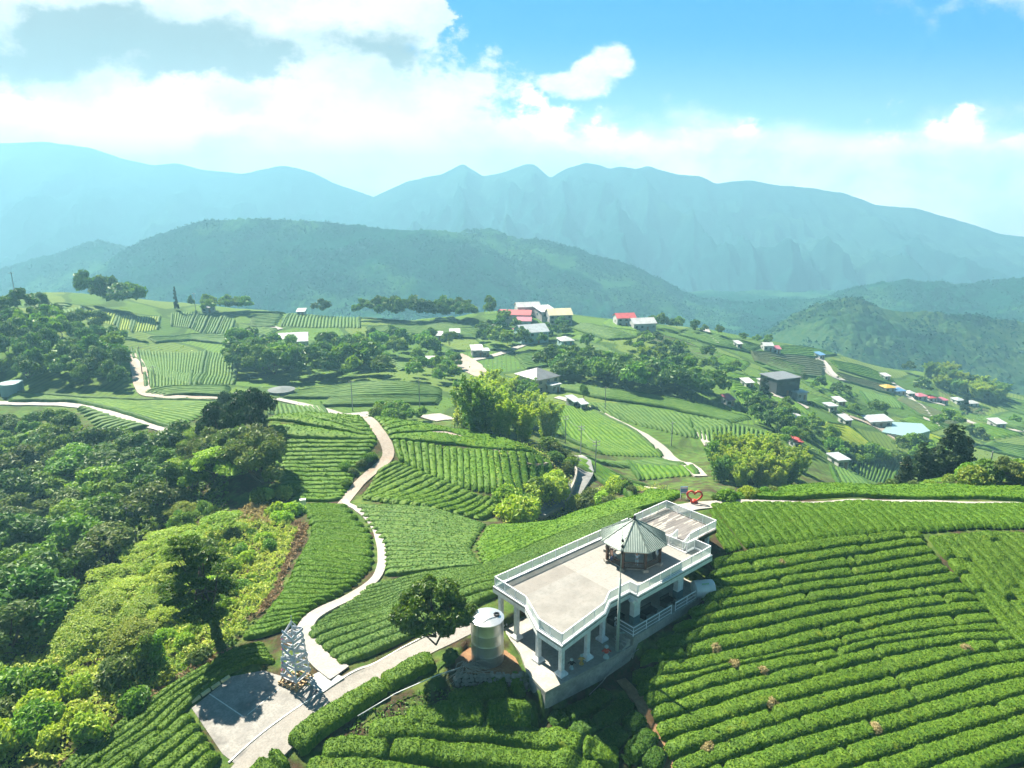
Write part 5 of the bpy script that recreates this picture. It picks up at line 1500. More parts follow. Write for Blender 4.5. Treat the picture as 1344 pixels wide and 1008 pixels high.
PROTO = {}
def add_proto(kind, crown, trunk): PROTO.setdefault(kind, []).append((crown, trunk))
def build_protos():
    # all protos are 10 m tall
    for v in range(5):
        rg = np.random.default_rng(100 + v)
        bl = []
        R = rg.uniform(3.2, 4.4)
        for k in range(rg.integers(11, 16)):
            a, q = rg.uniform(0, 6.28), math.sqrt(rg.random()) * R * .78
            zc = 7.6 - (q / R) ** 2 * 3.2 + rg.uniform(-1.2, .8)
            s = rg.uniform(.85, 1.75)
            bl.append(((q * math.cos(a), q * math.sin(a), zc), (s, s, s * rg.uniform(.65, .95))))
        for kind, mat, n in (('broadleaf', LEAF_MID, 3000), ('dark', LEAF_DARK, 3000), ('verydark', LEAF_CONIFER, 3000), ('olive', LEAF_OLIVE, 3000)):
            V, F = blobs_crown(bl, n, .42, rg)
            add_proto(kind, mesh_cards('crown', V, F, mat, rg), trunk_mesh('trunk', 6.2, .26, BARK, rg, [b[0] for b in bl[:6]]))
        V, F = blobs_crown(bl, 620, .95, rg)
        for kind, mat in (('far_dark', LEAF_DARK), ('far_mid', LEAF_MID)):
            add_proto(kind, mesh_cards('crown', V, F, mat, rg), trunk_mesh('trunk', 6.0, .28, BARK, rg))
    for v in range(4):          # layered, flat feathery crowns
        rg = np.random.default_rng(200 + v); bl = []
        for k in range(24):
            a, q = rg.uniform(0, 6.28), math.sqrt(rg.random()) * 6.2
            s = rg.uniform(1.0, 2.0)
            bl.append(((q * math.cos(a), q * math.sin(a), 8.6 - (q / 6.2) ** 2 * 3.4 + rg.uniform(-.9, .7)), (s * 1.25, s * 1.25, s * .34)))
        V, F = blobs_crown(bl, 5200, .36, rg, .1, .4, 1.8, .6)
        add_proto('umbrella', mesh_cards('crown', V, F, LEAF_LIGHT, rg), trunk_mesh('trunk', 7.5, .24, BARK_PALE, rg, [b[0] for b in bl[:8]]))
    for v in range(4):          # bamboo clumps: arching culms with plumes of hanging leaves
        rg = np.random.default_rng(300 + v); C, N = [], []; mb = MB()
        for k in range(26):
            a = rg.uniform(0, 6.28); out = rg.uniform(1.2, 4.2); hh = rg.uniform(6.5, 10.2)
            b0 = np.array([rg.normal(0, .9), rg.normal(0, .9), -.6])
            t = np.linspace(0, 1, 9)
            P = b0 + np.stack([np.cos(a) * out * t ** 2.4, np.sin(a) * out * t ** 2.4, (hh + .6) * (1.12 * t - .16 * t ** 4)], 1)
            mb.tube(P[:7], np.linspace(.06, .03, 7), 5)
            n = 230
            u = rg.uniform(.2, 1.0, n); q = np.stack([np.interp(u, t, P[:, j]) for j in range(3)], 1)
            sp = .3 + .8 * np.sin((u - .2) / .8 * math.pi) ** .7
            dd = rdir(n, rg); n = len(dd)
            C.append(q[:n] + dd * sp[:n, None] * rg.uniform(.3, 1.1, (n, 1))); nn = dd * .6 + np.array([0, 0, .6]) + rg.normal(0, .2, (n, 3)); N.append(nn / np.linalg.norm(nn, axis=1)[:, None])
        V, F = cards_at(np.concatenate(C), np.concatenate(N), .34, rg, .45, 2.2, 1.2)
        me = bpy.data.meshes.new('culms'); me.from_pydata(np.concatenate(mb.v).tolist(), [], mb.f); me.materials.append(LEAF_OLIVE); me.update()
        add_proto('bamboo', mesh_cards('crown', V, F, LEAF_BAMBOO, rg), me)
        rg2 = np.random.default_rng(330 + v)
        add_proto('bamboo_dark', mesh_cards('crown', V, F, LEAF_MID, rg2), me)
    for v in range(4):          # tall dark conifers
        rg = np.random.default_rng(400 + v); bl = []
        for z in np.arange(1.2, 9.8, .55):
            r = 2.3 * (1 - z / 10.2) ** .75 + .15
            for a in rg.uniform(0, 6.28, max(3, int(6 * (1 - z / 11)))):
                s = rg.uniform(.45, .8) * (.55 + r * .3)
                bl.append(((r * .75 * math.cos(a), r * .75 * math.sin(a), z + rg.uniform(-.25, .25)), (s * 1.15, s * 1.15, s * .55)))
        V, F = blobs_crown(bl, 4200, .30, rg, .2, .5, 1.7, .15)
        add_proto('conifer', mesh_cards('crown', V, F, LEAF_CONIFER, rg), trunk_mesh('trunk', 9.3, .26, BARK, rg))
    for v in range(4):          # rounded bushes (10 units tall, used at 1-4 m)
        rg = np.random.default_rng(500 + v); bl = []
        for k in range(9):
            a, q = rg.uniform(0, 6.28), rg.uniform(0, 4.4); s = rg.uniform(2.4, 3.6)
            bl.append(((q * math.cos(a), q * math.sin(a), 5.2 - q * .45 + rg.uniform(-.5, 1.2)), (s, s, s * .95)))
        for kind, mat in (('bush', LEAF_LIGHT), ('bush_dark', LEAF_MID), ('bush_olive', LEAF_OLIVE), ('dry', LEAF_STRAW)):
            V, F = blobs_crown(bl, 1700, .95, rg, .15)
            add_proto(kind, mesh_cards('crown', V, F, mat, rg), trunk_mesh('trunk', 5, .4, BARK, rg))
    for v in range(2):          # banana plants
        rg = np.random.default_rng(600 + v); Vs, Fs, n = [], [], 0
        for k in range(9):
            a = rg.uniform(0, 6.28); L = rg.uniform(5, 7.5); el = rg.uniform(.5, 1.3)
            t = np.linspace(0, 1, 7); hor = L * (t * math.cos(el) + .25 * t * t); zz = 3.5 + L * (t * math.sin(el) - .55 * t * t)
            w = 1.1 * np.sin(np.clip(t * 1.02 + .03, 0, 1) * math.pi) ** .6 + .05
            dx, dy = math.cos(a), math.sin(a)
            V = np.concatenate([np.c_[hor * dx - w * dy * s, hor * dy + w * dx * s, zz - .25 * abs(s)] for s in (-1, 0, 1)])
            F = grid_faces(3, 7) + n; Vs.append(V); Fs.append(F); n += len(V)
        rg = np.random.default_rng(1)
        add_proto('banana', mesh_cards('crown', np.concatenate(Vs), np.concatenate(Fs), LEAF_BANANA, rg), trunk_mesh('trunk', 4.2, .45, LEAF_OLIVE, rg))
build_protos()
NT_ = 0
LABELS = {}
TR = np.random.default_rng(77)
def plant(name, cat, kind, p, h, label, group, wide=1.0, parts=None, sink=.0):
    global NT_
    NT_ += 1
    v = int(TR.integers(0, len(PROTO[kind])))
    s = h / 10.0
    parts = True
    rz = TR.uniform(0, 6.28)
    sc = (s * wide * TR.uniform(.9, 1.12), s * wide * TR.uniform(.9, 1.12), s)
    if parts:
        r = empty(name, (p[0], p[1], p[2] - sink), rz, label, cat, group); r.scale = sc
        link(bpy.data.objects.new('trunk', PROTO[kind][v][1]), r); link(bpy.data.objects.new('crown', PROTO[kind][v][0]), r)
        return r

def grove(poly, n, kinds, hr, name, cat, phrase, group, rmin=30.0, wide=1.0, gap=None, seed=0, sink=.3):
    """n plants with their feet inside a photo polygon, well apart; labelled left to right"""
    rg = np.random.default_rng(900 + seed)
    P = np.array(poly, float); lo, hi = P.min(0), P.max(0)
    cand = []
    while len(cand) < n * 9:
        q = rg.uniform(lo, hi, (n * 12, 2)); cand += q[inside(q[:, 0], q[:, 1], P)].tolist()
    W = cast(cand[:n * 9], rmin)
    gap = gap or 2.6
    pts = []
    g = gap
    while len(pts) < n and g > .3:
        for w in W:
            if len(pts) >= n: break
            if all((w[0] - q[0]) ** 2 + (w[1] - q[1]) ** 2 > g * g for q in pts): pts.append(w)
        g *= .75
    pts.sort(key=lambda w: w[0] / w[1])
    for i, w in enumerate(pts):
        k = kinds[int(rg.integers(0, len(kinds)))]
        plant(name, cat, k, w, rg.uniform(*hr), phrase.format(ordinal(i)), group, wide, sink=sink)

# --- woods of the left valley
G1 = 'trees of the wooded valley'
grove([(-60,640),(40,600),(110,600),(200,600),(250,600),(245,650),(215,700),(160,745),(100,800),(40,868),(-20,880),(-100,800)], 66, ['broadleaf','broadleaf','dark','dark','olive'], (7.5, 12), 'forest_tree', 'tree', 'leafy forest tree in the shaded valley, {} from the left', G1, wide=1.25, gap=6, seed=1)
grove([(-40,566),(30,570),(95,560),(115,585),(60,600),(-40,620)], 14, ['dark','broadleaf'], (6, 9), 'forest_tree', 'tree', 'dark forest tree below the valley road, {} from the left', G1, wide=1.3, gap=5, seed=2)
grove([(190,600),(240,585),(280,600),(300,640),(260,660),(210,640)], 10, ['umbrella','broadleaf'], (6, 9), 'forest_tree', 'tree', 'spreading green tree left of the knoll, {} from the left', G1, wide=1.0, gap=6, seed=3)
# --- bright slope in front of it
G2 = 'spreading trees on the sunny slope'
grove([(240,700),(160,755),(70,830),(90,860),(180,850),(250,790),(285,740)], 15, ['umbrella'], (3.6, 5.2), 'spreading_tree', 'tree', 'flat-topped bright green tree on the sunny slope, {} from the left', G2, wide=1.15, gap=5, seed=4, sink=.6)
grove([(225,668),(290,690),(300,720),(240,720)], 5, ['umbrella','broadleaf'], (4, 6), 'spreading_tree', 'tree', 'small bright tree at the top of the sunny slope, {} from the left', G2, gap=4, seed=5)
G3 = 'bushes on the sunny slope'
grove([(-20,905),(60,900),(150,900),(190,920),(100,985),(60,1010),(-40,1010)], 16, ['bush','bush','bush_dark','bush_olive'], (2.2, 4.2), 'bush', 'bush', 'vine-covered bush at the bottom of the sunny slope, {} from the left', G3, gap=2.6, seed=6)
grove([(150,860),(250,850),(285,860),(200,905),(150,905)], 8, ['bush','bush_olive'], (1.2, 2.2), 'bush', 'bush', 'low bush under the tall ivy-clad tree, {} from the left', G3, gap=2, seed=7)
grove([(300,700),(380,690),(370,730),(300,790),(270,800)], 11, ['bush','bush_dark'], (1.2, 2.4), 'bush', 'bush', 'low bush beside the bare red slope, {} from the left', G3, gap=2.2, seed=8)
grove([(365,672),(392,672),(388,690),(362,690)], 3, ['bush'], (2.6, 3.4), 'bush', 'bush', 'round bright bush by the corner of the knoll, {} from the left', G3, gap=2.5, seed=9)
grove([(235,735),(300,700),(350,740),(310,800),(240,845),(150,870),(120,850)], 26, ['bush','bush_dark','umbrella','bush_olive'], (1.4, 3.0), 'bush', 'bush', 'mixed bush in the middle of the sunny slope, {} from the left', G3, gap=2.6, seed=44)
# --- dark clump left of the knoll
G4 = 'trees in the clump left of the knoll'
grove([(255,640),(300,655),(355,655),(350,620),(300,600),(265,610)], 9, ['olive','olive','verydark'], (7.5, 11), 'big_tree', 'tree', 'broad olive-green tree in front of the knoll clump, {} from the left', G4, wide=1.05, gap=4, seed=10)
grove([(268,600),(310,600),(348,585),(345,560),(300,565)], 9, ['verydark'], (8, 13), 'big_tree', 'tree', 'tall dark tree at the back of the knoll clump, {} from the left', G4, wide=.85, gap=3.5, seed=11)
for i, (x, y, h) in enumerate(((372, 655, 3), (385, 652, 2.5), (352, 660, 3), (340, 664, 3.2))):
    plant('bush', 'bush', 'bush_dark' if i % 2 else 'bush', cast1(x, y), h, 'leafy bush at the left edge of the knoll field, {} from the right'.format(ordinal(i)), 'bushes at the knoll edge')
# --- wooded hill at the left
G5 = 'trees of the wooded hill'
grove([(-40,412),(50,410),(120,430),(158,450),(168,480),(168,512),(60,513),(-40,512)], 62, ['far_dark','far_dark','far_mid','dark'], (8, 13), 'hill_tree', 'tree', 'dense dark tree on the wooded hill above the valley road, {} from the left', G5, rmin=180, wide=1.0, gap=6, seed=12)
# --- groves of the plateau
G6 = 'trees of the plateau groves'
grove([(308,462),(345,476),(425,476),(470,458),(485,500),(420,500),(330,505),(305,490)], 42, ['far_dark','far_mid','broadleaf','far_dark'], (10, 16), 'grove_tree', 'tree', 'bushy tree in the grove before the long white shed, {} from the left', G6, rmin=200, gap=6, wide=1.05, seed=13)
grove([(470,445),(560,450),(600,455),(590,470),(545,480),(500,500),(480,480)], 20, ['far_dark','far_mid','broadleaf'], (8, 13), 'grove_tree', 'tree', 'rounded tree in the middle grove of the plateau, {} from the left', G6, rmin=220, gap=6, seed=14)
grove([(525,492),(600,480),(608,500),(575,507),(530,502)], 12, ['far_mid','broadleaf'], (6, 9), 'grove_tree', 'tree', 'small tree in the orchard behind the tea terraces, {} from the left', G6, rmin=220, gap=5, seed=15)
grove([(462,545),(500,540),(560,551),(575,566),(540,560),(470,551)], 10, ['far_mid','bush_dark'], (4.5, 6.5), 'grove_tree', 'tree', 'low dark tree just behind the knoll crest, {} from the left', G6, rmin=160, gap=4, seed=16)
grove([(468,418),(500,414),(560,412),(622,420),(620,424),(470,424)], 36, ['far_dark'], (11, 18), 'ridge_tree', 'tree', 'dark tree along the plateau skyline, {} from the left', 'trees on the skyline', rmin=300, gap=5, seed=17)
grove([(396,409),(442,414),(440,418),(396,414)], 7, ['far_dark'], (9, 14), 'ridge_tree', 'tree', 'dark skyline tree left of the white hut, {} from the left', 'trees on the skyline', rmin=300, gap=5, seed=18)
grove([(270,406),(310,408),(330,412),(275,412)], 9, ['far_mid'], (8, 12), 'ridge_tree', 'tree', 'pale skyline tree above the striped plots, {} from the left', 'trees on the skyline', rmin=300, gap=5, seed=19)
for i, (x, y, h, w, k) in enumerate(((119, 402, 15, .8, 'far_dark'), (140, 403, 14, .9, 'far_dark'), (152, 404, 14, 1.0, 'far_dark'), (166, 412, 13, 1.2, 'far_dark'), (177, 413, 14, 1.1, 'far_mid'), (232, 407, 10, .4, 'conifer'), (252, 408, 7, .5, 'far_dark'))):
    plant('ridge_tree', 'tree', k, cast1(x, y, 300), h * 1.35, 'tall lone dark tree standing over the yellow-green plots, {} from the left'.format(ordinal(i)), 'trees on the skyline', w)
# --- village and the right side of the plateau
G7 = 'trees among the village houses'
grove([(630,440),(668,425),(690,440),(700,455),(660,470),(628,465)], 13, ['far_dark','far_mid'], (8, 13), 'village_tree', 'tree', 'dark tree left of the village roofs, {} from the left', G7, rmin=280, gap=6, seed=20)
grove([(700,443),(735,435),(752,428),(742,447),(700,455)], 8, ['far_mid','far_dark'], (7, 11), 'village_tree', 'tree', 'leafy tree in front of the village roofs, {} from the left', G7, rmin=280, gap=6, seed=21)
plant('village_tree', 'tree', 'far_dark', cast1(643, 421, 300), 16, 'large round dark tree standing alone left of the red roofs', G7, .7)
plant('village_tree', 'tree', 'far_dark', cast1(770, 464, 250), 11, 'round dark tree alone in the field below the village', G7, .8)
plant('village_tree', 'tree', 'broadleaf', cast1(766, 534, 200), 9, 'small tree by the huts at the bend of the field road', G7, .6)
grove([(720,408),(770,404),(808,412),(806,416),(760,412)], 12, ['far_dark','conifer'], (7, 12), 'village_tree', 'tree', 'dark tree of the windbreak behind the village, {} from the left', G7, rmin=300, gap=4, seed=22)
grove([(845,425),(870,430),(905,432),(960,446),(1010,452),(1005,456),(930,440),(860,432)], 16, ['far_dark','far_mid'], (6, 11), 'village_tree', 'tree', 'dark tree along the far edge of the plateau, {} from the left', G7, rmin=330, gap=6, seed=23)
G8 = 'trees of the windbreak across the fields'
grove([(712,490),(740,478),(800,492),(880,496),(945,520),(940,530),(860,520),(780,508),(735,505)], 48, ['far_dark','far_mid','far_dark'], (9, 14), 'windbreak_tree', 'tree', 'dense tree in the long windbreak across the fields, {} from the left', G8, rmin=230, gap=6, wide=1.1, seed=24)
grove([(815,452),(850,446),(920,470),(985,495),(960,500),(880,486),(835,470)], 22, ['far_dark','far_mid'], (6, 10), 'windbreak_tree', 'tree', 'tree in the upper windbreak below the plateau edge, {} from the left', G8, rmin=260, gap=6, wide=1.1, seed=25)
# --- bamboo
G9 = 'bamboo clumps'
grove([(585,570),(600,535),(640,525),(690,530),(725,560),(728,585),(680,592),(620,580)], 24, ['bamboo','bamboo','bamboo_dark'], (9, 14), 'bamboo_clump', 'bamboo', 'feathery yellow-green bamboo clump behind the knoll, {} from the left', G9, rmin=150, wide=.95, gap=4.2, seed=26)
grove([(915,612),(950,598),(1010,600),(1060,622),(1050,640),(985,642),(930,645)], 20, ['bamboo','bamboo','bamboo_dark'], (6.5, 9.5), 'bamboo_clump', 'bamboo', 'pale arching bamboo behind the red heart, {} from the left', G9, rmin=120, wide=1.05, gap=3.6, seed=27)
grove([(1212,490),(1240,495),(1300,518),(1322,532),(1290,530),(1230,510)], 16, ['bamboo','bamboo_dark'], (9, 13), 'bamboo_clump', 'bamboo', 'bamboo in the band on the far right slope, {} from the left', G9, rmin=300, wide=1.3, gap=7, seed=28)
grove([(805,468),(850,466),(880,480),(850,484)], 5, ['bamboo'], (5, 7), 'bamboo_clump', 'bamboo', 'low yellow bamboo beside the upper windbreak, {} from the left', G9, rmin=260, gap=5, seed=29)
# --- gully by the road, brush behind the crest
G10 = 'plants in the road gully'
grove([(655,672),(690,655),(715,650),(730,640),(705,680),(675,690)], 9, ['bush','bush','bush_dark'], (3.2, 6), 'bush', 'bush', 'bright bush filling the gully beside the road, {} from the left', G10, rmin=104, gap=2.8, seed=30)
grove([(730,672),(770,660),(800,645),(820,640),(830,650),(780,672)], 10, ['bush_olive','bush'], (2.2, 3.6), 'bush', 'bush', 'olive bush on the bank behind the deck crest, {} from the left', G10, rmin=98, gap=2.2, seed=31)
grove([(715,590),(740,592),(752,612),(744,622),(725,605)], 7, ['bush_dark','bush_olive'], (2.5, 4.5), 'bush', 'bush', 'dark bush on the bank above the bend of the road, {} from the left', G10, rmin=118, gap=2.5, seed=32)
grove([(452,618),(486,600),(494,603),(474,622),(456,640)], 6, ['bush_olive','bush_dark'], (1.6, 2.4), 'bush', 'bush', 'rounded bush on the left edge of the knoll path, {} from the left', 'bushes on the knoll', rmin=110, gap=1.8, seed=33)
# --- right slope
G11 = 'trees on the right slope'
grove([(975,520),(1000,525),(1040,545),(1075,560),(1090,585),(1040,595),(1000,570),(975,545)], 26, ['far_mid','broadleaf','far_dark'], (6, 9), 'slope_tree', 'tree', 'leafy tree below the dark flat-roofed house, {} from the left', G11, rmin=180, gap=5, seed=34)
plant('slope_tree', 'tree', 'conifer', cast1(1001, 532, 200), 12, 'pointed dark conifer left of the dark flat-roofed house', G11)
grove([(1090,590),(1140,600),(1180,602),(1200,612),(1170,612),(1100,606)], 12, ['far_mid','bush_dark'], (4, 7), 'slope_tree', 'tree', 'small tree above the two-way tea plot, {} from the left', G11, rmin=200, gap=5, seed=35)
grove([(1050,498),(1090,510),(1130,520),(1120,527),(1060,510)], 9, ['far_dark','far_mid'], (5, 8), 'slope_tree', 'tree', 'tree in the hedge line right of the dark house, {} from the left', G11, rmin=260, gap=5, seed=36)
grove([(1180,592),(1215,590),(1235,602),(1200,612)], 7, ['far_mid'], (6, 9), 'slope_tree', 'tree', 'tree beside the pale pond, {} from the left', G11, rmin=200, gap=5, seed=37)
for i, (x, y, h, k) in enumerate(((1150, 552, 11, 'far_dark'), (1243, 572, 14, 'far_mid'), (1285, 585, 9, 'far_dark'), (1208, 520, 13, 'far_dark'), (1275, 572, 6, 'far_dark'), (1330, 560, 7, 'far_mid'), (1165, 480, 10, 'far_dark'), (1192, 490, 9, 'far_dark'), (1120, 545, 6, 'far_mid'), (1265, 540, 11, 'conifer'))):
    plant('slope_tree', 'tree', k, cast1(x, y, 200), h, 'lone tree standing in the fields of the far right slope, {} listed downhill'.format(ordinal(i)) if False else 'lone field tree on the far right slope, {} from the top'.format(ordinal(sorted([552, 572.1, 585, 520, 572.2, 560, 480, 490, 545, 540]).index({0: 552, 1: 572.1, 2: 585, 3: 520, 4: 572.2, 5: 560, 6: 480, 7: 490, 8: 545, 9: 540}[i]))), G11, 1.1)
# --- dark conifers and bushes behind the lane hill
G12 = 'trees on the rim behind the lane'
for i, (x, y, h, w) in enumerate(((1185, 640, 8.5, 1.0), (1205, 639, 12, 1.0), (1222, 637, 11, 1.1), (1243, 636, 16, 1.0), (1256, 636, 13.5, 1.0), (1232, 639, 9, 1.2))):
    plant('conifer', 'conifer', 'conifer', at_y(x, y, 118 + 2 * (i % 3)), h * .72, 'dark pointed conifer on the rim behind the lane, {} from the left'.format(ordinal([0, 1, 2, 4, 5, 3][i])), G12, w * 1.25, parts=True)
grove([(1262,634),(1300,633),(1350,633),(1400,634),(1400,640),(1262,640)], 9, ['olive','bush','bush_dark'], (4.0, 6.0), 'rim_bush', 'bush', 'leafy bush right of the dark conifers, {} from the left', G12, rmin=111, gap=2.5, seed=38)
grove([(1150,642),(1180,640),(1230,638),(1260,636),(1240,641)], 6, ['bush','bush_olive'], (1.2, 2.4), 'rim_bush', 'bush', 'low bush at the feet of the dark conifers, {} from the left', G12, rmin=104, gap=2, seed=39)
grove([(925,657),(945,656),(985,652.5),(1015,649),(1000,653),(950,658)], 9, ['bush_olive','bush_dark','bush'], (1.4, 2.4), 'rim_bush', 'bush', 'flowering bush right of the red heart, {} from the left', G12, rmin=88, gap=1.5, seed=40)
for i, (x, y, h) in enumerate(((38, 590, 6), (30, 606, 5.5), (48, 612, 5), (40, 632, 5.5))):
    plant('banana_plant', 'banana plant', 'banana', cast1(x, y), h * 1.5, 'broad-leaved banana plant in the valley wood, {} from the top'.format(ordinal(i)), 'banana plants in the valley')

# --- round glossy tree beside the road
def hero_round():
    p = cast1(574, 864); r = empty('round_tree', (p[0], p[1], p[2]), 0, 'round glossy dark green tree beside the steel water tank', 'tree'); r.scale = (1.1, 1.1, 1.14)
    rg = np.random.default_rng(8); bl = []
    for k in range(34):
        d = rdir(1, rg, -.55)[0]; q = rg.uniform(.55, 1.0)
        c = np.array([-.6, .2, 4.6]) + d * np.array([3.3, 3.0, 2.35]) * q
        s = rg.uniform(.55, 1.05); bl.append((tuple(c), (s, s, s * .85)))
    for k in range(8):
        d = rdir(1, rg, -.6)[0]; c = np.array([2.0, .1, 3.7]) + d * np.array([1.5, 1.6, 1.6]) * rg.uniform(.5, 1)
        s = rg.uniform(.5, .85); bl.append((tuple(c), (s, s, s)))
    V, F = blobs_crown(bl, 17000, .20, rg, .25, .6, 1.7)
    o = bpy.data.objects.new('crown', mesh_cards('crown', V, F, LEAF_HERO, rg)); link(o, r)
    o = bpy.data.objects.new('trunk', trunk_mesh('trunk', 4.4, .17, BARK, rg, [b[0] for b in bl[:12]], (-.3, 0))); link(o, r)
hero_round()
# --- tall open tree wrapped in ivy
def hero_tall():
    p = cast1(292, 856); r = empty('ivy_tree', (p[0], p[1], p[2]), 0, 'tall straggly dark tree with an ivy-wrapped trunk above the parking pad', 'tree')
    rg = np.random.default_rng(9); bl = []
    lean = np.array([-2.9, 1.0])
    axis = lambda z: np.array([lean[0] * (z / 13) ** 1.2, lean[1] * (z / 13), z])
    for z0 in np.arange(4.9, 12.4, .62):
        R = 3.4 * max(.12, 1 - abs(z0 - 7.4) / 6.2) ** .75
        for a in rg.uniform(0, 6.28, 4 if z0 < 11 else 2):
            q = R * rg.uniform(.45, 1.05)
            c = axis(z0) + np.array([q * math.cos(a) - .2, q * math.sin(a), rg.uniform(-.4, .3)]); s = rg.uniform(.4, .85)
            bl.append((tuple(c), (s * 1.35, s * 1.35, s * .42)))
    V, F = blobs_crown(bl, 13000, .22, rg, .25, .6, 1.8, .25)
    link(bpy.data.objects.new('crown', mesh_cards('crown', V, F, LEAF_HERO, rg)), r)
    link(bpy.data.objects.new('trunk', trunk_mesh('trunk', 12.8, .26, BARK, rg, [b[0] for b in bl[::2]], tuple(lean))), r)
    iv = []
    for z in np.arange(.1, 6.0, .4):
        c = axis(z) + np.array([rg.normal(0, .12), rg.normal(0, .12), 0]); s = rg.uniform(.34, .58) * (1.1 - z * .06); iv.append((tuple(c), (s, s, s)))
    V, F = blobs_crown(iv, 2800, .2, rg, .1, .5, 1.4)
    link(bpy.data.objects.new('ivy', mesh_cards('ivy', V, F, LEAF_DARK, rg)), r)
hero_tall()
def stump(px, py, h, lab, seed):
    p = cast1(px, py); r = empty('ivy_stump', tuple(p), 0, lab, 'tree stump', 'ivy-covered stumps on the slope'); rg = np.random.default_rng(seed)
    link(bpy.data.objects.new('trunk', trunk_mesh('trunk', h * .9, .2, BARK, rg, [(.8, .2, h), (-.7, .3, h * .9)], (.5, 0))), r)
    iv = [((.25 * z / h + rg.normal(0, .2), rg.normal(0, .2), z), (.6, .6, .5)) for z in np.arange(.2, h * .85, .4)]
    V, F = blobs_crown(iv, 1500, .22, rg, .1); link(bpy.data.objects.new('ivy', mesh_cards('ivy', V, F, LEAF_MID, rg)), r)
stump(205, 880, 4.2, 'thick ivy-covered stump left of the tall ivy tree', 3); stump(192, 885, 4.6, 'slim leaning trunk with ivy at its foot on the slope', 4)
for i, (x, y) in enumerate(((100, 1012), (146, 1012))):
    p = at_y(x, y + 10, 46.5); plant('small_conifer', 'conifer', 'conifer', (p[0], p[1], float(hgt(p[0], p[1]))), 2.6, 'small pointed conifer at the near edge of the tea, {} from the left'.format(ordinal(i)), 'small conifers at the near edge', 1.3)

# --- ground cover: nobody could count it
def cover(name, poly, dens, size, mat, hmax, seed, rmin=30.0, kindlabel=None, asp=1.5, lump=2.0, tilt=.6):
    """leafy carpet with mounds over a photo polygon"""
    rg = np.random.default_rng(seed)
    P = cast(poly, rmin)[:, :2]; lo, hi = P.min(0), P.max(0)
    n = int((hi - lo).prod() * dens)
    q = rg.uniform(lo, hi, (n, 2)); q = q[inside(q[:, 0], q[:, 1], P)]
    md = np.clip(.5 + .9 * fbm(q[:, 0] / lump, q[:, 1] / lump, seed, 4), 0, 1.3)
    z = hgt(q[:, 0], q[:, 1]) + hmax * md * rg.uniform(.45, 1.0, len(q)) + .04
    e = .25
    gx = fbm((q[:, 0] + e) / lump, q[:, 1] / lump, seed, 4) - fbm((q[:, 0] - e) / lump, q[:, 1] / lump, seed, 4)
    gy = fbm(q[:, 0] / lump, (q[:, 1] + e) / lump, seed, 4) - fbm(q[:, 0] / lump, (q[:, 1] - e) / lump, seed, 4)
    nr = np.stack([-gx * hmax * .9 / (2 * e), -gy * hmax * .9 / (2 * e), np.ones(len(q))], 1); nr /= np.linalg.norm(nr, axis=1)[:, None]
    V, F = cards_at(np.c_[q, z], nr, size, rg, tilt, asp)
    o = bpy.data.objects.new(name, mesh_cards(name, V, F, mat, rg)); COL.objects.link(o); tag(o, kind='stuff')
cover('undergrowth', [(300,690),(245,690),(160,745),(60,830),(-10,900),(-20,1012),(80,1008),(163,942),(204,905),(270,868),(318,835),(350,790),(372,745),(392,700),(360,680)], 26, .27, LEAF_WILD, 1.3, 21)
cover('valley_undergrowth', [(-150,560),(110,560),(260,575),(300,620),(300,690),(245,690),(160,745),(60,830),(-10,900),(-150,900)], 3.2, .55, LEAF_MID, 1.8, 22, lump=5)
cover('dry_brush', [(380,682),(405,690),(400,712),(385,735),(372,762),(370,785),(345,805),(336,812),(358,775),(374,740),(384,705)], 40, .2, LEAF_DRY, .6, 23, lump=1.2, asp=3)
cover('dry_grass', [(312,672),(352,668),(368,680),(352,694),(318,690)], 55, .24, LEAF_STRAW, 1.3, 24, asp=4, lump=1.5)
cover('dry_brush', [(204,905),(270,868),(300,850),(306,856),(262,880),(200,920),(165,942)], 30, .18, LEAF_DRY, .5, 25, asp=3, lump=1.2)
cover('weeds', [(560,905),(600,905),(690,895),(700,905),(690,912),(600,925),(520,945),(470,965),(440,975),(480,935)], 12, .2, LEAF_MID, .35, 26)
cover('weeds', [(640,600),(725,590),(760,640),(740,668),(700,690),(660,690)], 5, .3, LEAF_WILD, .8, 27, rmin=104)
cover('weeds', [(715,682),(770,665),(815,650),(850,645),(880,640),(860,636),(800,640),(760,650),(730,668)], 8, .25, LEAF_WILD, .9, 28, rmin=96)
cover('field_weeds', [(560,545),(740,500),(1000,560),(1080,600),(1180,600),(1344,620),(1344,560),(1200,520),(1050,480),(760,430),(430,420),(300,420),(170,450),(180,520),(300,540)], .045, .7, LEAF_MID, .7, 29, rmin=150, lump=12)
print("TREES", NT_)

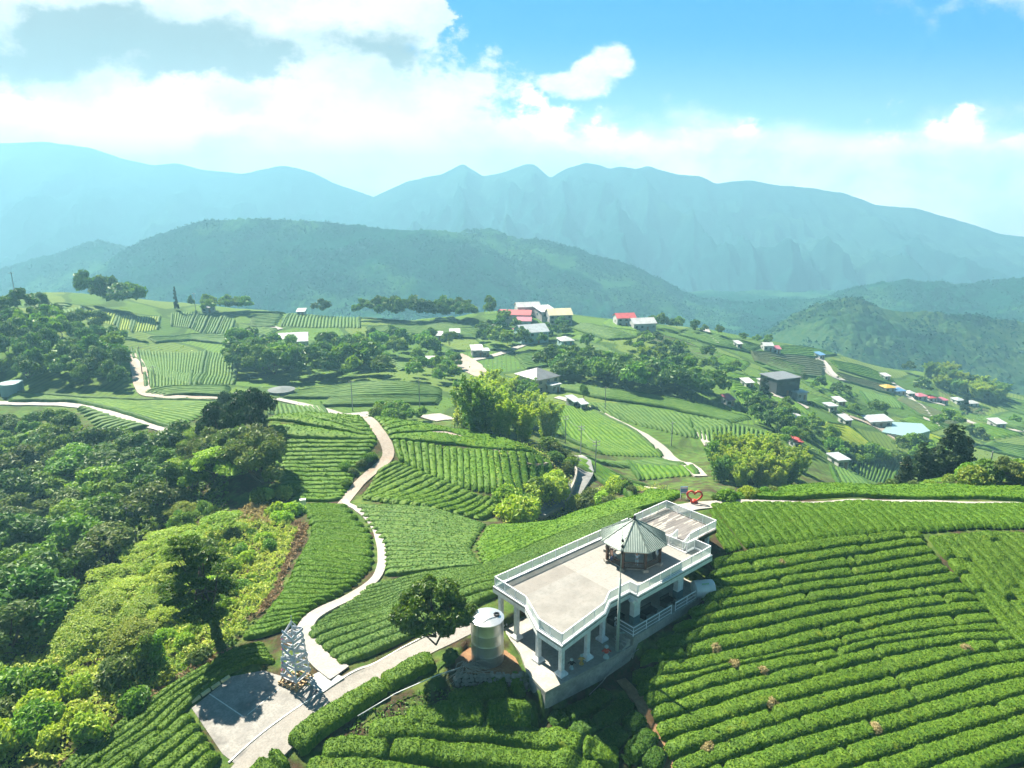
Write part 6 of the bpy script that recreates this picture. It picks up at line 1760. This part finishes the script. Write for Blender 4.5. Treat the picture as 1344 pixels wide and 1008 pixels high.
# --- the woods covering the far hills, one mass each
LEAF_FAR = mat_leaf('leaf_far', (.003, .038, .020), (.006, .056, .026), (.016, .082, .034), .012, .1, 1.0, 0.0, 0.0, 0.0)
for A, cs, sd, mn in HILL_DEF:
    rg = np.random.default_rng(sd); nu, nv = A.shape[:2]
    k = 60000 if mn == 'hill_forest' else 26000
    fi, fj = rg.uniform(0, nu - 1.001, k), rg.uniform(0, 1, k) ** 1.25 * (nv * .8 - 1.001)
    i, j = fi.astype(int), fj.astype(int)
    P = A[i, j] + (A[i + 1, j] - A[i, j]) * (fi - i)[:, None] + (A[i, j + 1] - A[i, j]) * (fj - j)[:, None]
    cl = np.clip(.55 + fbm(P[:, 0] / 60, P[:, 1] / 60, sd + 4, 4) * 1.2, 0, 1)
    keep = rg.random(k) < (cl if mn == 'hill_forest' else cl * .75 - .1); P = P[keep]
    P[:, 2] += rg.uniform(-.5, 2.6, len(P)) * rg.uniform(.3, 1.4, len(P))
    N = np.tile([0, -.25, .95], (len(P), 1))
    V, F = cards_at(P, N, 3.0, rg, .5, 1.2)
    o = bpy.data.objects.new('forest', mesh_cards('forest', V, F, LEAF_FAR, rg)); COL.objects.link(o); tag(o, kind='stuff')
# ------------------------------------------------------------------ houses, sheds, tents, poles
def wall_mat(n, c): return mat_plain(n, c, tuple(k * .85 for k in c), .6, .85, c3=tuple(k * .7 for k in c))
WALLS = {'white': wall_mat('house_white', (.50, .50, .485)), 'cream': wall_mat('house_cream', (.52, .45, .34)), 'teal': wall_mat('house_teal', (.30, .46, .46)), 'dark': wall_mat('house_dark', (.05, .06, .065)), 'grey': wall_mat('house_grey', (.33, .34, .34)), 'wood': wall_mat('house_wood', (.30, .19, .11))}
def roof_mat(n, c):
    m, t, bs = new_mat(n); p = t.obj()
    sx = t.node('ShaderNodeSeparateXYZ'); t.l.new(p, sx.inputs[0])
    rib = t.m('FRACT', t.m('MULTIPLY', sx.outputs[0], 1.6))
    col = t.mix(t.smooth(t.noise(p, .5, 5, .65), .35, .7), c, tuple(k * .72 for k in c))
    col = t.mix(t.m('MULTIPLY', t.m('LESS_THAN', rib, .14), .35), col, tuple(k * .5 for k in c))
    t.set(bs.inputs['Base Color'], col); bs.inputs['Roughness'].default_value = .55; return m
ROOFS = {'red': roof_mat('roof_red', (.52, .085, .09)), 'white': roof_mat('roof_white', (.50, .505, .50)), 'cream': roof_mat('roof_cream', (.62, .56, .34)), 'grey': roof_mat('roof_grey', (.17, .18, .19)), 'pale': roof_mat('roof_pale', (.42, .46, .48)), 'pink': roof_mat('roof_pink', (.55, .16, .22)), 'blue': roof_mat('roof_blue', (.12, .26, .48)), 'yellow': roof_mat('roof_yellow', (.62, .40, .06))}
M_WIN = mat_plain('dark_glass', (.03, .045, .05), (.04, .055, .06), 2, .15, spec=.6)
def house(px, py, wpx, dm, h, rz, wall, roof, kind, label, name='house', cat='house', group=None, rmin=150, storeys=1):
    p = cast1(px, py, rmin)
    sc = np.linalg.norm(p - np.array([0, 0, CZ])) / FOC
    w = wpx * sc
    rz = math.radians(rz)
    z0 = p[2]
    r = empty(name, (p[0], p[1], z0), rz, label, cat, group)
    mb = MB(); mb.box((0, 0, (h - 2.5) / 2), (w, dm, h + 2.5)); wl = mb.build('wall', WALLS[wall], r)
    rb = MB(); ov = .5
    if kind == 'gable':
        rise = dm * .24
        for s in (-1, 1):
            a = [(-w / 2 - ov, s * (dm / 2 + ov), h - .12), (w / 2 + ov, s * (dm / 2 + ov), h - .12), (w / 2 + ov, 0, h + rise), (-w / 2 - ov, 0, h + rise)]
            b = [(x, y, z + .16) for x, y, z in a]
            rb.hexa(a + b) if s < 0 else rb.hexa([a[1], a[0], a[3], a[2], b[1], b[0], b[3], b[2]])
        gb = MB()
        for s in (-1, 1):
            x = s * (w / 2 - .06)
            gb.add([(x - .05, -dm / 2, h), (x - .05, dm / 2, h), (x - .05, 0, h + rise - .05), (x + .05, -dm / 2, h), (x + .05, dm / 2, h), (x + .05, 0, h + rise - .05)], [(0, 2, 1), (3, 4, 5), (0, 1, 4, 3), (1, 2, 5, 4), (2, 0, 3, 5)])
        gb.build('gable', WALLS[wall], r)
    elif kind == 'shed':
        rb.hexa([(-w / 2 - ov, -dm / 2 - ov, h - .1), (w / 2 + ov, -dm / 2 - ov, h - .1), (w / 2 + ov, dm / 2 + ov, h + dm * .16), (-w / 2 - ov, dm / 2 + ov, h + dm * .16), (-w / 2 - ov, -dm / 2 - ov, h + .08), (w / 2 + ov, -dm / 2 - ov, h + .08), (w / 2 + ov, dm / 2 + ov, h + dm * .16 + .18), (-w / 2 - ov, dm / 2 + ov, h + dm * .16 + .18)])
    elif kind == 'hip':
        rise = dm * .22; k = dm * .42
        V = [(-w / 2 - ov, -dm / 2 - ov, h), (w / 2 + ov, -dm / 2 - ov, h), (w / 2 + ov, dm / 2 + ov, h), (-w / 2 - ov, dm / 2 + ov, h), (-w / 2 + k, 0, h + rise), (w / 2 - k, 0, h + rise)]
        rb.add(V, [(3, 2, 1, 0), (0, 1, 5, 4), (2, 3, 4, 5), (1, 2, 5), (3, 0, 4)])
    else:
        rb.box((0, 0, h + .17), (w + 2 * ov, dm + 2 * ov, .34))
    rb.build('roof', ROOFS[roof], r)
    nw = max(2, int(w / 3.2))
    for st in range(storeys):
        zc = h * (st + .55) / storeys
        for i in range(nw):
            x = -w / 2 + w * (i + .5) / nw
            if st == 0 and i == nw // 2:
                m2 = MB(); m2.box((x, -dm / 2 - .03, 1.1), (1.1, .1, 2.2)); m2.build('door', WALLS['wood'], r); continue
            m2 = MB(); m2.box((x, -dm / 2 - .03, zc), (1.4, .1, min(1.3, h / storeys * .45))); f = m2.build('window', M_WIN, r)
    for s in (-1, 1):
        m2 = MB(); m2.box((s * (w / 2 + .03), 0, h * .55), (.1, 1.4, min(1.2, h * .4))); m2.build('window', M_WIN, r)
    return r
VG = 'houses of the hilltop village'
house(676, 421, 42, 9, 4.2, -8, 'white', 'red', 'gable', 'long low house with a red roof at the left of the village', group=VG, rmin=250)
house(692, 411, 30, 9, 4.5, 12, 'white', 'white', 'gable', 'white-roofed building behind the long red roof', group=VG, rmin=250)
house(715, 417, 22, 12, 4.5, 25, 'white', 'white', 'shed', 'white sheet-roofed shed in the middle of the village', group=VG, rmin=250)
house(733, 424, 30, 12, 5.5, 10, 'grey', 'cream', 'gable', 'large building with a cream yellow roof at the right of the village', group=VG, rmin=250, storeys=2)
house(688, 428, 18, 7, 3.6, -5, 'teal', 'pink', 'gable', 'small pink-roofed house in front of the long red one', group=VG, rmin=250)
house(697, 448, 36, 13, 6, 20, 'teal', 'pale', 'gable', 'two-storey house with teal gable wall and pale roof below the village', group=VG, rmin=250, storeys=2)
house(683, 446, 14, 7, 4.5, 20, 'cream', 'pink', 'shed', 'pink-roofed annex beside the teal house', group=VG, rmin=250)
house(742, 453, 16, 8, 3, 15, 'teal', 'white', 'hip', 'small white-roofed hut right of the teal house', group=VG, rmin=250)
house(650, 433, 11, 5, 2.6, 0, 'grey', 'white', 'shed', 'tiny white shed at the left edge of the village, upper one', 'shed', 'shed', VG, 250)
house(651, 443, 9, 5, 2.6, 0, 'grey', 'white', 'shed', 'tiny white shed at the left edge of the village, lower one', 'shed', 'shed', VG, 250)
house(662, 443, 7, 5, 2.6, 10, 'grey', 'white', 'shed', 'tiny white shed between the village trees', 'shed', 'shed', VG, 250)
house(626, 467, 14, 7, 3.4, 10, 'grey', 'white', 'shed', 'pale flat shed by the dirt yard below the village', 'shed', 'shed', VG, 250)
house(637, 468, 8, 6, 3.2, 10, 'grey', 'pale', 'flat', 'small grey shed right of the pale one at the dirt yard', 'shed', 'shed', VG, 250)
house(819, 427, 24, 9, 5, 8, 'white', 'red', 'gable', 'white house with a red roof on the plateau right of the village', group=VG, rmin=280, storeys=2)
house(842, 432, 30, 10, 4, 12, 'white', 'white', 'gable', 'long white-roofed house right of the red-roofed one', group=VG, rmin=280)
house(705, 510, 38, 13, 5.5, 38, 'cream', 'grey', 'hip', 'large dark grey hipped roof house beside the bamboo', rmin=200, storeys=2)
house(722, 513, 14, 7, 3, 38, 'white', 'pale', 'flat', 'low white annex at the right of the grey hipped house', rmin=200)
LG = 'sheds of the plateau'
house(384, 457, 38, 13, 4.5, 14, 'white', 'pale', 'gable', 'long white-roofed workshop among the trees on the left plateau', rmin=250, group=LG)
house(358, 458, 18, 9, 3.6, 0, 'cream', 'pale', 'shed', 'pale low shed left of the long white workshop', 'shed', 'shed', LG, 250)
for (x, y, w, l) in ((430, 473, 13, 'pale hut hidden in the grove before the white workshop'), (574, 446, 13, 'white hut below the skyline trees, left of a pair'), (597, 442, 12, 'white hut below the skyline trees, right of a pair'), (565, 481, 10, 'small pale hut beside the little tea plot'), (396, 414, 9, 'white hut on the striped plateau field'), (274, 409, 12, 'low white shed on the left skyline')):
    house(x, y, w, 6, 2.8, 5, 'grey', 'white', 'shed', l, 'hut', 'hut', LG, 220)
house(752, 533, 9, 5, 2.4, 30, 'grey', 'pale', 'shed', 'grey field hut by the bend of the field road', 'hut', 'hut', LG, 180)
house(764, 537, 8, 4, 2.4, 20, 'teal', 'pale', 'shed', 'tiny teal field hut right of the grey one', 'hut', 'hut', LG, 180)
RG_ = 'houses on the right slope'
house(1022, 515, 34, 11, 7.5, 20, 'dark', 'grey', 'flat', 'modern dark box house with a flat grey roof', group=RG_, rmin=200, storeys=2)
house(1044, 522, 15, 8, 3.2, 20, 'white', 'white', 'flat', 'white flat annex right of the dark box house', group=RG_, rmin=200)
house(1004, 508, 12, 6, 3, 10, 'white', 'white', 'flat', 'white low block left of the dark box house', group=RG_, rmin=200)
house(1037, 555, 17, 7, 2.8, 15, 'white', 'white', 'shed', 'white-roofed hut among trees below the dark box house', 'hut', 'hut', RG_, 180)
house(1099, 611, 13, 6, 3, 10, 'white', 'pale', 'flat', 'small white house above the two-way tea plot', group=RG_, rmin=180)
house(1150, 559, 28, 6, 3, 10, 'cream', 'pale', 'shed', 'long pale shed at the upper end of the pond', 'shed', 'shed', RG_, 200)
house(1006, 460, 11, 6, 3.4, 0, 'white', 'white', 'gable', 'white farmhouse at the top of the right slope, left of two', group=RG_, rmin=250)
house(1016, 463, 9, 6, 2.8, 10, 'white', 'pink', 'gable', 'pink-roofed farmhouse at the top of the right slope', group=RG_, rmin=250)
house(1153, 478, 20, 8, 3, 12, 'white', 'white', 'shed', 'long white greenhouse on the right slope, left of two', 'shed', 'shed', RG_, 250)
house(1176, 482, 16, 8, 3, 12, 'white', 'pale', 'shed', 'long pale greenhouse on the right slope, right of two', 'shed', 'shed', RG_, 250)
house(1307, 561, 12, 6, 3, 10, 'white', 'white', 'shed', 'white hut at the far right end of the valley road', 'hut', 'hut', RG_, 250)
house(1089, 539, 9, 5, 2.6, 10, 'white', 'pale', 'flat', 'tiny pale hut between hedges right of the dark house', 'hut', 'hut', RG_, 220)
house(1075, 471, 7, 5, 3, 20, 'white', 'blue', 'shed', 'tiny blue-roofed hut where the slope road forks', 'hut', 'hut', RG_, 260)
for (x, y, w, rf, l) in ((955, 531, 9, 'pink', 'tiny pink-roofed hut at the end of the smooth field band'), (1100, 532, 9, 'white', 'tiny white hut beside the terrace road right of the dark house'), (1108, 557, 8, 'pale', 'tiny pale hut above the yellow-green plot'), (980, 508, 10, 'white', 'small white hut among bushes left of the dark house'), (1161, 498, 7, 'white', 'tiny white hut above the striped plot on the right slope'), (1042, 587, 7, 'red', 'tiny red-roofed hut behind the bamboo of the lane'), (968, 456, 6, 'white', 'tiny white hut near the plateau rim')):
    house(x, y, w, 5, 2.6, 12, 'white', rf, 'shed', l, 'hut', 'hut', RG_, 150)
TG = 'bright roofs along the valley road'
for i, (x, y, w, rf, l) in enumerate(((1164, 513, 12, 'yellow', 'yellow-roofed stall at the left end of the bright roofs'), (1178, 517, 12, 'blue', 'blue-roofed stall next to the yellow one'), (1192, 520, 8, 'white', 'white stall between the blue and the pink roofs'), (1206, 524, 12, 'pink', 'pink-roofed stall, left of three'), (1220, 526, 10, 'red', 'red-roofed stall between two pink ones'), (1233, 529, 12, 'pink', 'pink-roofed stall at the right of the red one'), (1256, 529, 9, 'pale', 'pale pointed tent right of the bright roofs'), (1273, 533, 12, 'white', 'white long stall at the right end of the bright roofs'))):
    house(x, y, w, 6, 2.6, 8, 'white', rf, 'hip', l, 'stall', 'stall', TG, 280)
# pond
pw = cast([(1157,568),(1168,562),(1207,574),(1218,583),(1190,582)], 200)
mw, t, bs = new_mat('pond_water'); bs.inputs['Base Color'].default_value = (.26, .36, .35, 1); bs.inputs['Roughness'].default_value = .12
zz = float(pw[:, 2].max())
poly_sheet('pond', pw, mw, .9, lambda x, y: zz - .6, 5.0)
# reservoir tank and round basin
q = cast1(17, 516, 170); tk = empty('reservoir', tuple(q), 0, 'wide pale teal water reservoir below the wooded hill', 'reservoir')
mb = MB(); mb.lathe((0, 0, -1), [(3.2, 0), (3.2, 4.2), (3.3, 4.25), (3.3, 4.5), (.1, 4.9)], 28); mb.build('shell', mat_plain('teal_tank', (.12, .24, .26), (.16, .29, .30), .5, .5), tk, smooth=False)
q = cast1(370, 517, 200); tk = empty('basin', tuple(q), 0, 'round dark roofed basin beside the plateau path', 'basin')
mb = MB(); mb.lathe((0, 0, -1), [(4.2, 0), (4.2, 2.4), (4.6, 2.6), (.1, 3.4)], 24); mb.build('shell', mat_plain('basin_roof', (.09, .11, .11), (.13, .15, .15), .8, .8), tk)
# small concrete block at the knoll corner
q = cast1(398, 664); mb = MB(); mb.box((q[0], q[1], q[2] + .45), (.9, .6, 1.3), .2); mb.box((q[0], q[1], q[2] + 1.14), (1.0, .7, .08), .2); o = mb.build('marker_block', M_WHITE); tag(o, 'white concrete block at the lower left corner of the knoll', 'block')
# poles
def pole_at(px, py, h, lab, rmin=100, arms=2, rz=.4):
    q = cast1(px, py, rmin); r = empty('utility_pole', tuple(q), rz, lab, 'utility pole', 'utility poles')
    mb = MB(); mb.tube([(0, 0, -1), (0, 0, h)], [.17, .10], 8); mb.build('shaft', WALLS['grey'], r)
    for k in range(arms):
        m2 = MB(); m2.box((0, -.12, h - .5 - .8 * k), (1.9, .1, .12)); a = m2.build('crossarm', WALLS['grey'], r)
        for s in (-.8, .8):
            m3 = MB(); m3.lathe((s, -.12, h - .42 - .8 * k), [(.05, 0), (.09, .08), (.05, .2)], 6); m3.build('insulator', WALLS['white'], a)
    return q + np.array([0, 0, h - .5])
tops = [pole_at(781, 627, 9, 'grey utility pole with two crossarms by the bend of the gully road', 118), pole_at(762, 600, 9, 'grey utility pole behind the gully road', 150), pole_at(742, 583, 9, 'grey utility pole at the right edge of the bamboo', 150)]
t2 = [pole_at(794, 540, 9, 'slim pole beside the white field road', 180, 1), pole_at(881, 586, 8, 'slim pole in the bumpy field right of the road', 150, 1)]
pole_at(463, 540, 10, 'utility pole behind the knoll, left of two', 170, 1); pole_at(551, 536, 10, 'utility pole behind the knoll, right of two', 170, 1)
pole_at(187, 492, 10, 'tall pole at the left edge of the striped plot', 200, 1); pole_at(204, 507, 7, 'short pole at the foot of the striped plot', 200, 1)
pole_at(23, 404, 15, 'tall pole on the left skyline', 250, 1); pole_at(257, 407, 10, 'thin pole on the skyline above the striped plots', 300, 1); pole_at(1037, 640, 7, 'pale pole in front of the bamboo right of the heart', 110, 1)
pole_at(1296, 630, 5, 'white post among the bushes on the rim', 108, 0); pole_at(180, 716, 7.5, 'steel pole standing among the forest trees', 60, 2)
def wire(a, b, sag):
    t = np.linspace(0, 1, 14)[:, None]; P = a * (1 - t) + b * t; P[:, 2] -= sag * 4 * (t * (1 - t))[:, 0]
    mb = MB(); mb.tube(P, .025, 4); o = mb.build('power_line', WALLS['grey']); return o
tag(wire(tops[0], tops[1], .8), 'power line between the two poles at the gully road', 'wire'); tag(wire(tops[1], tops[2], .8), 'power line from the gully poles towards the bamboo', 'wire')
# hidden forest road with white guard posts
ribbon('forest_road', [(214,665),(222,650),(232,640)], 4.5, M_ASPH, .25, rmin=80)
gp = resample(cast([(218,662),(214,655),(216,647),(221,641),(228,637)], 80), 9)
for i, g in enumerate(gp):
    mb = MB(); mb.tube([(g[0], g[1], g[2] - .2), (g[0], g[1], g[2] + 1.0)], [.2, .16], 8); o = mb.build('guard_post', M_WHITE); tag(o, 'white guard post beside the forest road, {} from the near end'.format(ordinal(i)), 'guard post', 'guard posts on the forest road')
# gully retaining wall along the road
gw = resample(cast([(742,662),(752,645),(757,628),(752,614)], 108), 8)
mb = MB()
for a, b in zip(gw[:-1], gw[1:]): mb.bar((a[0], a[1], a[2] + .3), (b[0], b[1], b[2] + .3), .4, 2.6)
o = mb.build('roadside_wall', M_WALLST); tag(o, 'curved concrete retaining wall on the inside of the gully road', 'wall')
# cut branches under the round tree
q = cast1(612, 893); r = empty('brush_pile', tuple(q), 0, 'pile of bare grey branches leaning below the round tree', 'branches')
rg = np.random.default_rng(12); mb = MB()
for k in range(34):
    a = rg.uniform(-2.6, .2); L = rg.uniform(1.2, 3.0); b0 = np.array([rg.uniform(-.4, .4), rg.uniform(-.1, .7), rg.uniform(.4, 1.3)])
    e = b0 + np.array([math.cos(a) * L, -abs(math.sin(a)) * L * .5, rg.uniform(-1.0, .4)]); mid = (b0 + e) / 2 + rg.normal(0, .15, 3)
    mb.tube([b0, mid, e], [.05, .035, .012], 5)
mb.build('branch', BARK_PALE, r); r.children[0]['kind'] = 'stuff'

# dry patches where single tea bushes have died
for i, (x, y) in enumerate(((1025, 744), (961, 876), (1001, 888), (1012, 927), (1150, 964), (1265, 859), (938, 855), (928, 987))):
    plant('dry_bush', 'bush', 'dry', cast1(x, y), 1.15, 'straw-coloured dead bush in a gap of the curved hedges, {} from the top'.format(ordinal([0, 3, 4, 5, 6, 2, 1, 7][i])), 'dead bushes among the tea')
# ------------------------------------------------------------------ the ground sheet
m, t, bs = new_mat('hillside_ground')
p = t.geo()
vor = t.node('ShaderNodeTexVoronoi', feature='F1'); vor.inputs['Scale'].default_value = .022
wv = t.node('ShaderNodeVectorMath', operation='ADD'); t.l.new(p, wv.inputs[0])
nz = t.n.new('ShaderNodeTexNoise'); nz.inputs['Scale'].default_value = .02; t.l.new(p, nz.inputs['Vector'])
sc_ = t.node('ShaderNodeVectorMath', operation='SCALE'); t.l.new(nz.outputs[1], sc_.inputs[0]); sc_.inputs['Scale'].default_value = 25
t.l.new(sc_.outputs[0], wv.inputs[1]); t.l.new(wv.outputs[0], vor.inputs['Vector'])
cr = t.node('ShaderNodeSeparateColor'); t.l.new(vor.outputs['Color'], cr.inputs[0])
patch = t.ramp(cr.outputs[0], [(0, (.06,.135,.022)), (.3, (.09,.18,.026)), (.55, (.125,.19,.04)), (.8, (.15,.205,.045)), (1, (.10,.20,.025))])
ang = t.m('MULTIPLY', cr.outputs[1], 6.28)
sxy = t.node('ShaderNodeSeparateXYZ'); t.l.new(p, sxy.inputs[0])
ph = t.m('ADD', t.m('MULTIPLY', sxy.outputs[0], t.m('COSINE', ang)), t.m('MULTIPLY', sxy.outputs[1], t.m('SINE', ang)))
st = t.smooth(t.m('SINE', t.m('MULTIPLY', ph, 3.0)), -.2, -.8)
patch = t.mix(t.m('MULTIPLY', st, .55), patch, (.04, .065, .02))
v2 = t.node('ShaderNodeTexVoronoi', feature='DISTANCE_TO_EDGE'); v2.inputs['Scale'].default_value = .022; t.l.new(wv.outputs[0], v2.inputs['Vector'])
patch = t.mix(t.smooth(v2.outputs['Distance'], .05, .02), patch, (.035, .075, .018))
weeds = t.mix(t.smooth(t.noise(p, .7, 5, .65), .4, .62), (.055,.105,.02), (.11,.155,.035))
soil = t.mix(t.smooth(t.noise(p, 1.6, 4, .6), .4, .6), (.075,.05,.03), (.045,.045,.02))
sx_ = t.node('ShaderNodeSeparateXYZ'); t.l.new(p, sx_.inputs[0])
near = t.smooth(sx_.outputs[1], 150, 240)
c = t.mix(t.smooth(t.noise(p, .25, 4, .6), .42, .58), soil, weeds)
c = t.mix(near, c, t.mix(.3, patch, weeds))
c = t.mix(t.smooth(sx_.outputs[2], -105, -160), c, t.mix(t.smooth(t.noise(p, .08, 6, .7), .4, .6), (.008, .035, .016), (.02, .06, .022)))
t.set(bs.inputs['Base Color'], c); bs.inputs['Roughness'].default_value = .95; bs.inputs['Specular IOR Level'].default_value = .1
t.l.new(t.bump(t.noise(p, 2.0, 5, .7), .6, .25), bs.inputs['Normal'])
V = np.stack([G_X, G_Y, G_Z], -1)[:-1].reshape(-1, 3)
me = raw_mesh('ground', V, grid_faces(len(TH) - 1, len(LR), True), [m], smooth=True)
o = bpy.data.objects.new('ground', me); COL.objects.link(o); tag(o, kind='structure')
print("ROWS", N_ROWS, "OBJ", len(COL.objects))
